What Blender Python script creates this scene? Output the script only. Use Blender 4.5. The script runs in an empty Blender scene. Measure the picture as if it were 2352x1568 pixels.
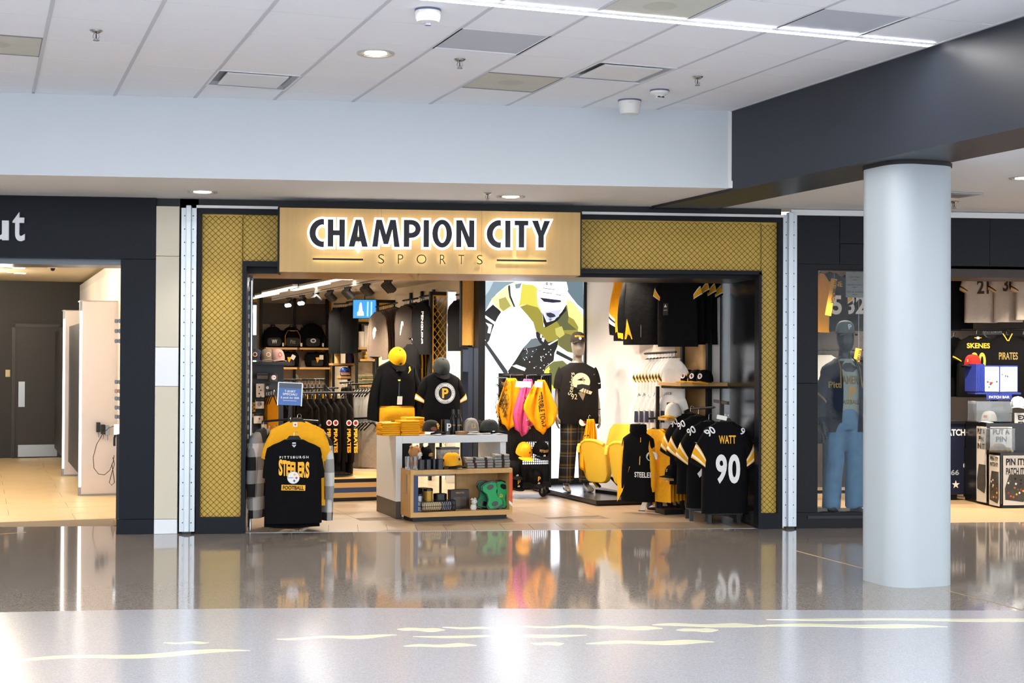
import bpy, math, random
from math import sin, cos, pi, radians, sqrt
from mathutils import Vector, Matrix
random.seed(7)
sc = bpy.context.scene
col = sc.collection
# ---------------------------------------------------------------- camera
FPX = 3350.0
PSI, TH, RHO = radians(6.62), radians(.667), radians(.28)
CAM = Vector((0, -13.3, 1.58))
_d = Vector((sin(PSI)*cos(TH), cos(PSI)*cos(TH), sin(TH)))
_r = Vector((cos(PSI), -sin(PSI), 0)); _u = _r.cross(_d)
CR = _r*cos(RHO)+_u*sin(RHO); CU = _u*cos(RHO)-_r*sin(RHO)
cd = bpy.data.cameras.new('camera'); cam = bpy.data.objects.new('camera', cd); col.objects.link(cam)
cd.sensor_width = 36.0; cd.lens = FPX/2352*36.0; cd.clip_end = 200
m = Matrix((CR, CU, -_d)).transposed().to_4x4(); m.translation = CAM; cam.matrix_world = m
sc.camera = cam
# ---------------------------------------------------------------- light
sc.view_settings.view_transform = 'Standard'; sc.view_settings.look = 'None'
sc.view_settings.gamma = 1.0; sc.view_settings.use_curve_mapping = False
sc.view_settings.exposure = 1.28
cy = sc.cycles; cy.max_bounces = 7; cy.diffuse_bounces = 4; cy.glossy_bounces = 3; cy.transmission_bounces = 5; cy.caustics_reflective = False; cy.caustics_refractive = True; cy.use_adaptive_sampling = True; cy.adaptive_threshold = .09; cy.adaptive_min_samples = 14
wd = bpy.data.worlds.new('world'); sc.world = wd; wd.use_nodes = True
wb = wd.node_tree.nodes['Background']; wb.inputs[0].default_value = (.875, .94, 1.0, 1); wb.inputs[1].default_value = 1.25
def area(name, loc, rot, sx, sy, power, color, parent=None, spread=180):
    l = bpy.data.lights.new(name, 'AREA'); l.shape = 'RECTANGLE'; l.size = sx; l.size_y = sy
    l.energy = power; l.color = color; l.spread = radians(spread)
    o = bpy.data.objects.new(name, l); col.objects.link(o); o.location = loc; o.rotation_euler = rot; o.parent = parent
    return o
def spot(name, loc, target, power, color, ang=60, blend=.6, size=.05, parent=None):
    l = bpy.data.lights.new(name, 'SPOT'); l.energy = power; l.color = color; l.spot_size = radians(ang); l.spot_blend = blend
    l.shadow_soft_size = size
    o = bpy.data.objects.new(name, l); col.objects.link(o); o.location = loc
    o.rotation_euler = (Vector(target)-Vector(loc)).to_track_quat('-Z', 'Y').to_euler(); o.parent = parent
    return o
WARM = (1.0, .86, .68)
# ---------------------------------------------------------------- frames and picture geometry
GA = radians(13.5)                      # the building grid is turned against the shop front
GD = Vector((-sin(GA), cos(GA), 0)); GR = Vector((cos(GA), sin(GA), 0))
def G(x, y, z=0): return GR*x+GD*y+Vector((0, 0, z))
def ray(x, y): return _d+CR*((x-1176)/FPX)-CU*((y-784)/FPX)
def at(x, y, zc): return CAM+ray(x, y)*zc
def onY(x, y, Y=0.0):
    q = ray(x, y); return CAM+q*((Y-CAM.y)/q.y)
def onZ(x, y, Z=0.0):
    q = ray(x, y); return CAM+q*((Z-CAM.z)/q.z)
def onP(x, y, p, n):
    q = ray(x, y); return CAM+q*((p-CAM).dot(n)/q.dot(n))
def onGY(x, y, gy): return onP(x, y, GD*gy, GD)
def onGX(x, y, gx): return onP(x, y, GR*gx, GR)
def sz(px, zc): return px*zc/FPX
# ---------------------------------------------------------------- materials
def lin(h):
    if isinstance(h, str):
        h = [int(h[i:i+2], 16)/255 for i in (0, 2, 4)]
        return tuple(c/12.92 if c <= .04045 else ((c+.055)/1.055)**2.4 for c in h)
    return tuple(h)
_M = {}
def M(name, c='808080', rough=.6, metal=0., kind='', emit=0., c2=None, sc_=30., bump=.0, spec=.5, alpha=1., trans=0.):
    if name in _M: return _M[name]
    mt = bpy.data.materials.new(name); mt.use_nodes = True; _M[name] = mt
    nt = mt.node_tree; N = nt.nodes; L = nt.links; b = N['Principled BSDF']
    c = lin(c); mt.diffuse_color = (*c, 1)
    b.inputs['Base Color'].default_value = (*c, 1); b.inputs['Roughness'].default_value = rough; b.inputs['Metallic'].default_value = metal
    b.inputs['Specular IOR Level'].default_value = spec
    if trans: b.inputs['Transmission Weight'].default_value = trans
    if alpha < 1: b.inputs['Alpha'].default_value = alpha
    if emit:
        b.inputs['Emission Color'].default_value = (*c, 1); b.inputs['Emission Strength'].default_value = emit
    if kind:
        tc = N.new('ShaderNodeTexCoord')
        mix = N.new('ShaderNodeMix'); mix.data_type = 'RGBA'
        cc2 = lin(c2) if c2 else tuple(v*.8 for v in c)
        mix.inputs['A'].default_value = (*c, 1); mix.inputs['B'].default_value = (*cc2, 1)
        L.new(mix.outputs['Result'], b.inputs['Base Color'])
        src = None
        if kind in ('noise', 'cloth'):
            t = N.new('ShaderNodeTexNoise'); t.inputs['Scale'].default_value = sc_; t.inputs['Detail'].default_value = 3
            L.new(tc.outputs['Object'], t.inputs['Vector']); L.new(t.outputs['Fac'], mix.inputs['Factor']); src = t.outputs['Fac']
            if kind == 'cloth':
                b.inputs['Specular IOR Level'].default_value = .12
                t2 = N.new('ShaderNodeTexNoise'); t2.inputs['Scale'].default_value = 14; t2.inputs['Detail'].default_value = 2
                L.new(tc.outputs['Object'], t2.inputs['Vector']); src = t2.outputs['Fac']; bump = bump or .25
        elif kind == 'wood':
            mp = N.new('ShaderNodeMapping'); mp.inputs['Scale'].default_value = (18, 18, .8) if bump == 0 else (.8, 18, 18); bump = 0
            L.new(tc.outputs['Object'], mp.inputs['Vector'])
            t = N.new('ShaderNodeTexNoise'); t.inputs['Scale'].default_value = sc_; t.inputs['Detail'].default_value = 5; t.inputs['Roughness'].default_value = .6
            L.new(mp.outputs['Vector'], t.inputs['Vector']); L.new(t.outputs['Fac'], mix.inputs['Factor']); src = t.outputs['Fac']
        elif kind == 'terrazzo':
            t = N.new('ShaderNodeTexVoronoi'); t.inputs['Scale'].default_value = sc_
            L.new(tc.outputs['Object'], t.inputs['Vector'])
            rp = N.new('ShaderNodeValToRGB'); rp.color_ramp.elements[0].position = .2; rp.color_ramp.elements[1].position = .8
            sp = N.new('ShaderNodeSeparateColor'); L.new(t.outputs['Color'], sp.inputs['Color']); L.new(sp.outputs['Red'], rp.inputs['Fac'])
            L.new(rp.outputs['Color'], mix.inputs['Factor'])
            t3 = N.new('ShaderNodeTexNoise'); t3.inputs['Scale'].default_value = 1.6; t3.inputs['Detail'].default_value = 3
            L.new(tc.outputs['Object'], t3.inputs['Vector']); src = t3.outputs['Fac']
        elif kind == 'plaid':       # woven check: two families of bands
            sp = N.new('ShaderNodeSeparateXYZ'); L.new(tc.outputs['Object'], sp.inputs['Vector'])
            fs = []
            for ax in ('X', 'Z'):
                a = N.new('ShaderNodeMath'); a.operation = 'MULTIPLY'; a.inputs[1].default_value = sc_; L.new(sp.outputs[ax], a.inputs[0])
                s = N.new('ShaderNodeMath'); s.operation = 'SINE'; L.new(a.outputs[0], s.inputs[0])
                p = N.new('ShaderNodeMath'); p.operation = 'GREATER_THAN'; p.inputs[1].default_value = bump if bump else 0.; L.new(s.outputs[0], p.inputs[0]); fs.append(p)
            ad = N.new('ShaderNodeMath'); ad.operation = 'ADD'; L.new(fs[0].outputs[0], ad.inputs[0]); L.new(fs[1].outputs[0], ad.inputs[1])
            h = N.new('ShaderNodeMath'); h.operation = 'MULTIPLY'; h.inputs[1].default_value = .5; L.new(ad.outputs[0], h.inputs[0])
            L.new(h.outputs[0], mix.inputs['Factor']); bump = 0
        if bump and src:
            bp = N.new('ShaderNodeBump'); bp.inputs['Strength'].default_value = bump; bp.inputs['Distance'].default_value = .02
            L.new(src, bp.inputs['Height']); L.new(bp.outputs['Normal'], b.inputs['Normal'])
    return mt
BLK = M('black_paint', '16181c', .45, spec=.25); DARK = M('dark_metal', '17181b', .4, .3); CHROME = M('chrome', 'c8ccd0', .22, 1.)
STEEL = M('brushed_steel', '9a9ea3', .32, 1.); WHITE = M('white_paint', 'e6e8ea', .5); WOOD = M('pale_wood', 'd2ab70', .5, kind='wood', c2='b98f55', sc_=1.6)
WOODH = M('shelf_wood', 'd6ab6e', .5, kind='wood', c2='bf9458', sc_=1.6, bump=1)
GOLD = M('gold_cloth', 'f4b128', .85, kind='cloth', c2='e8a01c'); BLKC = M('black_cloth', '0e0e11', .9, kind='cloth', c2='0a0a0c')
GREYC = M('grey_cloth', '6d645c', .9, kind='cloth'); WHC = M('white_cloth', 'e4e0dc', .9, kind='cloth', c2='d2cec8')
INK_W = M('print_white', 'e8e8e8', .7); INK_G = M('print_gold', 'f2b02a', .7); INK_R = M('print_red', 'b22222', .7); INK_B = M('print_blue', '24478c', .7); INK_K = M('print_black', '141416', .7)
NAVY = M('navy_panel', '1d2440', .5); PLASTIC = M('hanger_plastic', '141517', .5, spec=.3); GLASS = M('clear_acrylic', 'f2f6f8', .05, trans=.95)
PAPER = M('paper_tag', 'ece8e0', .8); TAN = M('tan_panel', 'c9a06a', .6, kind='noise', c2='bd935c', sc_=6)
# ---------------------------------------------------------------- mesh helpers: geometry is (verts, faces)
def box(x0, x1, y0, y1, z0, z1):
    return ([(x0, y0, z0), (x1, y0, z0), (x1, y1, z0), (x0, y1, z0), (x0, y0, z1), (x1, y0, z1), (x1, y1, z1), (x0, y1, z1)],
            [(0, 3, 2, 1), (4, 5, 6, 7), (0, 1, 5, 4), (1, 2, 6, 5), (2, 3, 7, 6), (3, 0, 4, 7)])
def cbox(cx, cy, cz, sx, sy, sz_): return box(cx-sx/2, cx+sx/2, cy-sy/2, cy+sy/2, cz-sz_/2, cz+sz_/2)
def join(*gs):
    V, F = [], []
    for v, f in gs:
        o = len(V); V += list(v); F += [tuple(i+o for i in q) for q in f]
    return V, F
def tr(g, loc=(0, 0, 0), rz=0., s=(1, 1, 1), rx=0., ry=0.):
    mt = Matrix.Translation(loc) @ Matrix.Rotation(rz, 4, 'Z') @ Matrix.Rotation(ry, 4, 'Y') @ Matrix.Rotation(rx, 4, 'X') @ Matrix.Diagonal((*s, 1))
    return [tuple(mt @ Vector(v)) for v in g[0]], g[1]
def prism(poly, y0, y1):            # poly in x,z (counter-clockwise seen from -y), extruded along y
    n = len(poly)
    return ([(x, y0, z) for x, z in poly]+[(x, y1, z) for x, z in poly],
            [tuple(range(n)), tuple(range(2*n-1, n-1, -1))]+[(i, n+i, n+(i+1) % n, (i+1) % n) for i in range(n)])
def slab(poly, z0, z1):             # poly in x,y (counter-clockwise from above), extruded along z
    n = len(poly)
    return ([(x, y, z0) for x, y in poly]+[(x, y, z1) for x, y in poly],
            [tuple(range(n-1, -1, -1)), tuple(range(n, 2*n))]+[(i, (i+1) % n, n+(i+1) % n, n+i) for i in range(n)])
def rings(R, closed=False, cap=True):
    n = len(R[0]); V = [p for r in R for p in r]; F = []
    for k in range(len(R)-(0 if closed else 1)):
        a = k*n; b = ((k+1) % len(R))*n
        F += [(a+i, a+(i+1) % n, b+(i+1) % n, b+i) for i in range(n)]
    if cap and not closed: F += [tuple(range(n-1, -1, -1)), tuple(range(len(V)-n, len(V)))]
    return V, F
def tube(pts, r, n=8, closed=False):
    pts = [Vector(p) for p in pts]; m_ = len(pts); R = []; ref = None
    for i, p in enumerate(pts):
        t = (pts[(i+1) % m_]-pts[i-1]) if closed else (pts[min(i+1, m_-1)]-pts[max(i-1, 0)])
        t.normalize()
        if ref is None:
            ref = Vector((0, 0, 1)) if abs(t.z) < .9 else Vector((1, 0, 0))
        a = t.cross(ref)
        if a.length < 1e-4: a = t.orthogonal()
        a.normalize(); b = a.cross(t); ref = b
        rr = r[i] if isinstance(r, (list, tuple)) else r
        R.append([tuple(p+(a*cos(2*pi*k/n)+b*sin(2*pi*k/n))*rr) for k in range(n)])
    g = rings(R, closed)
    return g[0], [q[::-1] for q in g[1]]
def lathe(prof, n=20, sx=1., sy=1.):
    return rings([[(r*sx*cos(2*pi*k/n), r*sy*sin(2*pi*k/n), z) for k in range(n)] for r, z in prof])
def ring(prof, n=20): return rings([[(r*cos(2*pi*k/n), r*sin(2*pi*k/n), z) for k in range(n)] for r, z in prof], closed=True)
def rrect(x0, x1, z0, z1, r, n=4):
    P = []
    for cx, cz, a0 in ((x1-r, z0+r, -90), (x1-r, z1-r, 0), (x0+r, z1-r, 90), (x0+r, z0+r, 180)):
        for k in range(n+1):
            a = radians(a0+90*k/n); P.append((cx+r*cos(a), cz+r*sin(a)))
    return P
def disc(r, n=20, cx=0, cz=0, sx=1., sz_=1.): return [(cx+r*sx*cos(2*pi*k/n), cz+r*sz_*sin(2*pi*k/n)) for k in range(n)]
def flat(poly, y=0.): return [(x, y, z) for x, z in poly], [tuple(range(len(poly)))]
def ringflat(r0, r1, n=28, y=0., a0=0, a1=360):
    full = abs(a1-a0) >= 360; k_ = n if full else n+1
    V = []; 
    for k in range(k_):
        a = radians(a0+(a1-a0)*k/n); V += [(r0*cos(a), y, r0*sin(a)), (r1*cos(a), y, r1*sin(a))]
    F = [(2*k, 2*k+1, (2*k+3) % len(V), (2*k+2) % len(V)) for k in range(n)]
    return V, F
def obj(name, g, mat, parent=None, loc=(0, 0, 0), rz=0., smooth=None, bev=0., rx=0., ry=0.):
    me = bpy.data.meshes.new(name); me.from_pydata([tuple(v) for v in g[0]], [], g[1]); me.materials.append(mat)
    if smooth: me.polygons.foreach_set('use_smooth', [True]*len(me.polygons)); me.set_sharp_from_angle(angle=radians(smooth if smooth > 1 else 40))
    o = bpy.data.objects.new(name, me); col.objects.link(o); o.location = loc; o.rotation_euler = (rx, ry, rz); o.parent = parent
    if bev:
        b = o.modifiers.new('bevel', 'BEVEL'); b.width = bev; b.segments = 2; b.limit_method = 'ANGLE'
    return o
def tag(o, label, cat, group=None):
    o['label'] = label; o['category'] = cat
    if group: o['group'] = group
    return o
def thing(name, label, cat, loc=(0, 0, 0), rz=0., group=None):
    o = bpy.data.objects.new(name, None); col.objects.link(o); o.location = loc; o.rotation_euler = (0, 0, rz); o.empty_display_size = .1
    return tag(o, label, cat, group)
def struct(o, label=None):
    o['kind'] = 'structure'
    if label: o['label'] = label
    return o
def sempty(name, label, loc=(0, 0, 0), rz=0.):
    o = bpy.data.objects.new(name, None); col.objects.link(o); o.location = loc; o.rotation_euler = (0, 0, rz)
    return struct(o, label)
_kids = {}
def kids(o):
    return [c for c in col.objects if c.parent == o]
def tree(o):
    ks = kids(o); return (o, [tree(k) for k in ks])
def dup(tr_, loc=None, rz=None, label=None, group=None, parent=None, scale=None):
    o, ks = tr_
    c = o.copy(); col.objects.link(c); c.parent = parent
    if loc is not None: c.location = loc
    if rz is not None: c.rotation_euler = (o.rotation_euler.x, o.rotation_euler.y, rz)
    if scale is not None: c.scale = scale
    if label: c['label'] = label
    if group: c['group'] = group
    for k in ks: dup(k, parent=c)
    return c
def c2mesh(cu, size):
    ob = bpy.data.objects.new('tmp', cu); me = ob.to_mesh()
    V = [(v.co.x, -v.co.z, v.co.y) for v in me.vertices]; F = [tuple(p.vertices) for p in me.polygons]
    ob.to_mesh_clear(); bpy.data.objects.remove(ob)
    return V, F
_T = {}
def text(s, h, w=None, off=0., ext=0., space=1.):
    k = (s, off, space)
    if k not in _T:
        cu = bpy.data.curves.new('t', 'FONT'); cu.body = s; cu.offset = off; cu.resolution_u = 4; cu.space_character = space; cu.align_x = 'CENTER'
        V, F = c2mesh(cu, 1); bpy.data.curves.remove(cu)
        xs = [v[0] for v in V]; zs = [v[2] for v in V]
        cx, cz = (min(xs)+max(xs))/2, (min(zs)+max(zs))/2
        _T[k] = ([(x-cx, y, z-cz) for x, y, z in V], F, max(xs)-min(xs), max(zs)-min(zs))
    V, F, tw, tht = _T[k]
    s_ = h/tht; sx = (w/tw) if w else s_
    g = ([(x*sx, 0., z*s_) for x, y, z in V], F)
    if ext:
        n = len(V); g2 = ([(x, ext, z) for x, y, z in g[0]], [q[::-1] for q in F])
        ed = {}
        for q in F:
            for i in range(len(q)):
                e = (q[i], q[(i+1) % len(q)])
                if (e[1], e[0]) in ed: del ed[(e[1], e[0])]
                else: ed[e] = 1
        g = (g[0]+g2[0], F+[tuple(i+n for i in q) for q in g2[1]]+[(b, a, a+n, b+n) for a, b in ed])
    return g
def poly2d(spl, off=0., ext=0.):
    cu = bpy.data.curves.new('p', 'CURVE'); cu.dimensions = '2D'; cu.fill_mode = 'BOTH'; cu.offset = off; cu.extrude = ext
    for P in spl:
        s = cu.splines.new('POLY'); s.points.add(len(P)-1); s.use_cyclic_u = True
        for q, p in zip(s.points, P): q.co = (p[0], p[1], 0, 1)
    g = c2mesh(cu, 1); bpy.data.curves.remove(cu)
    return g
def wire(P, r=.002, n=5): return tube(P, r, n)
# ================================================================ CONCOURSE SHELL
FL_BROWN = M('brown_terrazzo', '847b73', .07, kind='terrazzo', c2='968c83', sc_=160, bump=.012)
FL_LIGHT = M('light_terrazzo', 'b4b3b8', .17, kind='terrazzo', c2='a4a3a8', sc_=170, bump=.008)
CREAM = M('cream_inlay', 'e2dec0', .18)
TILE_C = M('ceiling_tile_white', 'f4f7fc', .85, kind='noise', c2='eef1f6', sc_=90)
WALLW = M('bulkhead_white', 'ccd3d9', .6); SOFF = M('soffit_white', 'eef0f2', .7)
BEAMM = M('beam_charcoal', '292e37', .4, kind='noise', c2='262b34', sc_=2, spec=.35); ALU = M('aluminium', 'ccd4dc', .38, .55)
bx_ = [(-40, -7.2), (-20, -5.3), (-9, -4.45), (-5, -4.15), (-3, -4.02), (-2.07, -3.98), (-1.35, -3.96), (-.61, -3.97), (.2, -4.02), (1.07, -4.12), (1.9, -4.22), (2.67, -4.31), (4.3, -4.48), (8, -4.9), (16, -5.9), (40, -9)]
fl = obj('floor', slab([(x, y) for x, y in bx_]+[(40, .36), (FXR := onY(2175, 1200).x-.1, .36), (FXR, .03), (onY(275, 1228).x, .03), (onY(275, 1228).x, .66), (-40, .66)], -.08, 0), FL_BROWN)
struct(fl, 'polished brown terrazzo concourse floor in front of the shops')
lt = obj('light_terrazzo', slab([(-40, -26), (40, -26)]+[(x, y) for x, y in reversed(bx_)], -.08, 0), FL_LIGHT, fl); lt['label'] = 'pale grey terrazzo field'
import itertools
_ic = itertools.count()
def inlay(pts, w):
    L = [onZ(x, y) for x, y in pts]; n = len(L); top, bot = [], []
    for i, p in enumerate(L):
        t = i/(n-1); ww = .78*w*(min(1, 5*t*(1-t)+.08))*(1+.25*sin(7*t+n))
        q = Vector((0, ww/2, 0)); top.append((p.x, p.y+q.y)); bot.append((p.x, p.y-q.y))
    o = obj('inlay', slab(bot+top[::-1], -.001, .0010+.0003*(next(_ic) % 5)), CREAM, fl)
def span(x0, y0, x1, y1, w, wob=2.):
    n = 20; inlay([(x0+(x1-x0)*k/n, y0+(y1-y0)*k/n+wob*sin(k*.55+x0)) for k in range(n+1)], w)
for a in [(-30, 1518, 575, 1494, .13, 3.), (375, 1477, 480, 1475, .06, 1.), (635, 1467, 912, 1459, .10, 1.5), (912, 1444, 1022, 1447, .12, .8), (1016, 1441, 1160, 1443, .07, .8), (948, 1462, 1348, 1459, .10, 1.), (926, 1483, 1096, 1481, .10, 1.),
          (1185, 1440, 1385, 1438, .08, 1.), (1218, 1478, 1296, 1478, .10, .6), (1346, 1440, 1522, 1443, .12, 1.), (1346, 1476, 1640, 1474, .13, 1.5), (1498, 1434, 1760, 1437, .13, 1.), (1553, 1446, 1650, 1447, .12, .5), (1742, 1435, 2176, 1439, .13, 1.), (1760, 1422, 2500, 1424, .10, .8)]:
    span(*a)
for (x0, y0), (x1, y1) in (((1830, 1265), (2120, 1341)), ((2160, 1352), (2500, 1440)), ((60, 1222), (-500, 1260))):
    a, b = onZ(x0, y0), onZ(x1, y1); obj('divider_strip', tube([(a.x, a.y, -.001), (b.x, b.y, -.001)], .0035, 6), M('brass', 'b59a6a', .4, .6), fl)
obj('divider_strip', box(onY(565, 1222).x, onY(1740, 1214).x, .03, .045, -.02, .002), STEEL, fl)
# --- high ceiling of lay-in tiles
CZ = 3.64; P0X, P0Y, PT, PY = -.895, -2.405, .606, .632
cl = obj('ceiling', slab([(-30, -7.2), (4.2, -7.2), tuple(G(2.9, -2.2)[:2]), (3.3, -1.45), (-30, -1.45)], CZ+.03, CZ+.1), M('plenum_grey', '9a9ca0', .9))
struct(cl, 'high white suspended ceiling of square lay-in tiles')
def cell(px, py):
    p = onZ(px, py, CZ); return (math.floor((p.dot(GR)-P0X)/PT), math.floor((p.dot(GD)-P0Y)/PY))
GREY_CELLS = [cell(1130, 95), cell(1940, 47)]; LENS_CELLS = [cell(40, 107), cell(1180, 188), cell(1525, 10)]; DIFF_CELLS = [cell(585, 186), cell(1440, 168)]
special = set(GREY_CELLS+LENS_CELLS+DIFF_CELLS)
tmesh = None
for i in range(-6, 7):
    for j in range(-6, 6):
        if (i, j) in special: continue
        c = G(P0X+(i+.5)*PT, P0Y+(j+.5)*PY, CZ)
        if c.y > -1.15 or c.dot(GR) > 2.75+.25: continue
        if tmesh is None:
            t0 = obj('ceiling_tile', box(-PT/2+.010, PT/2-.010, -PY/2+.004, PY/2-.004, 0, .02), TILE_C, cl, c, GA); tmesh = t0
        else:
            t = tmesh.copy(); col.objects.link(t); t.location = c
for i in range(-6, 7):
    x = P0X+i*PT
    if x > 2.8: continue
    obj('grid_bar', box(-.012, .012, -4.2, 2.6, -.004, .02), M('grid_bar_white', 'c9ccd2', .6), cl, G(x, -3.6, CZ), GA)
def ccen(c): return G(P0X+(c[0]+.5)*PT, P0Y+(c[1]+.5)*PY, CZ)
for c, lb in zip(GREY_CELLS, ('grey perforated return air panel in the ceiling above the shop sign', 'grey perforated return air panel beside the dark beam')):
    t = thing('return_air_grille', lb, 'air vent', ccen(c), GA, 'grey return air panels'); t.scale = (1, PY/PT, 1)
    obj('panel', box(-.29, .29, -.29, .29, .004, .012), M('perforated_grey', 'c8ced8', .7, kind='noise', c2='b8bec8', sc_=400), t)
    g = join(box(-.302, .302, -.302, -.29, -.004, .02), box(-.302, .302, .29, .302, -.004, .02), box(-.302, -.29, -.29, .29, -.004, .02), box(.29, .302, -.29, .29, -.004, .02)); obj('frame', g, WHITE, t)
for c, lb in zip(LENS_CELLS, ('dusty square ceiling speaker panel at the left edge', 'dusty square ceiling speaker panel in front of the bulkhead', 'dusty square ceiling speaker panel behind the light strip')):
    t = thing('ceiling_speaker', lb, 'ceiling panel', ccen(c), GA, 'dusty ceiling speaker panels'); t.scale = (1, PY/PT, 1)
    obj('grille', box(-.286, .286, -.286, .286, .0, .012), M('dusty_white', 'd3d4c9', .8, kind='noise', c2='c6c7bb', sc_=9), t)
    obj('speaker_cone', ([(r*cos(a*pi/12), r*sin(a*pi/12), -.001) for r in (.1,) for a in range(24)], [tuple(range(23, -1, -1))]), M('cone_grey', 'c2c3b6', .8), t)
    obj('frame', join(box(-.302, .302, -.302, -.286, -.003, .02), box(-.302, .302, .286, .302, -.003, .02), box(-.302, -.286, -.286, .286, -.003, .02), box(.286, .302, -.286, .286, -.003, .02)), M('frame_grey', '86868a', .6), t)
for c, lb in zip(DIFF_CELLS, ('white square plaque air diffuser over the left bulkhead', 'white square plaque air diffuser nearest the ceiling corner')):
    t = thing('air_diffuser', lb, 'air vent', ccen(c), GA, 'square plaque diffusers'); t.scale = (1, PY/PT, 1)
    V = []; 
    for s_, z in ((.302, 0), (.22, .09)): V += [(-s_, -s_, z), (s_, -s_, z), (s_, s_, z), (-s_, s_, z)]
    obj('throat', (V, [(0, 4, 5, 1), (1, 5, 6, 2), (2, 6, 7, 3), (3, 7, 4, 0), (4, 7, 6, 5)]), M('diffuser_grey', 'b6bac0', .5), t)
    obj('plaque', box(-.225, .225, -.225, .225, -.006, .006), WHITE, t, bev=.004)
    obj('frame', join(box(-.303, .303, -.303, -.29, -.006, .004), box(-.303, .303, .29, .303, -.006, .004), box(-.303, -.29, -.29, .29, -.006, .004), box(.29, .303, -.29, .29, -.006, .004)), WHITE, t)
# linear LED
a, b = onZ(860, -8, CZ), onZ(2137, 99, CZ)
ledy = b.dot(GD); t = thing('linear_light', 'long bright linear LED strip recessed in the ceiling', 'light', G(0, ledy, CZ), GA)
obj('diffuser', box(-6, b.dot(GR), -.028, .028, -.018, -.012), M('led_white', (1, .98, .97), .5, emit=9.), t)
obj('housing', join(box(-6, b.dot(GR)+.01, -.036, -.028, -.02, -.0065), box(-6, b.dot(GR)+.01, .028, .036, -.02, -.0065), box(b.dot(GR), b.dot(GR)+.01, -.028, .028, -.02, -.0065)), WHITE, t)
area('led_glow', (-1.5, 0, -.025), (0, 0, 0), 8, .05, 60, (1, .97, .93), t)
# sprinklers, detectors
def sprinkler(p, lb):
    t = thing('sprinkler', lb, 'sprinkler', p, GA, 'pendent sprinkler heads')
    obj('escutcheon', lathe([(.0, -.001), (.042, -.001), (.036, -.008), (.016, -.02), (0, -.02)], 18), CHROME, t, smooth=40)
    obj('frame_arm', tube([(.012, 0, -.018), (.02, 0, -.04), (.004, 0, -.06)], .003, 6), STEEL, t); obj('frame_arm', tube([(-.012, 0, -.018), (-.02, 0, -.04), (-.004, 0, -.06)], .003, 6), STEEL, t)
    obj('glass_bulb', lathe([(0, -.055), (.004, -.05), (.004, -.025), (0, -.02)], 8), M('bulb_red', '5a3038', .3), t)
    obj('deflector', lathe([(0, -.061), (.02, -.061), (.02, -.065), (0, -.065)], 12), STEEL, t)
sprinkler(onZ(221, 70, CZ), 'chrome sprinkler head near the left end of the ceiling'); sprinkler(onZ(1056, 136, CZ), 'chrome sprinkler head beside the round ceiling downlight'); sprinkler(onZ(1602, 176, CZ), 'chrome sprinkler head near the dark beam')
sprinkler(onZ(1120, 443, 3.), 'chrome sprinkler head under the soffit above the shop sign'); sprinkler(onZ(2192, 462, 3.), 'chrome sprinkler head under the low ceiling right of the column')
def detector(p, r, lb, prof, cat='detector'):
    t = thing('ceiling_detector', lb, cat, p, GA); obj('base', lathe([(0, 0), (r*1.03, 0), (r*1.03, -.012), (0, -.012)], 28), M('detector_base', '6a6a86', .5), t, smooth=40)
    obj('cover', lathe([(0, -.012)]+[(r*a_, b_) for a_, b_ in prof], 28), M('detector_white', 'e8e8e4', .45), t, smooth=50); return t
d_ = detector(onZ(983, 22, CZ), .076, 'large round white smoke alarm near the light strip', [(1, -.012), (.97, -.05), (.85, -.075), (.4, -.082), (0, -.082)])
obj('sensor', lathe([(0, -.08), (.022, -.08), (.02, -.094), (0, -.094)], 12), M('sensor_grey', '7f83a0', .4), d_)
d_ = detector(onZ(1515, 207, CZ), .072, 'small stepped white smoke detector by the ceiling corner', [(1, -.012), (.95, -.028), (.5, -.04), (.38, -.062), (0, -.065)])
obj('sensor', box(-.025, .025, -.03, -.02, -.06, -.05), DARK, d_)
d_ = detector(onZ(1443, 233, CZ)+Vector((0, -.06, 0)), .09, 'white bowl shaped wireless dome at the top of the bulkhead', [(1, -.012), (.98, -.03), (.86, -.10), (.8, -.112), (0, -.114)], 'dome'); obj('label_plate', box(-.05, -.015, -.0895, -.086, -.035, -.025), PAPER, d_)
# downlights
def downlight(p, r, power, lb, ang=95, tilt=(0, 0, -3), colr=(1, .93, .85), em=6.):
    t = thing('downlight', lb, 'light', p, GA, 'round recessed downlights')
    obj('trim_ring', ring([(r, 0), (r*1.22, 0), (r*1.22, -.008), (r, -.006)], 32), M('trim_nickel', 'c2c0bd', .35, .5), t, smooth=40)
    V, F = lathe([(r, -.002), (r*.72, .09)], 32); obj('reflector', ([(x_, y_, -.003) if False else (x_, y_, z_*.02-.004) for x_, y_, z_ in V], [q[::-1] for q in F[:-2]]), M('reflector_gold', 'e6d9b8', .25, .7), t, smooth=60)
    obj('lens', ([(r*.72*cos(k*pi/12), r*.72*sin(k*pi/12), -.0045) for k in range(24)], [tuple(range(23, -1, -1))]), M('lamp_warm_%d' % em, (1, .93, .82), .5, emit=em), t)
    spot('lamp', p+Vector((0, 0, -.02)), p+Vector(tilt), power, colr, ang, .7, r*.6)
    return t
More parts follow.
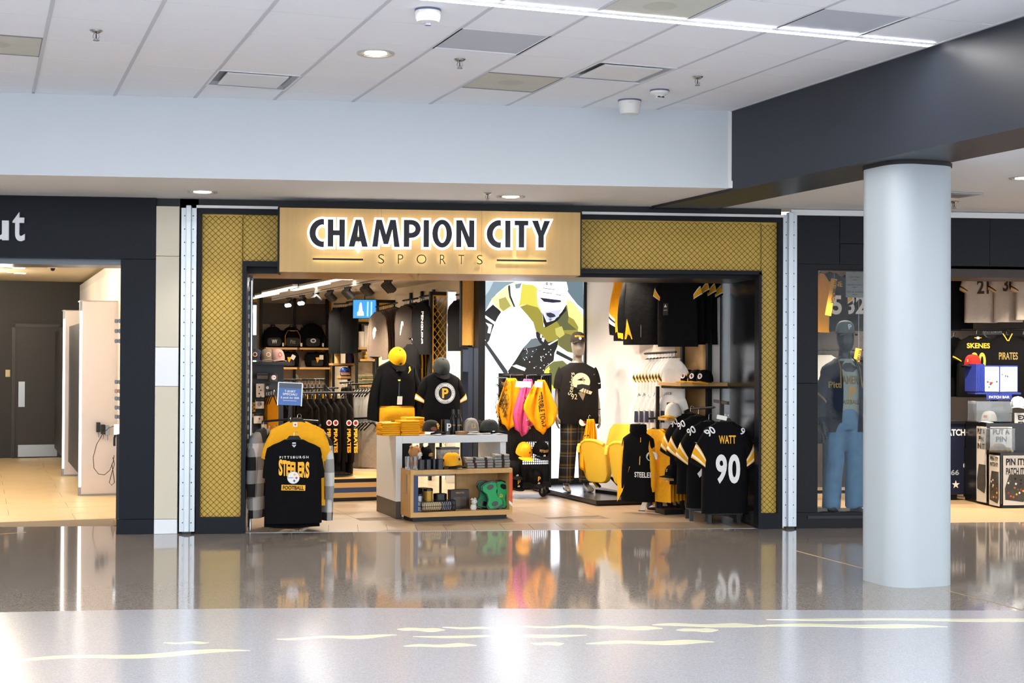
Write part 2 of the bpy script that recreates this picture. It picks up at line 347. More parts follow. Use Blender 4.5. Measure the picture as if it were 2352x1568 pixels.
# ceiling pockets for the fixtures are cut by their height: the lens sits in the tile's depth
downlight(onZ(863, 122, CZ), .105, 30, 'round recessed downlight glowing in the tiled ceiling', em=9)
downlight(onZ(465, 440, 3.), .105, 22, 'round recessed downlight under the soffit left of the sign'); downlight(onZ(1173, 451, 3.), .105, 22, 'round recessed downlight under the soffit above the sign')
downlight(onZ(2352, 408, 3.), .09, 30, 'round recessed downlight under the low ceiling at the right edge')
t = thing('wall_diffuser', 'slim white square diffuser in the low ceiling behind the column', 'air vent', onZ(2196, 446, 3.), GA); obj('plaque', box(-.2, .16, -.17, .17, -.012, -.002), M('diffuser_grey'), t, bev=.004); obj('slot', box(-.14, .1, -.1, .1, -.016, -.011), M('frame_grey'), t)
# soffit bulkhead, low ceiling, beam
ws = obj('wall_soffit', slab([(-30, -1.515), (3.196, -1.515), (3.25, -1.35), (-30, -1.35)], 3.002, CZ+.03), WALLW); struct(ws, 'white bulkhead wall under the tiled ceiling')
obj('corner_bead', box(3.165, 3.192, -1.522, -1.5, 3.002, CZ-.002), WHITE, ws)
y0 = lambda gx: -gx*math.tan(GA)
lc = obj('ceiling_soffit', slab([(-30, -1.514), (3.19, -1.514)]+[tuple(G(x, y)[:2]) for x, y in ((3.1, -7.0), (22, -7.5))]+[(40, .3), (-30, .3)], 3.0, 3.06), SOFF); struct(lc, 'low plaster ceiling in front of the shops')
bm = obj('trim_beam', slab([tuple(G(x, y)[:2]) for x, y in ((2.75, -7.4), (3.32, -7.4), (3.32, y0(3.32)-.03), (2.75, y0(2.75)-.03))], 2.975, CZ+.03), BEAMM); struct(bm, 'dark charcoal beam running from the bulkhead over the column')
# column: rounded square, aligned with the grid
cp = onZ(2078, 1345)
def rsq(s, r, n=8): return rrect(-s/2, s/2, -s/2, s/2, r, n)
cc = G(3.14, -4.10)
t = thing('column', 'tall white rounded column standing under the dark beam', 'column', cc, GA)
obj('shaft', slab(rsq(.53, .17), 0, 2.95), M('column_white', 'aeb7bd', .45), t, smooth=30); obj('top_reveal', slab(rsq(.545, .175), 2.95, 2.976), M('reveal_dark', '15161a', .6), t, smooth=30)
# ================================================================ SHOP FRONTS (plane y = 0)
def FX(px, py=900, Y=0.): return onY(px, py, Y).x
def FZ(px, py, Y=0.): return onY(px, py, Y).z
LB = M('left_shop_black', '121720', .45, spec=.18); BEIGE = M('beige_panel', 'd3cbb8', .5); WPAN = M('white_panel', 'e9edf3', .4)
x_p0, x_p1, x_b1, x_m0, x_m1, x_f0 = FX(275), FX(355), FX(409), FX(414), FX(449), FX(452)
wl = sempty('wall_front_left', 'black panelled front of the neighbouring shop with cut white letters')
obj('header_panel', box(-25, x_p1, 0, .12, 2.452, 3.0), LB, wl); obj('pillar_panel', box(x_p0, x_p1, 0, .65, .135, 2.447), LB, wl); obj('plinth_panel', box(x_p0-.02, x_p1, -.004, .65, 0, .131), LB, wl)
for ch, px0, px1, py0, py1 in (('u', -34, 18, 507, 553), ('t', 27, 55, 487, 554)):
    xa, xb = FX(px0), FX(px1); za, zb = FZ(20, py1), FZ(20, py0)
    o = obj('letter', tr(text(ch, zb-za, xb-xa, .015, .03), ((xa+xb)/2, -.03, (za+zb)/2)), M('letter_white', 'e2e5ea', .4), wl); o['label'] = 'white cut letter'
wb_ = sempty('wall_pillar', 'slim beige and white panelled pillar between the two shops')
zz = [(0, FZ(380, 1192), WPAN), (FZ(380, 1192), FZ(380, 887), BEIGE), (FZ(380, 887), FZ(380, 797), WPAN), (FZ(380, 797), FZ(380, 588), BEIGE), (FZ(380, 588), FZ(380, 473), BEIGE)]
for z0, z1, mt in zz: obj('panel', box(x_p1+.004, x_b1, .0, .3, z0+.002, z1-.002), mt, wb_)
def mullion(xa, xb, zt, lb):
    t = thing('metal_mullion', lb, 'mullion', (xa, 0, 0)); w = xb-xa
    obj('flange', box(0, w*.32, -.012, .04, .02, zt-.03), ALU, t); obj('flange', box(w*.68, w, -.012, .04, .02, zt-.03), ALU, t)
    obj('rib', box(w*.33, w*.67, -.05, .04, .02, zt-.008), ALU, t, bev=.006); obj('foot', box(w*.2, w*.8, -.04, .03, 0, .02), DARK, t)
    scr = []
    for k in range(24):
        for u in (.22, .78): scr.append(tr(lathe([(0, 0), (.006, 0), (.0045, .004), (0, .005)], 8), (w*u, -.012, .1+k*(zt-.2)/23), rx=pi/2))
    o = obj('screws', join(*scr), M('screw_grey', '55585e', .4, .8), t); o['kind'] = 'stuff'
mullion(x_m0, x_m1, FZ(430, 470), 'ribbed aluminium expansion joint left of the gold mesh front')
mullion(FX(1797), FX(1829), FZ(1810, 486), 'ribbed aluminium expansion joint right of the gold mesh front')
obj_gap = obj('wall_gap', box(x_b1, x_f0, .05, .3, 0, 3.), M('gap_dark', '101114', .7)); struct(obj_gap)
# black header band over the middle shop
xo0, xo1 = FX(565), FX(1741); xr = FX(1797)
wf = sempty('wall_front', 'black framed shop front with gold panels behind chain link')
FRM = M('front_frame', '11151d', .45, spec=.18)
obj('top_band', box(x_p1, x_m0, .05, .3, FZ(380, 473), 3.), M('band_dark', '15171b', .5), wf); obj('top_band', box(x_m0, xr, .05, .3, FZ(1000, 484), 3.), M('band_dark', '15171b', .5), wf)
zt = FZ(1000, 484)-.0
zh = FZ(600, 612)                        # underside of the mesh header
zsl = FZ(640, 490)
fr = []
obj('stile', box(x_f0, FX(461), -.03, .12, 0, zt), FRM, wf); obj('stile', box(FX(555), xo0, -.03, .12, 0, zh), FRM, wf)
obj('stile', box(xo1, FX(1747), -.03, .12, 0, zh), FRM, wf); obj('stile', box(FX(1785), FX(1795), -.03, .12, 0, zt), FRM, wf)
zb0 = FZ(500, 1187); zb1 = FZ(1765, 1178)
obj('kick_panel', box(FX(461), FX(555), -.03, .12, 0, zb0), FRM, wf); obj('kick_panel', box(FX(1747), FX(1785), -.03, .12, 0, zb1), FRM, wf)
zr0, zr1 = FZ(560, 612), FZ(600, 493)
obj('rail', box(FX(461), FX(642), -.03, .12, zr1, zt), FRM, wf); obj('rail', box(FX(1330), FX(1785), -.03, .12, FZ(1500, 506), zt), FRM, wf)
obj('rail', box(FX(555), FX(640), -.03, .12, zh-.0, FZ(600, 605)+.02), FRM, wf); obj('rail', box(FX(1330), FX(1747), -.03, .12, FZ(1500, 628), FZ(1500, 619)), FRM, wf)
obj('white_bead', box(x_m1, FX(636), -.04, .0, zt-.012, zt+.012), WHITE, wf); obj('white_bead', box(FX(1334), FX(1797), -.04, .0, zt-.012, zt+.012), WHITE, wf)
YEL = M('gold_sheet', 'd9b651', .5, kind='noise', c2='cfab45', sc_=5)
def meshpanel(poly):
    (x0, x1, z0, z1) = poly
    obj('gold_panel', box(x0, x1, .03, .06, z0, z1), YEL, wf)
    p = .0535; gs = []; n = int((x1-x0)/(p/2))+2; m_ = int((z1-z0)/(p*.98))+2
    for i in range(n):                  # zig-zag wires, each hooked into the next
        xc = x0+i*p/2; P = []
        for k in range(2*m_):
            z = z0+k*p*.49; x = xc+(p/4 if (k+i) % 2 else -p/4)
            if z > z1: break
            P.append((min(max(x, x0), x1), .004+(.003 if k % 2 else -.003), z))
        if len(P) > 1: gs.append(tube(P, .0023, 4))
    o = obj('chain_link', join(*gs), M('wire_black', '23221c', .5, .3), wf); o['kind'] = 'stuff'
meshpanel((FX(461), FX(555), zb0, zr1)); meshpanel((FX(555), FX(640), FZ(600, 605)+.02, zr1))
meshpanel((FX(1330), FX(1747), FZ(1500, 619), FZ(1500, 506))); meshpanel((FX(1747), FX(1785), zb1, FZ(1500, 506)))
# jambs
jb = sempty('wall_jamb', 'glossy black reveal of the shop opening')
obj('reveal', box(xo1, xo1+.2, .12, 1.0, 0, zh), M('reveal_gloss', '121215', .2), jb); obj('track', box(xo1, xo1+.2, 1.0, 1.5, 0, 2.6), M('dull_steel', '55595e', .35, .9), jb)
obj('track', box(xo1-.03, xo1, 1.42, 1.52, 0, 2.6), DARK, jb)
obj('reveal', box(xo0-.2, xo0, .12, .5, 0, 2.6), M('reveal_gloss'), jb); obj('track', box(xo0-.02, xo0+.02, .5, .62, 0, 2.5), M('dull_steel'), jb)
for k in range(26): obj('slot', box(xo0, xo0+.006, .3, .34, .15+k*.085, .19+k*.085), STEEL, jb)
obj('guide', tube([(xo0+.03, .2, .0), (xo0+.03, .2, 2.28)], .014, 10), CHROME, jb)
# sign box
YS = -.26
sx0, sx1 = FX(642, 550, YS), FX(1333, 550, YS); sz0, sz1 = FZ(980, 628, YS), FZ(980, 482, YS)
sg = thing('shop_sign', 'pale wood sign box with glowing letters over the shop entrance', 'sign', (0, YS, 0))
SW = M('sign_wood', 'd3b073', .5, kind='wood', c2='c09a5c', sc_=1.4)
npl = 3
for k in range(npl):
    xa = sx0+(sx1-sx0)*k/npl; xb = sx0+(sx1-sx0)*(k+1)/npl; obj('board', box(xa+.0006, xb-.0006, 0, .03, sz0, sz1), SW, sg)
obj('side_cap', box(sx0-.018, sx0, .004, .3, sz0-.01, sz1), FRM, sg); obj('side_cap', box(sx1, sx1+.012, .004, .3, sz0, sz1), FRM, sg)
obj('top_cap', box(sx0, sx1, .03, .28, sz1-.02, sz1), FRM, sg)
obj('underside', box(sx0, sx1, .03, .42, sz0, sz0+.02), M('sign_wood_flat', 'bb9257', .4, kind='wood', c2='a87f48', sc_=1.4, bump=1), sg)
LETF = M('letter_face', '171923', .4, spec=.25); LEDW = M('letter_glow', (1, .985, 1), .4, emit=.62); LEDY = M('halo_warm', (1, .93, .66), .4, emit=2.4)
def arc(cx, cz, rx, rz, a0, a1, n=14): return [(cx+rx*cos(radians(a0+(a1-a0)*k/n)), cz+rz*sin(radians(a0+(a1-a0)*k/n))) for k in range(n+1)]
s = .20
def glyph(ch, w):      # cap height 1, width w (both in cap heights)
    if ch == 'I': return [[(0, 0), (w, 0), (w, 1), (0, 1)]]
    if ch == 'H': return [[(0, 0), (s, 0), (s, .42), (w-s, .42), (w-s, 0), (w, 0), (w, 1), (w-s, 1), (w-s, .6), (s, .6), (s, 1), (0, 1)]]
    if ch == 'T': return [[(w/2-s/2, 0), (w/2+s/2, 0), (w/2+s/2, .83), (w, .83), (w, 1), (0, 1), (0, .83), (w/2-s/2, .83)]]
    if ch == 'N': return [[(0, 0), (s*.92, 0), (s*.92, .66), (w-s*1.15, 0), (w, 0), (w, 1), (w-s*.92, 1), (w-s*.92, .36), (s*1.05, 1), (0, 1)]]
    if ch == 'A': return [[(0, 0), (s*1.05, 0), (s*1.32, .2), (w-s*1.32, .2), (w-s*1.05, 0), (w, 0), (w*.64, 1), (w*.36, 1)], [(s*1.58, .36), (w*.5, .8), (w-s*1.58, .36)]]
    if ch == 'M': return [[(0, 0), (s, 0), (s*1.35, .66), (w*.42, .1), (w*.58, .1), (w-s*1.35, .66), (w-s, 0), (w, 0), (w-s*.75, 1), (w-s*1.75, 1), (w/2, .45), (s*1.75, 1), (s*.75, 1)]]
    if ch == 'Y': return [[(w/2-s/2, 0), (w/2+s/2, 0), (w/2+s/2, .44), (w, 1), (w-s*1.1, 1), (w/2, .62), (s*1.1, 1), (0, 1), (w/2-s/2, .44)]]
    if ch == 'O': return [arc(w/2, .5, w/2, .52, 0, 345, 23), arc(w/2, .5, w/2-s, .52-s*.85, 345, 0, 23)]
    if ch == 'C': return [[(w, -.01)]+arc(w*.93, .5, w*.93, .52, 268, 92, 20)+[(w, 1.01), (w, .8)]+arc(w*.95, .5, w*.95-s*1.1, .32, 95, 265, 18)+[(w, .2)]]
    if ch == 'P': return [[(0, 0), (s, 0), (s, .34)]+arc(w-.34, .67, .34, .33, -90, 90, 14)+[(0, 1)], [(s, .52), (s, .83)]+arc(w-.36, .675, .17, .155, 90, -90, 10)]
caph = FZ(772, 504, YS-.06)-FZ(772, 566, YS-.06)
for ch, a, b in (('C', 711, 744), ('H', 753, 792), ('A', 801, 845), ('M', 855, 918), ('P', 927.5, 966), ('I', 973, 985), ('O', 993, 1038), ('N', 1048, 1089), ('C', 1118, 1150), ('I', 1160.5, 1172), ('T', 1182, 1213), ('Y', 1222, 1263)):
    xa, xb = FX(a, 535, YS-.06), FX(b, 535, YS-.06); zb_ = FZ((a+b)/2, 566+(a-711)*.0045, YS-.06)
    gl = [[(p[0]*caph, p[1]*caph) for p in P] for P in glyph(ch, (xb-xa)/caph)]
    o = obj('letter', tr(poly2d(gl, 0, .014), (xa, -.06, zb_)), LETF, sg); o['label'] = 'dark letter with glowing white edge'
    obj('glow_edge', tr(poly2d(gl, .021, .010), (xa, -.045, zb_)), LEDW, o)
for ch, a, b in (('S', 868.5, 882.5), ('P', 914, 926), ('O', 957, 979), ('R', 1010.5, 1023.5), ('T', 1053, 1066), ('S', 1095.5, 1108.5)):
    xa, xb = FX(a, 595, YS-.03), FX(b, 595, YS-.03); y1_ = 605+(a-870)*.008; za, zb_ = FZ(a, y1_, YS-.03), FZ(a, y1_-21.5, YS-.03)
    g = tr(text(ch, zb_-za, xb-xa, -.012, .008), ((xa+xb)/2, -.034, (za+zb_)/2)); o = obj('letter', g, LETF, sg); o['label'] = 'small thin dark letter with warm halo'
    obj('halo_light', tr(text(ch, (zb_-za)*.96, (xb-xa)*.94, -.02, .004), ((xa+xb)/2, -.024, (za+zb_)/2)), LEDY, o)
for a, b, y_ in ((718, 834, 594.5), (1141, 1255, 597.5)):
    xa, xb = FX(a, 595, YS-.03), FX(b, 595, YS-.03); z = FZ(a, y_, YS-.03)
    o = obj('rule', box(xa, xb, -.036, -.028, z-.008, z+.008), LETF, sg); obj('halo_light', box(xa+.005, xb-.005, -.026, -.022, z-.006, z+.006), LEDY, o)
# lintel behind the sign
ln = sempty('trim_lintel', 'deep wood and steel lintel over the entrance')
for x0, x1, mt in ((xo0, FX(1190), M('sign_wood_flat')), (FX(1190), xo1, M('dull_steel'))): obj('soffit_panel', box(x0, x1, .16, .98, zh-.055, zh-.03), mt, ln)
obj('front_fascia', box(xo0, xo1, .12, .16, zh-.055, zh+.02), FRM, ln); obj('box', box(xo0, xo1, .16, .98, zh-.02, 3.0), DARK, ln)
# --- right shop front
RB = M('right_shop_black', '17191e', .45, kind='noise', c2='14161b', sc_=3, spec=.2)
wr = sempty('wall_front_right', 'black panelled front of the shop on the right with a display window')
xw0, xw1 = FX(1877), FX(2120); zw0, zw1 = FZ(1900, 1179), FZ(1900, 618); zj = FZ(1900, 607); x0 = FX(1829); zt2 = FZ(2000, 497)
obj('backing', box(x0, xw0, .1, .13, .1, zj), DARK, wr); obj('backing', box(x0, 25, .1, .13, zj-.02, zt2), DARK, wr); obj('panel', box(x0, FX(1928)-.003, 0, .1, zj+.003, zt2), RB, wr); obj('panel', box(FX(1928)+.003, FX(2110), 0, .1, zj+.2, zt2), RB, wr); obj('panel', box(FX(1928)+.003, FX(2110), 0, .1, zj+.003, zj+.195), RB, wr)
obj('panel', box(FX(2110)+.004, FX(2273), 0, .1, zj+.003, zt2), RB, wr); obj('panel', box(FX(2273)+.004, 25, 0, .1, zj+.003, zt2), RB, wr)
obj('panel', box(x0, xw0, 0, .1, FZ(1850, 880)+.003, zj), RB, wr); obj('panel', box(x0, xw0, 0, .1, .15, FZ(1850, 880)-.003), RB, wr)
obj('panel', box(x0, FX(2170), -.004, .12, 0, .146), RB, wr); obj('panel', box(xw1, FX(2172), 0, .3, .15, zj), RB, wr); obj('panel', box(xw0, xw1, 0, .1, zw1, zj), RB, wr)
obj('panel', box(FX(2172), 25, .1, .75, zj-.10, zj+.02), M('soffit_brown', '3a2c24', .5), wr)
tw = obj('trim_white', box(FX(1815), 25, -.02, .02, FZ(2000, 497), FZ(2000, 487)+.01), WHITE); struct(tw)
w1 = sempty('window_1', 'glazed display window beside the column')
_g = M('window_glass', 'eef4f8', .01, trans=1., spec=.35); _g.node_tree.nodes['Principled BSDF'].inputs['IOR'].default_value = 1.22
obj('pane', box(xw0+.01, xw1-.01, .04, .05, zw0+.01, zw1-.01), M('window_glass', 'eef4f8', .01, trans=1., spec=.35), w1)
obj('frame', join(box(xw0, xw0+.012, .02, .07, zw0, zw1), box(xw1-.012, xw1, .02, .07, zw0, zw1), box(xw0, xw1, .02, .07, zw0-.004, zw0+.01), box(xw0, xw1, .02, .07, zw1-.01, zw1)), FRM, w1)
# ================================================================ GARMENT, CAP AND HANGER BUILDERS
def lerp_levels(L, z):
    for (z0, a0, b0), (z1, a1, b1) in zip(L, L[1:]):
        if z0 <= z <= z1:
            t = (z-z0)/(z1-z0); return a0+(a1-a0)*t, b0+(b1-b0)*t
    return L[-1][1:] if z > L[-1][0] else L[0][1:]
class Torso:                            # hung or worn top: origin at the neck, hem at -h, front towards -y
    def __init__(s, w, h, d, flare=0., fold=.010, k=26., ph=0., p=3.2, neck=.085, droop=.075, n=24):
        hw = w/2; s.h = h; s.d = d; s.fold = fold; s.k = k; s.ph = ph; s.p = p; s.w = w
        s.L = [(-h, hw*(1+flare), d*.75), (-h*.8, hw*(1+flare*.8), d*.9), (-h*.6, hw*(1+flare*.5), d), (-h*.42, hw, d), (-h*.28, hw, d*.95), (-.13, hw*1.02, d*.85), (-droop, hw*.96, d*.7), (-droop*.62, hw*.76, d*.62), (-droop*.3, hw*.52, d*.58), (0, neck, d*.5)]
        R = []
        for z, a, b in s.L:
            r = []
            for i in range(n):
                t = 2*pi*i/n; cx, sy = cos(t), sin(t)
                x = a*math.copysign(abs(cx)**(2/p), cx); y = b*math.copysign(abs(sy)**(2/p), sy)
                r.append((x, y+s.f(x, z), z))
            R.append(r)
        s.g = rings(R)
    def f(s, x, z): 
        t = max(0, min(1, -z/s.h)); return s.fold*t*sin(s.k*x+s.ph+2*t)
    def surf(s, x, z):
        a, b = lerp_levels(s.L, z); u = min(1, abs(x/a)); return -b*(1-u**s.p)**(1/s.p)+s.f(x, z)
    def put(s, parent, name, g, mat, x=0., z=0., eps=.005):
        V = [(vx+x, s.surf(vx+x, vz+z)-eps-vy, vz+z) for vx, vy, vz in g[0]]
        return obj(name, (V, g[1]), mat, parent)
def sleeve(side, S, ang, ln, r0, r1, d0, d1, t0=0., t1=1., grow=1., n=12, bend=0.):
    """lofted between an upper and a lower seam, from the armhole to the cuff"""
    R = []; m_ = 7; a = radians(ang); xa = S[0]*1.06; A = Vector((xa, S[1]+.058)); C = Vector((xa-.015, A.y-2*r0-.01))
    def path(t):
        b = a*(1-bend*t); return A+Vector((sin((a+b)/2+.25*(1-t)), -cos((a+b)/2+.25*(1-t))))*ln*t
    B = path(1.); D = B+Vector((-cos(a*(1-bend)), -sin(a*(1-bend))))*2*r1
    for k in range(m_+1):
        t = t0+(t1-t0)*k/m_; up = path(t); lo = C.lerp(D, t)+Vector((.012*sin(pi*t), 0)); c = (up+lo)/2; h_ = (up-lo)/2*grow; d = (d0+(d1-d0)*t)*grow
        R.append([(side*(c.x+h_.x*cos(q)), d*sin(q), c.y+h_.y*cos(q)) for q in [2*pi*i/n for i in range(n)]])
    g = rings(R)
    return (g[0], [q[::-1] for q in g[1]]) if side > 0 else g
def hanger(parent, w=.38, hook=.09, mat=None, z=-.01):
    pts = [(-w/2, 0, z-.075), (-w*.3, 0, z-.035), (-.035, 0, z+.005), (0, 0, z+.018), (.035, 0, z+.005), (w*.3, 0, z-.035), (w/2, 0, z-.075)]
    V, F = tube(pts, .013, 8)
    h_ = obj('hanger', ([(x, y*.8, zz_) for x, y, zz_ in V], F), mat or PLASTIC, parent, smooth=50)
    P = [(0, 0, z+.01), (0, 0, z+hook*.45)]+[(.018-.018*cos(a), 0, z+hook*.62+.018*sin(a)+.0) for a in [radians(q) for q in (-20, 30, 80, 130, 180, 215)]]
    obj('hook', tube(P, .0022, 6), CHROME, h_); return h_
def top_garment(name, label, cat, loc, rz, mat, w=.5, h=.74, d=.06, sl='short', ang=26., sln=None, stripes=(), group=None, hang=True, flare=.03, fold=.010, ph=0., r0=.105, r1=.085, cuff=None, collar=None, smat=None, hw=None, n=24, band=None, hook=.09, p=3.2, k=26., clip=False):
    t = thing(name, label, cat, loc, rz, group); T = Torso(w, h, d, flare, fold, k, ph, n=n, p=p)
    obj('body', T.g, mat, t, smooth=60)
    if sl:
        ln = sln or {'short': .27, 'long': .6, 'jersey': .36}[sl]
        for side in (-1, 1):
            a = (side, (w/2*.80, -.115), ang, ln, r0, r1, d*.8, d*.62)
            bd = .5 if sl == 'long' else 0.
            o = obj('sleeve', sleeve(*a, n=12, bend=bd), smat or mat, t, smooth=60)
            for t0, t1, sm in stripes: obj('sleeve_stripe', sleeve(*a, t0, t1, 1.025, bend=bd), sm, o, smooth=60)
            if cuff: obj('cuff', sleeve(*a, .93, 1.0, 1.04, bend=bd), cuff, o, smooth=60)
    if collar: obj('collar', tr(tube([(.085*1.02*cos(q), d*.52*sin(q), -.006-.012*(1-sin(q))) for q in [2*pi*i/18 for i in range(18)]], .009, 6, True)), collar, t, smooth=60)
    if band:                             # waist rib
        obj('waistband', rings([[(x*1.01, y*1.02, z) for x, y, z in T.g[0][0:n]], [(x*1.01, y*1.02, z+.05) for x, y, z in T.g[0][0:n]]]), band, t, smooth=60)
    if hang: hanger(t, hw or w*.8, hook)
    if clip: obj('hanger_clip', prism([(-.085, -.028), (.085, -.028), (.05, .018), (.042, .03), (-.042, .03), (-.05, .018)], -.012, .012), PLASTIC, t, (0, -d*.25, .004), bev=.004)
    return t, T
def cap(name, label, loc, rz, crown, brim, r=.088, h=.115, logo=None, lm=None, lh=.045, lw=None, group=None, tilt=0., flat_=False, patch=None, ry=0.):
    t = thing(name, label, 'cap', loc, rz, group); t.rotation_euler = (tilt, ry, rz)
    rx_, ry_ = r*.93, r*1.08
    prof = [(0, 0)]+[(cos(a)**.62, sin(a)) for a in [radians(q) for q in range(0, 90, 11)]]+[(0, 1)]
    R = [[(rr*rx_*cos(2*pi*k/24), rr*ry_*sin(2*pi*k/24), zz_*h) for k in range(24)] for rr, zz_ in prof[1:]]
    obj('crown', rings(R), crown, t, smooth=60)
    obj('button', lathe([(0, h*.99), (.009, h*.99), (.006, h*1.03), (0, h*1.04)], 10), brim if not flat_ else crown, t, smooth=60)
    V, F = [], []; nu, nv = 14, 4
    for lay in (0, 1):
        for i in range(nu+1):
            a = radians(-90-62+124*i/nu)
            for j in range(nv+1):
                e = j/nv; k_ = sin(pi*i/nu); x = rx_*cos(a)*(1.0+.06*e); y = ry_*sin(a)-e*.085*k_**.6
                z = .006-(.0 if flat_ else .30)*(x*x)/r*.9-e*.010+(-.004 if lay else 0)
                V.append((x, y, z))
    st = (nu+1)*(nv+1)
    for i in range(nu):
        for j in range(nv):
            q = (i*(nv+1)+j, i*(nv+1)+j+1, (i+1)*(nv+1)+j+1, (i+1)*(nv+1)+j)
            F.append(q); F.append(tuple(v+st for v in q[::-1]))
    for i in range(nu): F.append((i*(nv+1)+nv, st+i*(nv+1)+nv, st+(i+1)*(nv+1)+nv, (i+1)*(nv+1)+nv))
    obj('visor', (V, F), brim, t, smooth=60)
    def sf(x, z): 
        zz_ = min(.98, max(0, z/h)); rr = cos(math.asin(zz_))**.62; return -ry_*sqrt(max(0, rr*rr-(x/rx_)**2))
    def put(nm, g, mt, x=0., z=0., eps=.003): return obj(nm, ([(vx+x, sf(vx+x, vz+z)-eps, vz+z) for vx, vy, vz in g[0]], g[1]), mt, t)
    if patch: put('patch', patch[0], patch[1], 0, h*.48, .002)
    if logo: put('logo', text(logo, lh, lw, .02), lm or INK_W, 0, h*.48, .005)
    t_ = (t, put); return t_
def emblem(parent, T, x, z, r, eps=.005):       # round white badge with three curved diamonds and lettering
    T.put(parent, 'badge', tr(flat(disc(r, 28)), (0, 0, 0)), INK_W, x, z, eps)
    T.put(parent, 'badge_ring', ringflat(r*.93, r, 28), M('ring_grey', '9aa0a6', .6), x, z, eps+.002)
    for (dx, dz), mt in zip(((.18, .48), (.48, -.05), (.12, -.52)), (INK_G, INK_R, INK_B)):
        q = .27*r; P = []
        for k in range(4):
            a0 = k*pi/2; P += [(cos(a0)*q, sin(a0)*q), (cos(a0+pi/4)*q*.42, sin(a0+pi/4)*q*.42)]
        T.put(parent, 'badge_diamond', flat([(a+dx*r, b+dz*r) for a, b in P]), mt, x, z, eps+.002)
    T.put(parent, 'badge_word', text('Steelers', r*.26, r*.85), INK_K, x-.42*r, z+.02*r, eps+.002)
class Flat:                              # a flat surface to print on
    def put(s, parent, name, g, mat, x=0., z=0., eps=.003):
        return obj(name, ([(vx+x, -eps-vy, vz+z) for vx, vy, vz in g[0]], g[1]), mat, parent)
FLAT = Flat()
FACE = math.atan2(0, 1)
def facing(p):                           # rotation that turns -y of a thing standing at p towards the lens side of the hall
    v = CAM-Vector(p); return math.atan2(v.x, -v.y)
def shelf_board(parent, x0, x1, y0, y1, z, th=.03, mat=None, name='shelf'):
    o = obj(name, box(x0, x1, y0, y1, z-th, z), mat or WOODH, parent, bev=.002); return o

def gridrect(x0, x1, z0, z1, n=10):
    V = [(x0+(x1-x0)*i/n, 0., z) for i in range(n+1) for z in (z0, z1)]
    return V, [(2*i, 2*i+2, 2*i+3, 2*i+1) for i in range(n)]
# ================================================================ SHOP INTERIOR SHELL (grid aligned)
STILE = M('shop_tile', 'a6937e', .35, kind='noise', c2='9c8873', sc_=3); STILE_SHADE = M('shop_tile_shade', '8f7f6e', .3, kind='noise', c2='867564', sc_=3)  # same tile twice; the darker copy has shade painted into its colour
GROUT = M('grout', '7d6d5c', .8)
fs = obj('floor_store', slab([tuple(G(x, y)[:2]) for x, y in ((-1.5, -1.2), (4.1, -1.2), (4.1, 12.2), (-1.5, 12.2))], -.09, -.006), GROUT); struct(fs, 'beige tiled floor of the sports shop')
t0 = None
for i in range(10):
    for j in range(13):
        gx = -1.4+.6*i+.3; gy = -.9+j*1.0+(.5 if i % 2 else 0)
        c = G(gx, gy, 0)
        if c.y < .9 or gx > 3.9: continue
        if t0 is None: t0 = obj('floor_tile', box(-.298, .298, -.498, .498, -.02, -.001), STILE, fs, c, GA)
        else: t = t0.copy(); col.objects.link(t); t.location = c
x = -1.2
while x < 3.85:
    obj('floor_tile', box(x+.002, x+.268, .048, .60, -.02, .0), STILE_SHADE if x > .55 else STILE, fs); x += .27  # threshold tiles further right take the painted shade
obj('floor_tile', box(-1.2, 3.86, .604, .95, -.02, -.0005), STILE, fs)
SW_ = M('shop_wall', 'e6ded2', .7); DWALL = M('dark_wall', '1b1c1f', .6)
wR = obj('wall_right', tr(box(3.9, 4.0, .30, 3.62, 0, 2.6), (0, 0, 0), GA), M('mural_wall', 'f0e6dc', .6, kind='noise', c2='d6cfca', sc_=2.2)); struct(wR, 'pale mural wall behind the mannequin')
wB = obj('wall_back', tr(box(-1.5, 2.75, 12.1, 12.2, 0, 2.6), (0, 0, 0), GA), M('back_wall', 'b8a890', .7)); struct(wB)
wS = obj('wall_side', tr(box(2.66, 2.75, 3.75, 12.1, 0, 2.6), (0, 0, 0), GA), M('cream_wall', 'efe2c8', .7)); struct(wS)
wL = obj('wall_left', tr(box(-1.6, -1.5, .75, 12.2, 0, 2.6), (0, 0, 0), GA), SW_); struct(wL)
cs = obj('ceiling_store', slab([tuple(G(x, y)[:2]) for x, y in ((-1.6, .85), (4.1, -.0), (4.1, 12.2), (-1.6, 12.2))], 2.6, 2.7), M('shop_ceiling', 'd9d0c2', .8)); struct(cs, 'cream shop ceiling')
for lx, ly, pw in ((.4, 1.9, 32), (2.2, 1.9, 30), (3.2, 1.3, 15), (2.6, 2.6, 18), (1.2, 3.6, 38), (1.4, 5.6, 44), (1.5, 7.8, 46), (1.6, 10., 32)):  # unseen lamps added to light the shop interior
    p = G(lx, ly, 2.6); t = thing('fill_downlight', 'unseen fill lamp added in the shop ceiling', 'light', p, GA, 'added shop fill lamps')
    obj('trim_ring', ring([(.07, 0), (.085, 0), (.085, -.008), (.07, -.006)], 20), WHITE, t); obj('lens', ([(.07*cos(k*pi/10), .07*sin(k*pi/10), -.004) for k in range(20)], [tuple(range(19, -1, -1))]), M('lamp_warm_6', (1, .93, .82), .5, emit=6.), t)
    spot('fill_lamp', p+Vector((0, 0, -.03)), p+Vector((0, 0, -2)), pw*3.6, WARM, 146, .5, .10)
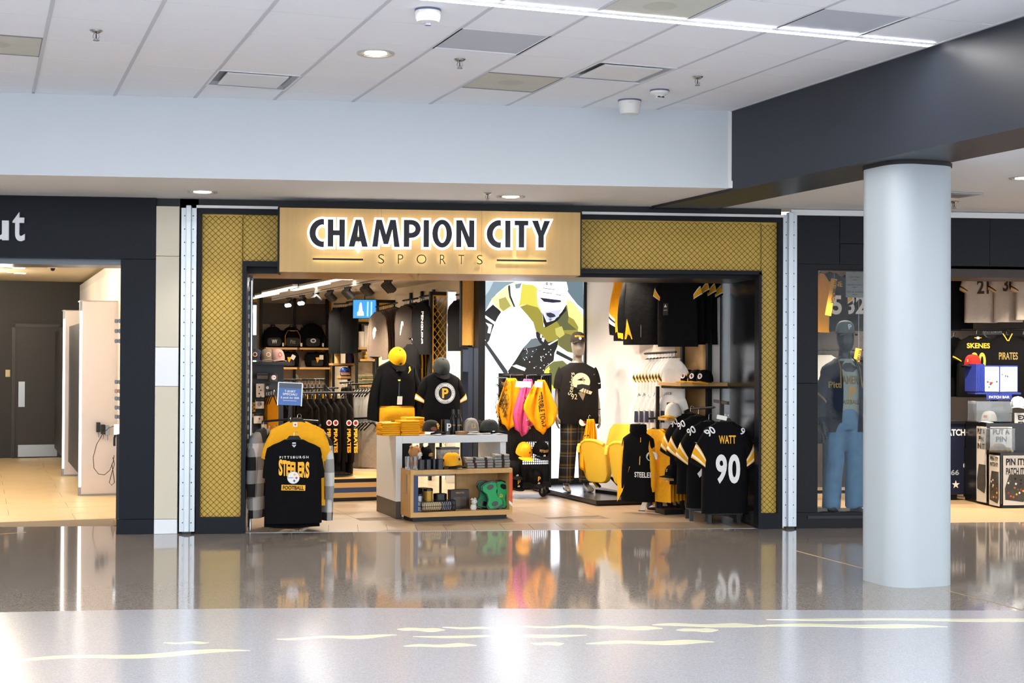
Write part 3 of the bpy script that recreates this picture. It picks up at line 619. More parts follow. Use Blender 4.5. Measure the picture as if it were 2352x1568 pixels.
# ---------------------------------------------------------------- light box with hockey picture
LG = 3.55
pa, pb = onGY(1113, 800, LG).dot(GR), onGY(1341, 800, LG).dot(GR); zl0 = onGY(1200, 1100, LG).z; 
lb = thing('light_box', 'tall glowing light box with a hockey player in yellow', 'light box', G((pa+pb)/2, LG, 0), GA)
hwid = (pb-pa)/2
obj('housing', box(-hwid-.04, hwid+.02, .02, .16, .02, 2.58), DARK, lb)
obj('frame', box(-hwid-.085, -hwid, -.02, .16, .0, 2.58), BLK, lb); obj('frame', box(hwid, hwid+.03, -.02, .16, .0, 2.58), BLK, lb)
obj('base', box(-hwid, hwid, -.02, .16, .0, zl0), BLK, lb)
EM = {}
def em(hexc, k=1.15):
    n = 'backlit_'+hexc
    if n not in _M: M(n, hexc, .4, emit=k*.55, spec=.2)
    mt = _M[n]; b = mt.node_tree.nodes['Principled BSDF']; b.inputs['Base Color'].default_value = (.02, .02, .02, 1); return mt
def LBX(x, y):                          # picture drawing units -> the box's own plane
    p = onGY(1090+x*.17216, 630+y*.17216, LG); return (p.dot(GR)-(pa+pb)/2, p.z)
_lay = [0]
def pic(hexc, pts, k=1.15):
    _lay[0] += 1
    P = [LBX(x, y) for x, y in pts]
    P = [(max(-hwid, min(hwid, a)), b) for a, b in P]
    if sum(P[i][0]*P[(i+1) % len(P)][1]-P[(i+1) % len(P)][0]*P[i][1] for i in range(len(P))) < 0: P = P[::-1]
    obj('picture_area', flat(P, .0195-.0004*_lay[0]), em(hexc, k), lb)
obj('picture', box(-hwid, hwid, .0195, .021, zl0, 2.58), em('f4f6ff', 2.2), lb)
pic('8fa6b2', [(130, 90), (560, 95), (430, 150), (300, 260), (220, 360), (130, 520)], .9); pic('6f8590', [(1200, 20), (1460, 20), (1460, 470), (1380, 400), (1300, 300), (1230, 200)], .8); pic('b9c9d2', [(130, 90), (260, 95), (200, 220), (130, 300)], 1.)
pic('c8cfd8', [(1460, 470), (1460, 820), (1350, 700), (1290, 400)], 1.1)
# skater: far sleeve, body, helmet, leg
pic('e9e6a0', [(230, 330), (330, 240), (470, 130), (560, 105), (680, 120), (700, 330), (600, 420), (500, 440), (380, 500), (330, 480), (290, 430)], 1.25)
pic('b9b060', [(330, 330), (420, 300), (490, 420), (390, 490), (340, 440)], .85); pic('f6f7fb', [(480, 130), (640, 110), (660, 250), (610, 400), (540, 430), (500, 330), (465, 230)], 1.7); pic('3d4658', [(455, 150), (480, 140), (490, 280), (550, 430), (530, 435), (470, 300), (455, 200)], .5); pic('8fa0a8', [(545, 130), (635, 115), (610, 180), (555, 190)], .8)
pic('cfc64e', [(640, 130), (780, 140), (860, 190), (860, 380), (900, 500), (840, 440), (700, 400), (600, 420), (620, 300)], 1.1)
pic('b0a544', [(610, 430), (700, 400), (850, 440), (910, 520), (930, 700), (1100, 620), (1230, 400), (1330, 480), (1400, 700), (1385, 760), (1360, 1010), (1250, 1110), (1120, 950), (940, 950), (830, 780), (790, 640), (700, 530)], .72)
pic('7c8152', [(1100, 620), (1230, 410), (1260, 560), (1250, 640), (1370, 740), (1180, 745)], .55); pic('ebe48a', [(1230, 330), (1330, 380), (1455, 560), (1455, 800), (1380, 790), (1390, 700), (1330, 600), (1260, 560)], 1.1)
pic('8a8750', [(1120, 830), (1200, 780), (1340, 820), (1360, 1000), (1230, 1080), (1130, 930)], .6); pic('cfc66a', [(1080, 720), (1170, 690), (1210, 800), (1140, 850), (1090, 800)], .9)
pic('2c3540', [(140, 500), (250, 400), (330, 470), (360, 500), (320, 560), (280, 640), (240, 740), (200, 880), (170, 920), (140, 850)], .35); pic('e6ebf4', [(145, 540), (290, 640), (275, 675), (145, 580)], 1.3); pic('dfe6f0', [(150, 640), (240, 670), (215, 790), (175, 780), (190, 700)], 1.2)
pic('3c4656', [(140, 870), (165, 900), (445, 1290), (450, 1330), (400, 1330), (140, 940)], .5)
pic('232c33', [(450, 1290), (560, 1130), (640, 1000), (720, 930), (760, 860), (830, 850), (900, 930), (1120, 870), (1110, 960), (1070, 1050), (1060, 1150), (960, 1230), (930, 1330), (700, 1420), (480, 1420)], .3); pic('7f8c93', [(640, 990), (700, 930), (760, 860), (860, 860), (900, 940), (820, 965), (700, 985)], .7)
pic('3c484e', [(620, 1060), (740, 985), (860, 980), (800, 1060), (660, 1160)], .45); pic('2a2f40', [(820, 770), (850, 765), (960, 880), (1010, 940), (950, 950), (880, 920), (830, 840)], .35); pic('eef0f6', [(880, 800), (905, 800), (900, 850), (880, 845)], 1.4); pic('eef0f6', [(905, 840), (940, 850), (925, 905), (900, 880)], 1.4); pic('e2e8ee', [(980, 930), (1120, 860), (1110, 880), (1000, 945)], 1.2)
pic('f4f6fa', [(1110, 940), (1240, 1030), (1360, 1060), (1360, 1150), (1250, 1110), (1110, 1000)], 1.5); pic('39444a', [(1100, 1010), (1360, 1150), (1350, 1190), (1090, 1060)], .4); pic('e6eaee', [(1070, 1060), (1340, 1190), (1300, 1230), (1060, 1130)], 1.2)
pic('8c9050', [(960, 1230), (1060, 1160), (1180, 1150), (1250, 1210), (1240, 1400), (1100, 1560), (1000, 1560), (930, 1330)], .6); pic('dcd84e', [(930, 1290), (1000, 1220), (1000, 1420), (1100, 1560), (1000, 1560), (940, 1420)], 1.1); pic('c3cedc', [(1000, 1560), (1250, 1480), (1460, 1560), (1460, 1800), (1000, 1800)], 1.); pic('5a6672', [(1000, 1730), (1180, 1790), (1200, 1880), (1020, 1830)], .5)
pic('dfe6ea', [(500, 1220), (560, 1200), (690, 1250), (670, 1290), (560, 1250)], 1.2)
for k in range(34):
    a, b = 640+random.random()*430, 980+random.random()*300; r_ = 3+random.random()*6; pic('ffffff', [(a+r_*cos(q*pi/3), b+r_*sin(q*pi/3)) for q in range(6)], 1.6)
pic('fbfcff', [(850, 110), (1220, 85), (1245, 200), (1215, 300), (1200, 430), (1130, 470), (1060, 500), (960, 500), (900, 500), (840, 400), (830, 250)], 2.); pic('d8d6ea', [(860, 300), (880, 300), (920, 480), (900, 500), (850, 420)], 1.2); pic('3e3b52', [(870, 310), (1150, 345), (1150, 370), (1040, 380), (920, 365)], .5)
pic('2f3036', [(900, 500), (960, 640), (1060, 610), (1160, 500), (1210, 420), (1220, 480), (1100, 620), (940, 710), (915, 640)], .35); pic('c9cbe0', [(930, 500), (1150, 470), (1120, 560), (1060, 600), (1000, 630), (950, 600)], 1.); pic('4a4a60', [(950, 515), (1010, 510), (1060, 530), (1080, 560), (1050, 570), (1000, 580), (960, 550)], .45); pic('8d8fb0', [(985, 590), (1030, 585), (1020, 615), (1000, 620)], .7)
for a, b in ((960, 125), (1015, 130)): pic('45405e', [(a-15, b-18), (a+15, b-16), (a+13, b+16), (a-13, b+14)], .5); pic('f4f4fc', [(a-5, b-8), (a+6, b-7), (a+5, b+6), (a-5, b+5)], 1.8)
for a, b, w_ in ((850, 215, 26), (1080, 265, 70), (910, 180, 150), (905, 235, 120)): pic('6d6a86', [(a, b), (a+w_, b+w_*.12), (a+w_, b+w_*.12+9), (a, b+9)], .6)
# ---------------------------------------------------------------- tan shelving bay and uprights on the right wall
bay = thing('wall_shelving_bay', 'tan panelled wall bay with black uprights by the right jamb', 'shelving', G(3.9, 0, 0), GA)
for y0_, y1_ in ((.31, .86), (.93, 1.08)): obj('back_panel', box(-.02, -.002, y0_, y1_, .05, 2.55), TAN, bay)
for y_ in (.87, .30): obj('upright', box(-.05, -.002, y_-.025, y_+.025, 0, 2.58), DARK, bay)
# ================================================================ RIGHT WALL AND FRONT RIGHT STAND
RW = -radians(52)                         # garments on the right wall's face-out arms
GSTR = ((.42, .50, INK_W), (.50, .78, GOLD), (.78, .86, INK_W))
def rail_arm(name, lb, p, q, cat='rail', r=.012):
    t = thing(name, lb, cat, p); d_ = Vector(q)-Vector(p); obj('bar', tube([(0, 0, 0), d_], r, 8), DARK, t, smooth=50)
    obj('end_cap', tr(lathe([(0, -.004), (r*1.4, -.004), (r*1.4, .004), (0, .004)], 10), tuple(d_)), DARK, t); obj('end_cap', tr(lathe([(0, -.004), (r*1.4, -.004), (r*1.4, .004), (0, .004)], 10)), DARK, t); return t
def ORD(k, n): return ('first from the left' if k == 0 else 'last from the left' if k == n-1 else '%s from the left' % 'first second third fourth fifth sixth seventh eighth ninth tenth eleventh twelfth thirteenth fourteenth'.split()[k])
# upper row: white-gold jersey, black zip jackets, striped black jerseys
p = at(1450, 622, 16.25)
t, T = top_garment('hockey_jersey', 'gold hockey jersey with white cuffs hanging high on the mural wall', 'jersey', p, -radians(52), GOLD, .5, .78, .045, 'long', 12, .66, ((.62, .68, INK_W), (.68, .72, INK_K), (.72, .80, INK_W), (.8, 1., BLKC)), 'tops on the upper right wall', r0=.11, r1=.075)
obj('hem_band', tr(rings([[(x*1.012, y*1.03, z) for x, y, z in T.g[0][0:24]], [(x*1.012, y*1.03, z+.10) for x, y, z in T.g[0][0:24]]])), BLKC, t)
rail_arm('hang_rail', 'black hanging rail above the gold hockey jersey', p+Vector((-.1, 0, .065)), G(3.88, 2.2, p.z+.1))
for k, (px, py, zc, lb) in enumerate(((1476, 618, 15.42, 'black zip jacket with gold side panel on the upper wall'), (1497, 618, 15.56, 'plain black jacket hanging beside the gold panelled jacket'))):
    t, T = top_garment('zip_jacket', lb, 'jacket', at(px, py, zc), -radians(48), BLKC, .5, .80, .036, 'long', 14, .62, (), 'tops on the upper right wall', ph=k)
    if k == 0: T.put(t, 'side_panel', flat([(-.24, -.12), (-.12, -.12), (-.16, 0), (-.2, .1)], 0), GOLD, .02, -.62, .004)
    T.put(t, 'zip', flat([(-.004, -.34), (.004, -.34), (.004, .32), (-.004, .32)]), CHROME, 0, -.38)
t, T = top_garment('hooded_sweatshirt', 'grey brown hooded top between the black jackets and striped jerseys', 'hoodie', at(1523, 620, 15.75), -radians(58), GREYC, .44, .80, .03, 'long', 9, .62, (), 'tops on the upper right wall')
for k, (px, py, zc, lb) in enumerate(((1556, 640, 14.72, 'black jersey with gold sleeve bands nearest the jackets'), (1570, 630, 14.80, 'black jersey with gold sleeve bands, second in the high row'), (1584, 634, 14.88, 'black jersey with gold sleeve bands, third in the high row'), (1597, 638, 14.96, 'black jersey with gold sleeve bands nearest the steel track'))):
    t, T = top_garment('striped_jersey', lb, 'jersey', at(px, py-26, zc), RW+k*.06, BLKC, .50, .80, .032, 'jersey', 24, .26, ((.62, .66, INK_W), (.66, .90, GOLD), (.90, .94, INK_W)), 'striped black jerseys on the upper wall', ph=k*1.3, r0=.11, r1=.10)
    if k == 0:
        T.put(t, 'hang_tag', flat(rrect(-.035, .035, -.06, .06, .004)), M('tag_black', '1e2024', .5), -.12, -.42); T.put(t, 'tag_mark', flat([(-.02, .0), (.02, .0), (0, .03)]), PAPER, -.12, -.40, .008); T.put(t, 'tag_word', text('FANATICS', .012, .05), PAPER, -.12, -.43, .008)
# white jerseys, two tiers
GOLDINK = INK_G
rail_arm('hang_rail', 'black hanging rail carrying the white jerseys', at(1482, 812, 15.75), at(1552, 808, 14.92))
tier = None
for k in range(9):
    u = k/8; px = 1488+u*60; zc = 15.7-u*.75
    p = at(px, 826-u*4, zc)
    lb = 'white jersey with banded sleeves in the mural wall row, %s' % ORD(k, 9)
    if tier is None:
        t, T = top_garment('white_jersey', lb, 'jersey', p, -radians(50), WHC, .29, .40, .03, 'short', 30, .19, ((.55, .62, GOLD), (.62, .82, INK_K), (.82, .9, GOLD)), 'white jerseys on the right wall', r0=.085, r1=.075, n=16); tier = tree(t)
    else: dup(tier, p, -radians(50)+random.uniform(-.04, .04), lb)
tier = None
for k in range(6):
    u = k/5; p = at(1484+u*62, 893-u*3, 15.65-u*.7)
    lb = 'numbered white jersey in the tier under the banded jerseys, %s' % ORD(k, 6)
    if tier is None:
        t, T = top_garment('numbered_jersey', lb, 'jersey', p, -radians(50), WHC, .28, .42, .03, 'short', 26, .17, (), 'numbered white jerseys', r0=.08, r1=.07, n=16)
        T.put(t, 'print', text('53', .10, .12, .02), M('print_navy', '1b2140', .7), 0, -.2); T.put(t, 'hang_tag', flat(rrect(-.03, .03, -.06, .06, .004)), M('print_navy'), -.11, -.3, .008); T.put(t, 'script', text('Juice', .05, .1, .0), INK_K, -.05, -.06, .006); tier = tree(t)
    else: dup(tier, p, -radians(50)+random.uniform(-.04, .04), lb)
# shelf with caps
p = at(1575, 877, 15.1); sh = thing('cap_shelf', 'wood fronted shelf holding black caps on the right wall', 'shelf', p, GA)
def wx(p0, q): d_ = Vector(q)-Vector(p0); return d_.dot(GR), d_.dot(GD)
obj('board', box(-.3, .36, -.48, .02, -.035, 0), WOODH, sh, bev=.002); obj('bracket', box(-.28, .34, -.46, .0, -.06, -.035), DARK, sh)
for k, (px, zc) in enumerate(((1558, 15.1), (1580, 14.9), (1600, 14.78), (1619, 14.62))):
    q = at(px, 876, zc); q.z = p.z+.012
    c, put = cap('baseball_hat', ('black cap with round badge at the left end of the wall shelf', 'black cap with round badge second along the wall shelf', 'black cap with white stars third along the wall shelf', 'black cap with white stars at the right end of the wall shelf')[k], q, -radians(50), BLKC, GOLD, .088, .12, group='caps on the wall shelf')
    put('badge', flat(disc(.028, 16)), INK_W, 0, .055, .003); put('badge_mark', flat(disc(.01, 8)), INK_R, .006, .055, .006)
# gold jerseys and black half-zip on the lower rail
rail_arm('hang_rail', 'black hanging rail carrying the gold striped jerseys', at(1490, 961, 14.95), at(1552, 956, 15.45))
tier = None
for k in range(7):
    u = k/6; p = at(1503+u*46, 985-u*4, 15.05+u*.42)
    lb = 'long gold jersey with banded sleeves on the lower rail, %s' % ORD(k, 7)
    if tier is None:
        t, T = top_garment('gold_jersey', lb, 'jersey', p, -radians(62), GOLD, .5, .74, .024, 'jersey', 10, .5, ((.62, .70, INK_W), (.70, .82, INK_K), (.82, .9, INK_W)), 'gold jerseys on the lower right rail', r0=.11, r1=.095, hook=.12); tier = tree(t)
    else: dup(tier, p, -radians(62)+random.uniform(-.03, .03), lb)
t, T = top_garment('half_zip_jacket', 'black and gold half zip jacket at the front of the lower rail', 'jacket', at(1466, 990, 15.0), -radians(36), BLKC, .35, .72, .07, 'long', 5, .56, (), ph=.8, r0=.09, r1=.065, smat=GOLD, hook=.12)
obj('collar_stand', lathe([(.07, -.03), (.085, .0), (.08, .07), (.06, .075), (.055, 0)], 16, 1.1, .8), BLKC, t, smooth=50)
T.put(t, 'gold_yoke', flat([(-.235, -.46), (-.06, -.36), (-.15, -.62), (-.235, -.735)]), GOLD, 0, 0, .004); T.put(t, 'zip', tr(flat([(-.004, -.14), (.004, -.14), (.004, .14), (-.004, .14)])), INK_G, .05, -.2); T.put(t, 'print', text('STEELERS', .055, .22, .02), INK_W, .1, -.44)
emblem(t, T, .17, -.25, .05)
# side shelves with caps between the rails
ss = thing('side_shelf_unit', 'narrow black unit with three wood shelves beside the gold jerseys', 'shelving', at(1537, 1170, 14.95)*1.0, GA); bz = ss.location.z; ss.location.z = 0
for py_ in (957, 1027, 1093):
    z = at(1537, py_, 14.95).z; obj('shelf', box(-.09, .12, -.17, .12, z-.035, z), WOODH, ss, bev=.002)
obj('upright', box(-.10, -.07, .09, .12, 0, 1.3), DARK, ss); obj('base', box(-.1, .12, -.1, .12, 0, .05), DARK, ss)
q = at(1546, 956, 14.8); q.z = at(1537, 957, 14.95).z+.02; c, put = cap('knit_hat', 'white and gold trapper style cap on the top side shelf', q, -radians(60), M('cream_cloth', 'ece6d8', .9, kind='cloth'), GOLD, .085, .13)
q = at(1546, 1092, 14.8); q.z = at(1537, 1093, 14.95).z+.02; c, put = cap('baseball_hat', 'black cap with tan emblem on the lowest side shelf', q, -radians(60), BLKC, BLKC, .085, .11, 'S', M('print_tan', 'c9a06a', .7), .03)
# boxes of folded goods on the floor
q = onZ(1474, 1173); t = thing('price_holder', 'small white price card leaning on the floor by the rail', 'sign', q, -radians(30)); obj('card', tr(box(-.025, .025, -.004, .004, 0, .105), ry=.35, rx=.0), PAPER, t); obj('foot', box(-.03, .03, -.02, .02, 0, .006), DARK, t)
for k in range(3):
    q = onZ(1503+k*22, 1170-k*2); t = thing('folded_bag', ('blue and white packaged shirt at the left of the floor bin', 'blue and white packaged shirt in the middle of the floor bin', 'blue and white packaged shirt at the right of the floor bin')[k], 'package', q, -radians(20+15*k), 'packages on the floor')
    obj('packet', tr(prism(rrect(-.08, .08, 0, .09, .02), -.03, .03), rx=-.5), M('packet_navy', '1c2038', .5), t, bev=.006); obj('print', tr(flat([(-.06, .01), (.05, .02), (.02, .07)], -.033), rx=-.5), PAPER, t); obj('label', tr(flat(rrect(-.02, .02, .05, .08, .003), -.034), rx=-.5), INK_G, t)
# ---------------------------------------------------------------- Watt stand
st = onZ(1660, 1200); t = thing('jersey_stand', 'low black two tier stand with a post at the shop threshold', 'display stand', st, -radians(4))
obj('top_board', box(-.155, .175, -.10, .10, .085, .125), M('stand_black', '24282d', .35), t, bev=.004); obj('rear_board', box(-.30, .05, .12, .42, .10, .14), M('stand_black'), t, bev=.004)
for x_, y_ in ((-.14, -.06), (.14, -.06), (-.14, .08), (.14, .08)): obj('leg', box(x_-.018, x_+.018, y_-.02, y_+.02, 0, .085), M('stand_black'), t)
for x_, y_ in ((-.28, .15), (-.28, .39)): obj('leg', box(x_-.018, x_+.018, y_-.02, y_+.02, 0, .10), M('stand_black'), t)
obj('post', box(-.02, .02, .05, .09, .12, 1.18), DARK, t); obj('cross_arm', box(-.012, .012, -.25, .45, 1.15, 1.18), DARK, t)
p = at(1665, 968, 13.75)
FB = ((.50, .54, INK_G), (.54, .60, INK_W), (.60, .78, GOLD), (.78, .84, INK_W), (.84, .88, INK_G))
t, T = top_garment('football_jersey', 'black football jersey with white number 90 and gold name on the front stand', 'jersey', p, radians(6), BLKC, .43, .86, .07, 'jersey', 27, .36, FB, flare=.06, ph=.6, r0=.125, r1=.10, hook=.12, p=3.6, fold=.012, clip=True)
T.put(t, 'name', text('WATT', .078, .17, .025), INK_G, -.0, -.165); 
for ch, x_ in (('9', -.062), ('0', .066)): T.put(t, 'number', text(ch, .275, .115, .035), INK_W, x_+.0, -.44)
for x_, r_ in ((.155, .5), (-.165, -.6)): T.put(t, 'shoulder_number', tr(text('9' if x_ > 0 else '90', .07, .045 if x_ > 0 else .09, .02), ry=r_), INK_W, x_, -.09, .012)
tags = obj('swing_ticket', tr(prism(rrect(-.05, .05, -.02, .02, .006), -.003, .003), (-.05, -.05, .04), ry=.2), PAPER, t)
for k, (px, py, zc, lb) in enumerate(((1628, 968, 14.15, 'black football jersey with gold sleeve bands just behind the number 90 jersey'), (1604, 955, 14.5, 'black football jersey in the middle of the front rack'), (1586, 950, 14.75, 'black football jersey at the back of the front rack'))):
    t, T = top_garment('football_jersey', lb, 'jersey', at(px, py, zc), -radians(24+6*k), BLKC, .42, .84-.06*k, .06, 'jersey', 26, .36, FB, flare=.05, ph=k, r0=.12, r1=.10, hook=.12, group='football jerseys on the front rack')
    for ch, x_ in (('9', -.062), ('0', .062)): T.put(t, 'number', text(ch, .24, .105, .035), INK_W, x_, -.42)
    T.put(t, 'shoulder_number', tr(text('90', .075, .09, .02), ry=-.6), INK_W, -.165, -.09, .012)
    T.put(t, 'chest_mark', flat([(-.03, 0), (.0, -.01), (.03, .012), (0, -.002)]), INK_W, -.1, -.2)
rail_arm('hang_rail', 'black rail carrying the football jerseys by the jamb', at(1580, 940, 14.9), at(1640, 935, 14.1))
# ---------------------------------------------------------------- platform, mannequin, stadium seats
pc = G(3.14, 1.47); pf = thing('display_platform', 'low glossy black platform under the mannequin and seats', 'platform', pc, GA)
obj('deck', slab([(0, 0), (.72, 0), (.72, 2.0), (0, 2.0)], .02, .06), M('platform_black', '16161a', .22), pf, bev=.003); obj('plinth', slab([(.03, .03), (.7, .03), (.7, 1.97), (.03, 1.97)], 0, .02), DARK, pf)
def limb(pts, n=14):                     # pts: (x, y, z, rx, ry[, tilt])
    R = []; P = [Vector(q[:3]) for q in pts]
    for i, q in enumerate(pts):
        t_ = (P[min(i+1, len(P)-1)]-P[max(i-1, 0)]).normalized(); a = Vector((0, 1, 0)).cross(t_)
        a = a.normalized() if a.length > .05 else Vector((1, 0, 0)); b = t_.cross(a)
        R.append([tuple(P[i]+a*q[3]*cos(2*pi*k/n)+b*q[4]*sin(2*pi*k/n)) for k in range(n)])
    return rings(R)
def mannequin_body(skin, parent, wrist_out=.245):
    gs = [limb([(0, 0, .80, .14, .09), (0, .01, .92, .165, .105), (0, 0, 1.08, .14, .095), (0, -.01, 1.25, .165, .11), (0, 0, 1.38, .18, .10), (0, .005, 1.45, .10, .075), (0, 0, 1.50, .057, .058), (0, -.005, 1.57, .053, .056)]),
          limb([(0, -.015, 1.545, .035, .04), (0, -.03, 1.57, .058, .07), (0, -.03, 1.62, .072, .092), (0, -.022, 1.68, .078, .10), (0, -.018, 1.74, .074, .095), (0, -.015, 1.79, .05, .065), (0, -.015, 1.805, .015, .02)], 18)]
    for s_ in (-1, 1):
        gs.append(limb([(s_*.12, 0, 1.375, .045, .055), (s_*.175, .005, 1.35, .05, .055), (s_*.205, .01, 1.25, .045, .048), (s_*.222, .02, 1.12, .038, .042), (s_*.235, -.005, 1.0, .036, .037), (s_*wrist_out, -.03, .88, .024, .028)]))
        w_ = Vector((s_*wrist_out, -.03, .88))
        gs.append(limb([(w_.x, -.03, .885, .022, .028), (w_.x+s_*.005, -.04, .84, .02, .042), (w_.x+s_*.006, -.05, .79, .017, .043)], 10))
        for f_, (dy, ln) in enumerate(((-.034, .072), (-.012, .082), (.010, .076), (.030, .06))):   # four fingers
            b0 = Vector((w_.x+s_*.006, -.05+dy, .795)); gs.append(tube([b0, b0+Vector((-s_*.002, -.006, -ln*.45)), b0+Vector((-s_*.012, -.008, -ln*.75)), b0+Vector((-s_*.026, -.010, -ln))], [.0095, .009, .008, .0065], 8))
        b0 = Vector((w_.x-s_*.004, -.075, .84)); gs.append(tube([b0, b0+Vector((-s_*.01, -.022, -.025)), b0+Vector((-s_*.016, -.026, -.06))], [.012, .0105, .008], 8))
        gs.append(limb([(s_*.085, 0, .93, .09, .10), (s_*.09, 0, .80, .085, .095), (s_*.10, -.01, .52, .058, .065), (s_*.105, -.01, .46, .054, .06), (s_*.115, .02, .33, .055, .06), (s_*.12, .03, .12, .034, .04), (s_*.12, .03, .06, .036, .045)]))
        gs.append(limb([(s_*.12, .065, .04, .03, .035), (s_*.122, .02, .045, .037, .045), (s_*.13, -.06, .035, .042, .033), (s_*.135, -.13, .022, .04, .02), (s_*.137, -.17, .018, .02, .014)], 12))
    o = obj('body', join(*gs), skin, parent)
    r_ = o.modifiers.new('remesh', 'REMESH'); r_.mode = 'VOXEL'; r_.voxel_size = .0075; r_.use_smooth_shade = True
    s_ = o.modifiers.new('smooth', 'SMOOTH'); s_.iterations = 4; s_.factor = .5
    return o
def trousers(parent, mat, z0=.09, wide=1., zt=1.0):
    gs = [limb([(0, .0, zt, .165, .115), (0, 0, .93, .182, .125), (0, 0, .86, .185, .125), (0, 0, .80, .16, .11)], 18)]
    for s_ in (-1, 1): gs.append(limb([(s_*.09, 0, .88, .095, .12), (s_*.095, 0, .78, .10*wide, .11), (s_*.105, -.01, .5, .092*wide, .095), (s_*.115, .01, .3, .09*wide, .09), (s_*.122, .02, z0, .088*wide, .092), (s_*.122, .02, z0+.004, .07, .075)], 16))
    o = obj('trousers', join(*gs), mat, parent); r_ = o.modifiers.new('remesh', 'REMESH'); r_.mode = 'VOXEL'; r_.voxel_size = .012; r_.use_smooth_shade = True
    s_ = o.modifiers.new('smooth', 'SMOOTH'); s_.iterations = 3; s_.factor = .5; return o
def plaid_mat():
    mt = bpy.data.materials.new('plaid_cloth'); mt.use_nodes = True; nt = mt.node_tree; N, L = nt.nodes, nt.links; b = N['Principled BSDF']; b.inputs['Roughness'].default_value = .9
    tc = N.new('ShaderNodeTexCoord'); sp = N.new('ShaderNodeSeparateXYZ'); L.new(tc.outputs['Object'], sp.inputs[0]); facs = []
    for ax in ('X', 'Z'):
        for fr, off, thr in ((46., .0, .86), (46., 1.5, .95), (46., 2.8, .55)):
            a = N.new('ShaderNodeMath'); a.operation = 'MULTIPLY_ADD'; a.inputs[1].default_value = fr; a.inputs[2].default_value = off; L.new(sp.outputs[ax], a.inputs[0])
            s_ = N.new('ShaderNodeMath'); s_.operation = 'SINE'; L.new(a.outputs[0], s_.inputs[0]); q = N.new('ShaderNodeMath'); q.operation = 'GREATER_THAN'; q.inputs[1].default_value = thr; L.new(s_.outputs[0], q.inputs[0]); facs.append(q)
    prev = None
    for (i, j), c in zip(((0, 3), (1, 4), (2, 5)), ('c79a2a', 'b8b2a4', '3a3a3e')):
        pass
    base = (.005, .005, .006, 1)
    def mixc(prev_sock, fac_sock, c, k):
        m_ = N.new('ShaderNodeMix'); m_.data_type = 'RGBA'; f = N.new('ShaderNodeMath'); f.operation = 'MULTIPLY'; f.inputs[1].default_value = k; L.new(fac_sock, f.inputs[0]); L.new(f.outputs[0], m_.inputs['Factor'])
        if prev_sock is None: m_.inputs['A'].default_value = base
        else: L.new(prev_sock, m_.inputs['A'])
        m_.inputs['B'].default_value = (*lin(c), 1); return m_.outputs['Result']
    s0 = None
    for f, c, k in ((facs[2], '3a3a40', .1), (facs[5], '3a3a40', .1), (facs[0], 'd9a520', .11), (facs[3], 'd9a520', .11), (facs[1], 'd8d2c4', .12), (facs[4], 'd8d2c4', .12)): s0 = mixc(s0, f.outputs[0], c, k)
    L.new(s0, b.inputs['Base Color']); return mt
SKIN = M('mannequin_grey', '8a8278', .32, .35)
mp = onZ(1325, 1128, .06); mn = thing('mannequin', 'grey faceless mannequin in black graphic shirt and plaid trousers on the platform', 'mannequin', mp, radians(6)); mn.scale = (1.0, 1., 1.0)
mannequin_body(SKIN, mn); trousers(mn, plaid_mat(), .10, 1.05)
T = Torso(.47, .70, .175, .05, .012, 20, .4, p=2.6, neck=.085, droop=.085)
shirt = obj('shirt', tr(T.g, (0, 0, 1.475)), M('washed_black_cloth', '201d1d', .9, kind='cloth', c2='181616'), mn, smooth=60)
for s_ in (-1, 1): obj('sleeve', tr(sleeve(s_, (.205, -.115), 15, .25, .105, .088, .10, .085), (0, 0, 1.485)), M('washed_black_cloth'), mn, smooth=60)
class Off:
    def put(s, parent, name, g, mat, x=0., z=0., eps=.005):
        o = T.put(parent, name, g, mat, x, z, eps); o.location.z = 1.475; return o
O_ = Off()
CRM = M('print_cream', 'd9c6a0', .7); CRD = M('print_taupe', '8a7a60', .7)
O_.put(mn, 'print', flat([(.03, -.07), (.145, .075), (-.03, .03)]), CRD, .03, -.2, .005)
O_.put(mn, 'print', flat(arc(0, 0, .105, .10, -20, 200, 16)+[(-.09, -.06), (-.02, -.07), (.07, -.05)]), CRM, 0, -.215, .007)
O_.put(mn, 'print', flat([(-.07, -.04), (.09, -.045), (.10, .0), (.0, .02), (-.06, .01)]), INK_K, .01, -.26, .009); O_.put(mn, 'print', flat([(-.05, -.02), (.09, -.06), (.11, -.03), (.0, .012)]), CRM, .02, -.30, .011)
for k in range(3): O_.put(mn, 'print', tr(flat([(-.004, -.045), (.004, -.045), (.004, .045), (-.004, .045)]), ry=.3), INK_K, .03+k*.03, -.305, .0125)
O_.put(mn, 'print', flat([(-.04, .0), (.06, .02), (.02, -.09)]), CRD, -.0, -.34, .006); O_.put(mn, 'print', tr(text('Steelers', .05, .26, 0), ry=-pi/2*.92), CRM, -.115, -.24, .009); O_.put(mn, 'print', text('92', .06, .07, .0), CRM, -.085, -.385, .009)
obj('swoosh', flat([(-.03, 0), (-.012, -.014), (.032, .014), (-.01, -.003)], 0), INK_W, mn, (.243, -.10, 1.245), smooth=None)
for s_ in (-1, 1): obj('wrist_band', tr(lathe([(.034, -.006), (.037, 0), (.034, .006)], 14), (s_*.239, -.016, .94)), DARK, mn)
obj('belt_badge', ([(x, y-.134, z) for x, y, z in flat(disc(.045, 22))[0]], [tuple(range(22))]), INK_W, mn, (.03, 0, .80)); obj('belt_badge_mark', flat([(0, -.02), (.02, 0), (0, .02), (-.006, 0)], -.137), INK_R, mn, (.045, 0, .80))
c, put = cap('worn_cap', 'x', (0, -.018, 1.715), 0, M('brown_black_cloth', '241c1a', .9), M('brown_black_cloth'), .094, .115, 'PITTSBURGH', INK_G, .022, .11)
put('badge', flat(disc(.016, 12)), INK_W, 0, .03, .006)
c.parent = mn; c.name = 'cap'; 
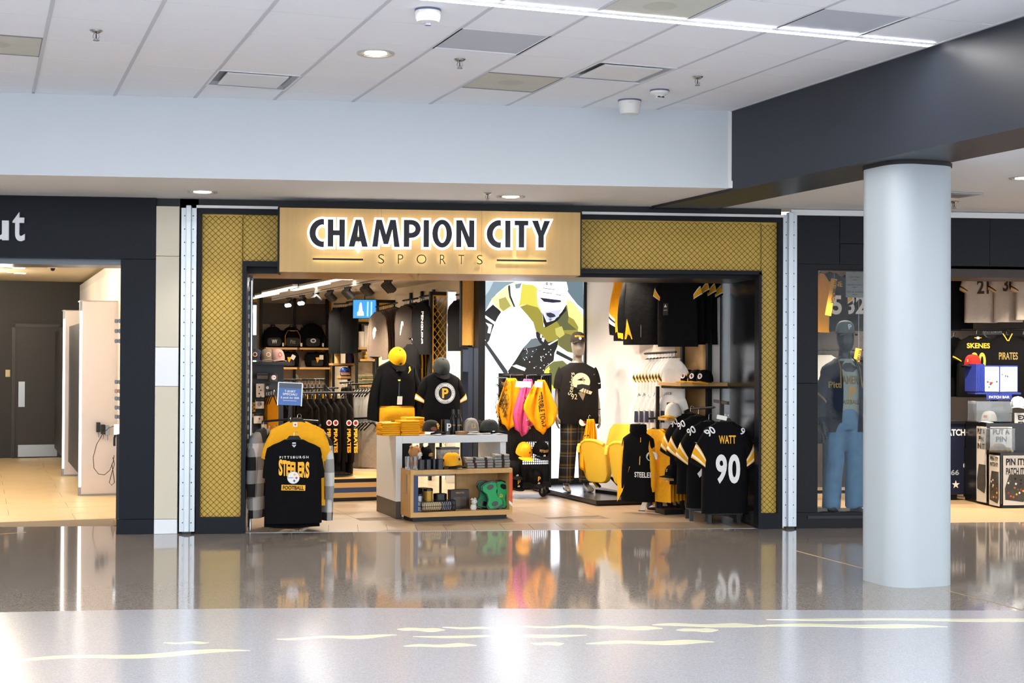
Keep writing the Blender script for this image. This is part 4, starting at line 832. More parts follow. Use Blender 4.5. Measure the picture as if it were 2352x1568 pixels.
for k_ in ('label', 'category'): del c[k_]
c.rotation_euler = (-.08, 0, 0)
# towel over the mannequin's hip
def towel(name, lb, loc, rz, mat, w, h, seed=0, amp=.045, spread=.25, word=None, wmat=None, ptop=.04, group=None, tail=.1, wsc=1.):
    """a cloth pinched at its top and hanging in folds to a point"""
    t = thing(name, lb, 'towel', loc, rz, group); n, m_ = 18, 14; V = []
    def f(u, v):                         # u -1..1, v 0..1 downwards
        wd = ptop+(w/2-ptop)*min(1, v*1.5)**.8; wd *= 1-max(0, v-.75)*spread*3
        x = u*wd+.02*sin(3*v+seed); z = -h*v-tail*abs(u+.3*sin(seed))*v*(-.5)*2 if v < .99 else -h*v+tail*abs(u+.3*sin(seed))
        y = amp*sin(u*7.5+seed+v*1.5)*(.35+v*.6)+.012*sin(u*15+seed*2)-.01
        return x, y, z
    for j in range(m_+1):
        for i in range(n+1): V.append(f(-1+2*i/n, j/m_))
    F = [(j*(n+1)+i, (j+1)*(n+1)+i, (j+1)*(n+1)+i+1, j*(n+1)+i+1) for j in range(m_) for i in range(n)]
    o = obj('cloth', (V, F), mat, t, smooth=60); s_ = o.modifiers.new('thick', 'SOLIDIFY'); s_.thickness = .006; s_.offset = 1
    if word:
        g = tr(text(word, .06*wsc, h*.62*wsc, .02), ry=pi/2*.9)
        GV = []
        for x, y, z in g[0]:
            zz_ = z-h*.56; v = min(.98, max(.02, -zz_/h)); wd = ptop+(w/2-ptop)*min(1, v*1.5)**.8; wd *= 1-max(0, v-.75)*spread*3
            u = max(-1, min(1, (x-.02*sin(3*v+seed))/wd)); GV.append((x, f(u, v)[1]-.008, zz_))
        obj('print', (GV, g[1]), wmat or INK_K, t)
    obj('hook', tube([(0, 0, -.01), (0, 0, .03), (.012, 0, .045), (.022, 0, .03)], .0025, 6), CHROME, t)
    return t
TOWG = M('towel_gold', 'f5a81c', .9, kind='cloth', c2='ea9a10'); TOWP = M('towel_pink', 'd85a92', .9, kind='cloth', c2='c94c84')
towel('rally_towel', 'gold printed towel hanging from the mannequin hip', at(1352, 962, 16.55), radians(10), TOWG, .20, .62, 1.2, .02, .2, 'TERRIBLE', INK_K)
# stadium seats
SEAT = M('seat_yellow', 'e6bd3a', .42)
def seat(loc, rz, lb):
    t = thing('stadium_chair', lb, 'stadium seat', loc, rz, 'folded stadium seats')
    V, F = prism(rrect(-.225, .225, 0, .42, .05, 5), -.012, .012)     # curved back
    def bend(g, k=.55, y0=0., lean=0., dz=0.): return ([(x, y-k*x*x+y0+(z)*lean, z+dz) for x, y, z in g[0]], g[1])
    def cutg(x0, x1, z0, z1, r, y0, y1, n=10):     # rounded panel subdivided across its width so that it can bend
        R = []
        for i in range(n+1):
            x = x0+(x1-x0)*i/n; e = min(x-x0, x1-x); ins = r-sqrt(max(0, r*r-(r-min(e, r))**2)); R.append([(x, y0, z0+ins), (x, y1, z0+ins), (x, y1, z1-ins), (x, y0, z1-ins)])
        return rings(R)
    obj('backrest', bend(cutg(-.215, .215, 0, .46, .07, -.014, .014), .5, .16, .30, .32), SEAT, t, bev=.006, smooth=40)
    obj('seat_pan', bend(cutg(-.22, .22, 0, .48, .12, -.032, .032), -.5, -.10, -.16, .13), SEAT, t, bev=.012, smooth=40); obj('pan_lip', tube([(-.2, -.165, .565), (-.1, -.185, .60), (0, -.19, .607), (.1, -.185, .60), (.2, -.165, .565)], .022, 10), SEAT, t, smooth=60)
    for s_ in (-1, 1):
        a = obj('side_standard', tube([(s_*.245, -.18, .46), (s_*.25, -.17, .54), (s_*.25, -.06, .56), (s_*.25, .0, .49), (s_*.25, -.03, .33), (s_*.25, .02, .16), (s_*.25, .10, .06)], [.018, .024, .024, .026, .032, .03, .02], 8), SEAT, t, smooth=60)
    obj('number_plate', bend((tr(flat(rrect(-.025, .025, -.03, .03, .004)))[0], [tuple(range(20))]), .5, .26, .3, .70), M('plate_grey', 'a8a49a', .4, .5), t, (0, .005, 0))
    obj('pivot_bracket', cbox(-.25, -.02, .30, .02, .08, .14), M('plate_grey'), t); obj('pivot_bracket', cbox(.25, -.02, .30, .02, .08, .14), M('plate_grey'), t)
    obj('strut', tube([(-.2, .10, .06), (-.2, -.06, .2)], .016, 8), DARK, t); obj('strut', tube([(.2, .10, .06), (.2, -.06, .2)], .016, 8), DARK, t); obj('foot_rail', box(-.24, .24, .06, .16, .0, .03), DARK, t)
    return t
q = onZ(1392, 1136, .06)+Vector((.0, .12, 0)); _sa = -radians(62); seat(q, _sa, 'folded yellow stadium seat nearest the mannequin'); seat(q+Vector((cos(_sa), sin(_sa), 0))*.51, _sa, 'folded yellow stadium seat nearest the jackets')
# ---------------------------------------------------------------- black rack with towels, chains and caps
rk = at(1205, 1127, 16.75); rk.z = 0; rz_ = GA-.05
t = thing('towel_rack', 'black wheeled grid rack hung with towels and caps', 'display rack', rk, rz_)
zt_ = at(1205, 857, 16.75).z; W2 = .30
for s_ in (-1, 1): obj('upright', box(s_*W2-.015, s_*W2+.015, -.02, .02, .1, zt_), DARK, t)
obj('top_bar', box(-W2-.015, W2+.015, -.02, .02, zt_-.03, zt_), DARK, t); obj('base_box', box(-W2, W2, -.06, .25, .10, .16), DARK, t, bev=.004)
P = []
for i in range(1, 24): P.append(box(-W2+i*.025-.004, -W2+i*.025+.004, .012, .02, .16, zt_-.03))
for j in range(1, 48): P.append(box(-W2, W2, .012, .02, .16+j*.025-.004, .16+j*.025+.004))
o = obj('grid_panel', join(*P), M('grid_black', '0f0f12', .5), t); o['kind'] = 'stuff'
obj('back_panel', box(-W2, W2, .022, .026, .62, zt_-.03), DARK, t); obj('back_panel', box(-W2, -.02, .022, .026, .16, .62), DARK, t); obj('back_panel', box(-.02, W2, .022, .026, .16, .36), DARK, t)
for x_ in (-.27, -.16, 0., .17): obj('peg', tube([(x_, 0, zt_-.022), (x_, -.42, zt_-.012)], .004, 6), STEEL, t)
for x_, y_ in ((.18, -.12), (.30, .15), (-.26, -.1), (-.26, .2)):
    w_ = obj('caster', tr(lathe([(0, -.014), (.05, -.014), (.055, -.006), (.055, .006), (.05, .014), (0, .014)], 18), (x_, y_, .055), ry=pi/2, rz=.5), M('rubber', '121214', .6), t, smooth=40); obj('fork', box(x_-.02, x_+.02, y_-.02, y_+.02, .07, .12), STEEL, w_)
    obj('hub', tr(lathe([(0, -.016), (.02, -.016), (.02, .016), (0, .016)], 10), (x_, y_, .055), ry=pi/2, rz=.5), STEEL, w_)
yv = Vector((0, -.12, 0))
towel('rally_towel', 'plain gold towel at the left of the wheeled rack', at(1172, 868, 16.6), rz_, TOWG, .36, .60, .3, .035, .35, None, ptop=.06, tail=.14)
towel('rally_towel', 'pink printed towel in the middle of the wheeled rack', at(1209, 870, 16.55), rz_, TOWP, .26, .66, 2.1, .035, .3, 'TERRIBLE', M('print_pale', 'f0c6d6', .8), tail=.12)
towel('rally_towel', 'gold towel with black print at the right of the wheeled rack', at(1243, 872, 16.4), rz_, TOWG, .40, .62, 3.4, .03, .3, 'TERRIBLE TOWEL', INK_K, tail=.16, wsc=1.1)
for k, (px, lb) in enumerate(((1193, 'white price card on the plain gold towel'), (1210, 'white price card on the pink towel'), (1236, 'white price card on the printed gold towel'))):
    q = at(px, 882, 16.3); c = obj('price_card', prism([(-.05, -.03), (.05, -.04), (.06, .03), (-.04, .035)], -.001, .001), PAPER, None, q, rz_+.1*k); tag(c, lb, 'tag', 'price cards on the towel rack')
for k in range(9):                       # chain necklaces
    q = at(1143+k*2.6, 867, 16.6-.01*k); L_ = .30+.045*(k % 4)+(.1 if k < 4 else 0)
    P = []
    for i in range(26):
        a = i/25; x_ = -.02+.04*a; z = -L_*(1-(2*a-1)**2)**.5; P.append((x_+.015*sin(i), .01*(i % 2), z))
    t = thing('chain_necklace', ('black chain necklace on the towel rack, '+ORD(k, 5) if k < 5 else 'gold chain necklace beside the black chains, '+ORD(k-5, 4)), 'necklace', q, rz_, 'chain necklaces')
    lk = []
    for i in range(25):
        p0 = Vector(P[i]); p1 = Vector(P[i+1]); m_ = (p0+p1)/2; lk.append(tr(tube([(.010*cos(a), 0, .016*sin(a)) for a in [2*pi*j/6 for j in range(6)]], .0028, 4, True), tuple(m_), rz=(i % 2)*1.2, ry=math.atan2((p1-p0).x, (p1-p0).z)))
    o = obj('links', join(*lk), M('chain_black', '26262c', .35, .7) if k < 5 else M('chain_gold', '8a7646', .35, .7), t); o['kind'] = 'stuff'; obj('clasp', cbox(0, 0, 0, .01, .01, .012), STEEL, t)
for px, py, lb, cm, bmt, lg, lm_ in ((1203, 1042, 'gold cap hanging on the rack below the towels', GOLD, GOLD, None, None), (1241, 1040, 'black cap with tan lettering hanging on the rack', BLKC, BLKC, 'PITTSBURGH', M('print_tan')), (1179, 1085, 'black cap with faint mark low on the rack', BLKC, BLKC, None, None), (1182, 1110, 'black cap with gold P half hidden behind the wood unit', BLKC, BLKC, 'P', INK_G), (1228, 1103, 'black cap with gold P at the foot of the rack', BLKC, BLKC, 'P', INK_G)):
    c, put = cap('baseball_hat', lb, at(px, py, 16.55), rz_+.15, cm, bmt, .10, .135, lg, lm_, .03 if lg != 'P' else .05, .11 if lg and lg != 'P' else None, tilt=.35, group='caps on the towel rack')
    if cm is BLKC: put('sticker', flat(disc(.016, 12)), PAPER, 0, .012, .004)
    else: put('mark', flat([(-.012, -.01), (.012, -.012), (.0, .014)]), INK_K, .02, .06)
# ================================================================ CENTRE TABLE
CW = M('table_white', 'dfe3e6', .35); TBASE = M('table_base', '4a4440', .4)
g0 = onGY(909, 1100, .96).dot(GR); g1 = onGY(1166, 1003, .96).dot(GR); zt = onGY(909, 1001, .96).z
tb = thing('display_table', 'white framed centre display table with dark base', 'table', G(g0, .96, 0), GA); wT = g1-g0
obj('left_leg', box(0, .065, 0, .74, .165, zt), CW, tb, bev=.003); obj('left_base', box(.002, .063, .004, .735, 0, .165), TBASE, tb); obj('top', box(.065, wT, 0, .74, zt-.075, zt), CW, tb, bev=.003)
obj('right_leg', box(wT-.06, wT, .05, .74, .165, zt-.075), CW, tb); obj('right_base', box(wT-.058, wT-.002, .08, .735, 0, .165), TBASE, tb)
obj('inner_shelf', box(.065, wT-.06, .10, .73, .40, .43), CW, tb); obj('inner_back', box(.065, wT*.3, .71, .73, .43, zt-.075), DARK, tb)
h0 = onGY(943, 1140, .60).dot(GR); h1 = onGY(1177, 1140, .60).dot(GR); zs = onGY(943, 1080, .60).z
TY = .60
wu = thing('wood_shelf_unit', 'low pale wood shelf unit pushed against the white table', 'shelving', G(h0, TY, 0), GA); wW = h1-h0; zb = onGY(943, 1189, .60).z
obj('top_board', box(0, wW, 0, .35, zs-.045, zs), WOOD, wu, bev=.002); obj('bottom_board', box(0, wW, 0, .35, zb, zb+.05), WOODH, wu, bev=.002)
obj('left_side', box(0, .03, 0, .35, zb+.05, zs-.045), WOOD, wu); obj('right_side', box(wW-.03, wW, 0, .35, zb+.05, zs-.045), WOOD, wu)
obj('navy_stripe', box(.03, .075, -.001, .004, zb+.05, zs-.055), M('stripe_navy', '2f3f66', .5), wu); P = [(wW-.035, zb+.14), (wW, zb+.11), (wW, zs-.045), (wW-.035, zs-.045)]
obj('orange_stripe', prism(P, -.002, .0), M('stripe_orange', 'd9582c', .5), wu); obj('cream_stripe', prism([(wW-.035, zb+.11), (wW, zb+.08), (wW, zb+.11), (wW-.035, zb+.14)], -.002, 0), PAPER, wu)
obj('plinth', box(.03, wW-.05, .03, .34, 0, zb), DARK, wu); obj('back_board', box(wW*.55, wW-.03, .40, .35, zb+.05, zs-.045), WOOD, wu); obj('key_strip', box(-.002, 0, .12, .15, zb+.22, zs-.05), STEEL, wu)
def onT(px, dy=.0, base='table'):         # spot on the white table's top
    p = onGY(px, 1000, .96+dy); p.z = zt+.001; return p
def onS(px, dy=.0, z=None): p = onGY(px, 1080, TY+dy); p.z = (zs if z is None else z)+.001; return p
FA = GA+.12
def folded(name, lb, cat, p, rz, w, d, n, th, mats, group, edge=None):
    """n folded cloths, each a thing of its own, stacked"""
    for k in range(n):
        V, F = tube([(-w/2, -d/2+th/2, 0), (w/2, -d/2+th/2, 0)], th/2, 8)
        g = join(box(-w/2, w/2, -d/2+th/2, d/2, -th/2, th/2*.0), (V, F), box(-w/2, w/2, -d/2+th/2, d/2, 0, th/2))
        l_ = lb if n == 1 else lb+(', topmost' if k == n-1 else ', lowest' if k == 0 else ', %s up' % ('first second third fourth fifth sixth seventh eighth ninth tenth'.split()[k]))
        t = thing(name, l_, cat, p+Vector((random.uniform(-.008, .008), random.uniform(-.008, .008), th*(k+.5))), rz+random.uniform(-.05, .05), group)
        obj('fold', tr(g, (0, 0, 0)), mats[k % len(mats)], t, smooth=50)
        if edge: obj('stripe', tr(box(-w*.05, w*.12, -d/2-.002, d/2, -th*.46, th*.50)), edge, t)
for px, dy, n, lb in ((893, .16, 6, 'folded gold towel in the left stack on the centre table'), (937, .12, 7, 'folded gold towel in the front stack on the centre table'), (948, .38, 8, 'folded gold towel in the rear stack on the centre table')):
    folded('folded_towel', lb, 'towel', onT(px, dy), FA-.1, .19, .2, n, .021, [GOLD], 'folded gold towels')
def capT(px, dy, lb, cm, bm, **k): p = onT(px, dy); p.z += k.pop('dz', .033); return cap('baseball_hat', lb, p, k.pop('rz', FA), cm, bm, **k)
c, put = capT(990, .12, 'black cap with gold P on the centre table', M('dark_olive_cloth', '1e1d1a', .9), BLKC, logo='P', lm=INK_G, lh=.055, rz=FA+.55)
put('side_patch', flat(disc(.022, 10)), M('print_rust', '8a4a2a', .7), -.05, .03)
def cyl(name, lb, cat, p, r, h, mat, rz=FA, lid=None, word=None, wm=None, taper=1., handle=False, group=None, mouth=True):
    t = thing(name, lb, cat, p, rz, group); obj('vessel', lathe([(0, 0), (r*taper, 0), (r, h*.5), (r, h), (r*.93, h), (r*.9, h*.1), (0, h*.1)] if mouth else [(0, 0), (r*taper, 0), (r, h*.5), (r, h), (0, h)], 22), mat, t, smooth=50)
    if lid: obj('lid', lathe([(0, h), (r*1.03, h), (r*1.03, h+.02), (r*.8, h+.026), (0, h+.026)], 22), lid, t, smooth=50)
    if handle: obj('handle', tube([(r*.95, 0, h*.85), (r*1.55, 0, h*.8), (r*1.6, 0, h*.35), (r*.95, 0, h*.2)], .007, 8), mat, t, smooth=60)
    if word: g = text(word, min(h*.55, r*1.3), None, .02); obj('print', ([(x, -sqrt(max(0, r*r-x*x))-.002, z+h*.5) for x, y, z in g[0]], g[1]), wm or INK_W, t)
    return t
cyl('mug', 'black tumbler with white P on the centre table', 'mug', onT(1026, .14), .058, .15, M('gloss_black', '131316', .25), word='P', lid=None)
def bottle(lb, p, r=.034, h=.25):
    t = thing('water_bottle', lb, 'bottle', p, FA, 'black steel bottles on the centre table'); obj('body', lathe([(0, 0), (r, 0), (r, h*.55), (r*.8, h*.68), (r*.5, h*.78), (r*.48, h*.84), (0, h*.84)], 18), M('bottle_dark', '17191c', .28, .3), t, smooth=50); obj('cap', lathe([(0, h*.84), (r*.52, h*.84), (r*.52, h), (0, h)], 14), M('gloss_black'), t, smooth=40)
    g = text('PIRATES', .014, r*1.3, .02); obj('print', ([(x, -sqrt(r*r-x*x)-.002, z+h*.36) for x, y, z in g[0]], g[1]), INK_G, t)
bottle('black steel bottle behind the tumbler with P', onT(1041, .2)); bottle('black steel bottle beside the grey cap', onT(1053, .17))
q = onT(1060, .06); t = thing('coaster_box', 'flat tan round box on the table front edge', 'box', q, FA); obj('box', lathe([(0, 0), (.062, 0), (.062, .026), (0, .026)], 24), M('kraft', '9c7b56', .7), t, smooth=40); obj('lid', lathe([(0, .026), (.064, .026), (.064, .034), (0, .034)], 24), M('kraft'), t, smooth=40)
c, put = capT(1082, .13, 'grey flat cap with tan square patch on the centre table', M('grey_felt', '9a958f', .9, kind='cloth'), M('grey_felt'), rz=FA-.15, h=.13)
put('patch', flat(rrect(-.022, .022, -.022, .022, .003)), M('patch_tan', 'c6a96c', .7), 0, .055)
CAMO = M('camo_cloth', '121516', .9, kind='noise', c2='3c4341', sc_=16)
c, put = capT(1124, .14, 'dark camouflage cap at the right end of the centre table', CAMO, BLKC, rz=FA+.7, r=.095)
q = onT(1092, .42); t = thing('folded_shirt', 'rumpled black shirt heaped behind the grey cap', 'shirt', q, FA); obj('cloth', tr(lathe([(0, 0), (.17, 0), (.16, .05), (.10, .10), (.04, .13), (0, .135)], 14), s=(1.15, .7, 1)), BLKC, t, smooth=60); obj('print', tr(flat(rrect(-.05, .05, -.015, .015, .004)), (.07, -.11, .075), ry=.4), INK_G, t)
# shelf goods
for k, px in enumerate((936, 945, 954, 962)):
    cyl('pint_glass', ('clear printed glass at the left end of the wood unit', 'clear printed glass second from the left on the wood unit', 'clear printed glass third from the left on the wood unit', 'clear printed glass nearest the dark mugs')[k], 'glass', onS(px, .05+.07*(k % 2)), .026, .13, GLASS, taper=.8, word='P' if k else None, wm=M('print_orange', 'd06a2a', .6), group='printed pint glasses')
def plush(lb, p, c1, c2, s_=1.):
    t = thing('plush_toy', lb, 'plush toy', p, FA+.5); s2 = s_
    obj('body', tr(lathe([(0, 0), (.05, .0), (.065, .04), (.05, .09), (0, .11)], 14), s=(s2, s2*.9, s2)), c1, t, smooth=60); obj('head', tr(lathe([(0, -.055), (.035, -.045), (.058, 0), (.045, .04), (0, .056)], 16), (0, -.01, .135*s2), s=(s2, s2, s2)), c1, t, smooth=60)
    obj('muzzle', tr(lathe([(0, -.02), (.022, -.012), (.024, .01), (0, .022)], 12), (0, -.06*s2, .12*s2), s=(s2, s2, s2)), c2, t, smooth=60); obj('nose', tr(lathe([(0, -.006), (.009, 0), (0, .007)], 8), (0, -.085*s2, .125*s2)), INK_K, t)
    for x_ in (-1, 1): obj('ear', tr(lathe([(0, -.012), (.02, 0), (0, .018)], 10), (x_*.042*s2, .0, .185*s2)), c1, t, smooth=60); obj('eye', tr(lathe([(0, -.005), (.006, 0), (0, .005)], 6), (x_*.02*s2, -.062*s2, .15*s2)), INK_K, t)
plush('tan plush bear with white muzzle behind the pint glasses', onS(951, .25), M('plush_tan', 'b98658', .95, kind='cloth'), WHC, 1.15); plush('black plush toy beside the tan bear', onS(977, .26), BLKC, M('plush_tan'), 1.1)
for k, px in enumerate((968, 983, 998)): cyl('mug', ('dark glossy mug beside the glasses', 'dark glossy mug in the middle of the mug row', 'dark glossy mug beside the picture mug')[k], 'mug', onS(px, .06+.03*k), .04, .095, M('mug_navy', '14171f', .2), rz=FA+.6, handle=True, group='dark mugs on the wood unit')
cyl('mug', 'dark mug with an orange and white picture', 'mug', onS(1011, .05), .041, .098, M('mug_navy'), rz=FA+.8, handle=True, word='P', wm=M('print_orange'))
p = onS(1038, .09); p.z += .033; c, put = cap('baseball_hat', 'bright gold cap with black visor on the wood unit', p, FA+.25, GOLD, BLKC, .10, .125); put('patch', flat(rrect(-.02, .02, -.03, .03, .003)), M('patch_grey', '9aa4b4', .7), .01, .06); put('patch_mark', flat(disc(.013, 10)), INK_K, .01, .065, .006)
t = thing('gift_box', 'grey camouflage pattern box behind the gold cap', 'box', onS(1028, .26), FA); obj('carton', box(-.10, .10, -.06, .06, 0, .19), M('camo_pale', 'b8b8b2', .7, kind='noise', c2='54584f', sc_=40), t, bev=.003); obj('lid', box(-.102, .102, -.062, .062, .18, .20), M('gloss_black'), t)
SOCK = M('sock_grey', '9a9894', .95, kind='cloth'); SB = M('sock_brown', '33241f', .9)
for px, n, lb in ((1085, 4, 'rolled grey socks in the stack by the gold cap'), (1110, 4, 'rolled grey socks in the middle stack on the wood unit'), (1150, 5, 'rolled grey socks in the stack at the orange stripe')):
    folded('sock_pair', lb, 'socks', onS(px, .14), FA-.2, .15, .14, n, .026, [SOCK], 'rolled grey socks', SB)
zf = zb+.05
cyl('tumbler', 'black lidded tumbler with silver base in the lower shelf', 'tumbler', onS(962, .10, zf), .042, .15, STEEL, lid=M('gloss_black'), mouth=False); cyl('tumbler', 'tall black and gold travel tumbler in the lower shelf', 'tumbler', onS(984, .16, zf), .044, .19, M('tumbler_gold', 'b08a2c', .35, .3), lid=M('gloss_black'), mouth=False)
obj_ = cyl('travel_mug', 'tall black travel mug at the back of the lower shelf', 'tumbler', onS(972, .24, zf), .05, .215, M('gloss_black'), mouth=False); cyl('ice_bucket', 'glossy black bucket in the lower shelf', 'bucket', onS(1011, .2, zf), .068, .155, M('gloss_black'))
t = thing('boxed_frame', 'dark boxed picture frame in the lower shelf', 'box', onS(1053, .22, zf), FA); obj('carton', box(-.10, .10, -.04, .04, 0, .19), M('carton_dark', '2a211c', .35), t, bev=.003); obj('window', flat(rrect(-.07, .07, .03, .12, .006), -.042), M('carton_window', '50463a', .3), t); obj('title', tr(text('PIRATES', .016, .09, .01), (0, -.043, .16)), M('print_tan'), t)
# wire basket with pinstriped cloths
p = onS(1003, .07, zf); t = thing('wire_basket', 'black wire basket at the front of the lower shelf', 'basket', p, FA)
for z_ in (.0, .05, .095): obj('hoop', tube([(x, y, z_+.003) for x, y in rrect(-.19, .19, -.065, .075, .04, 4)], .003, 5, True), DARK, t)
for a, b in rrect(-.19, .19, -.065, .075, .04, 4): obj('wire', tube([(a, b, 0), (a, b, .098)], .002, 4), DARK, t)
for k in range(3):
    t = thing('pinstripe_shirt', ('rolled cream pinstripe shirt at the left of the wire basket', 'rolled cream pinstripe shirt in the middle of the wire basket', 'rolled navy striped cloth at the right of the wire basket')[k], 'shirt', p+GR*(-.11+.1*k)+Vector((0, .01, .048)), FA, 'rolled shirts in the basket'); obj('roll', tube([(-.05, 0, 0), (.05, 0, 0)], .044, 12), M('pinstripe_cream', 'c9b692', .9) if k < 2 else M('stripe_cloth', '23283a', .9), t, smooth=40)
    for j in range(5): obj('stripe', tr(lathe([(.0445, -.002), (.0455, 0), (.0445, .002)], 12), (-.04+j*.02, 0, 0), ry=pi/2), INK_K if k < 2 else INK_W, t)
# bone shaped toys
def bone_poly(s_=1.):
    L_ = []
    for cx, cz, a0, a1 in ((.055, .085, -60, 200), (-.055, .085, -20, 240), (-.055, -.085, 120, 380), (.055, -.085, 160, 420)): L_ += [(s_*(cx+.045*cos(radians(a))), s_*(cz+.045*sin(radians(a)))) for a in range(a0, a1+1, 26)]
    return L_
for k, (px, dy, rr, lb) in enumerate(((1130, .06, -.25, 'large green dog bone toy with black edge'), (1112, .12, .2, 'dark green dog bone toy behind the large one'), (1150, .1, .35, 'green and white dog bone toy at the right of the shelf'))):
    t = thing('bone_toy', lb, 'pet toy', onS(px, dy, zf+.135), FA); t.rotation_euler = (-.15, rr, FA); hull = [(-.075, -.135), (-.03, -.14), (.03, -.14), (.09, -.125), (.10, -.08), (.06, -.03), (.055, .02), (.085, .07), (.085, .12), (.04, .145), (-.04, .145), (-.09, .125), (-.10, .08), (-.06, .03), (-.06, -.03), (-.095, -.09)]
    obj('backing', prism(hull, -.008, .008), M('gloss_black'), t, bev=.004); obj('green_face', prism([(x*.86, z*.88) for x, z in hull], -.018, -.006), M('toy_green', '1fa35c', .6) if k != 1 else M('toy_dark_green', '146b40', .6), t, bev=.004)
    for z_ in (.085, -.085): obj('hole', flat(disc(.032, 14, 0, z_, 1.2, .8), -.0195), M('gloss_black'), t)
    if k == 2: obj('print', tr(text('P', .05), (.0, -.021, -.02)), INK_G, t)
plush('small grey plush beside the bone toys', onS(1088, .07, zf), WHC, SOCK, .55)
# ================================================================ TORSO FORMS BEHIND THE TABLE
def torso_form(loc_top, rz, lb, mat, w, h, sl, sln, ang, stripes=(), floor_z=0.):
    t = thing('torso_form', lb, 'mannequin', loc_top, rz); T = Torso(w, h, .12, -.02, .008, 18, .3, p=2.5, neck=.06, droop=.085)
    obj('shirt', T.g, mat, t, smooth=60)
    for s_ in (-1, 1):
        a = (s_, (w/2*.82, -.12), ang, sln, .095, .07 if sl == 'long' else .085, .085, .06)
        o = obj('sleeve', sleeve(*a), mat, t, smooth=60)
        for t0, t1, sm in stripes: obj('sleeve_stripe', sleeve(*a, t0, t1, 1.03), sm, o, smooth=60)
    obj('neck', lathe([(.062, -.03), (.056, .02), (.055, .055), (0, .06)], 16), M('form_black', '141416', .4), t, smooth=60)
    hz = loc_top.z; obj('pole', tube([(0, 0, -h+.02), (0, 0, -hz+.02)], .014, 8), DARK, t); obj('base', lathe([(0, -hz), (.14, -hz), (.14, -hz+.015), (0, -hz+.02)], 20), DARK, t); return t, T
p = at(911, 826, 15.9); t, T = torso_form(p, GA-.02, 'torso form in a black jacket over a gold shirt behind the table', BLKC, .44, .50, 'long', .60, 13)
T.put(t, 'shirt_gap', flat([(-.03, .10), (.03, .10), (.012, -.03), (-.012, -.03)]), M('gold_green', 'b9b04a', .8), .0, -.2, .004); T.put(t, 'zip', flat([(-.006, -.16), (.006, -.16), (.006, .0), (-.006, .0)]), M('zip_grey', '3a4448', .4, .5), .0, -.24)
T.put(t, 'chest_logo', flat([(-.02, -.04), (.0, -.02), (.02, .0), (.012, .04), (-.005, .03), (0, 0)]), INK_G, .12, -.11); T.put(t, 'price_card', flat(rrect(-.028, .028, -.045, .045, .003)), PAPER, .01, -.44, .01)
T2 = Torso(.40, .2, .115, .02, .004, 14, 0., p=2.6, neck=.19, droop=.01); g = T2.g; obj('undershirt', tr(([q for q in g[0]], g[1]), (0, 0, -.465)), GOLD, t, smooth=60)
q = p+Vector((0, -.03, .012)); c, put = cap('baseball_hat', 'gold cap worn brim down by the jacketed torso', q, GA+.15, M('cap_gold', 'e3a81e', .85, kind='cloth'), BLKC, .105, .125, tilt=.75); put('logo', flat([(-.02, -.01), (.01, -.014), (.02, .008), (-.004, .012)]), INK_K, .0, .03)
p = at(1013, 852, 15.7); t, T = torso_form(p, GA-.08, 'torso form in a black shirt with round P badge behind the table', BLKC, .43, .66, 'short', .27, 22, ((.74, .80, GOLD), (.80, .92, INK_W), (.92, .97, GOLD)))
for r0_, r1_, mt in ((.108, .112, INK_W), (.072, .103, M('badge_pale', 'd6dde0', .7))): T.put(t, 'badge_ring', ringflat(r0_, r1_, 36), mt, .02, -.235)
T.put(t, 'badge_centre', flat(disc(.07, 28)), INK_K, .02, -.235, .004); T.put(t, 'print', text('P', .105, .07, .03), INK_G, .02, -.235, .007)
def arc_text(T, par, word, r, a0, a1, h, x, z, mat):
    for i, ch in enumerate(word):
        if ch == ' ': continue
        a = radians(a0+(a1-a0)*i/max(1, len(word)-1)); g = tr(text(ch, h), (r*cos(a), 0, r*sin(a)), ry=-(a-pi/2)); T.put(par, 'badge_letter', g, mat, x, z, .008)
arc_text(T, t, 'PITTSBURGH', .0875, 205, 110, .018, .02, -.235, INK_K); arc_text(T, t, 'BASEBALL', .0875, 70, -20, .018, .02, -.235, INK_K); T.put(t, 'badge_word', text('SINCE 1887', .016, .08), INK_K, .02, -.322, .008)
q = p+Vector((0, -.02, .02)); c, put = cap('baseball_hat', 'dark camouflage cap on the torso with the P badge', q, GA, CAMO, BLKC, .10, .125, tilt=.55)
# ================================================================ FRONT LEFT T-SHIRT RACK
rp = onZ(665, 1208); t = thing('tshirt_rack', 'black round based rack by the left jamb', 'garment rack', rp, 0)
obj('base', lathe([(0, 0), (.19, 0), (.195, .02), (.17, .045), (.06, .055), (0, .06)], 30), M('gloss_black'), t, smooth=40); obj('post', tube([(0, 0, .05), (0, 0, 1.22)], .02, 10), DARK, t); obj('front_arm', tube([(0, 0, 1.02), (0, -.1, 1.0), (0, -.30, .84)], .011, 8), DARK, t)
for s_ in (-1, 1): obj('side_arm', tube([(0, 0, 1.0), (s_*.26, 0, .98)], .011, 8), DARK, t)
p = at(675, 1009, 13.02); t, T = top_garment('tshirt', 'black shirt with gold football print at the front of the left rack', 'shirt', p, radians(5), BLKC, .49, .745, .05, 'short', 13, .29, (), r0=.11, r1=.09, p=3.8, fold=.008, hw=.16, hook=.10, clip=True)
obj('collar', tube([(.095*cos(a), .03*sin(a), -.012-.014*(1-sin(a))) for a in [2*pi*i/18 for i in range(18)]], .008, 6, True), BLKC, t)
T.put(t, 'print', text('PITTSBURGH', .022, .255, .015, space=1.5), INK_W, .0, -.155)
for i, ch in enumerate('STEELERS'):
    u = (i-3.5)/3.5; T.put(t, 'print', text(ch, .125+.02*abs(u), .034, .05), INK_G, u*.118, -.262+.006*abs(u)-.012*u)
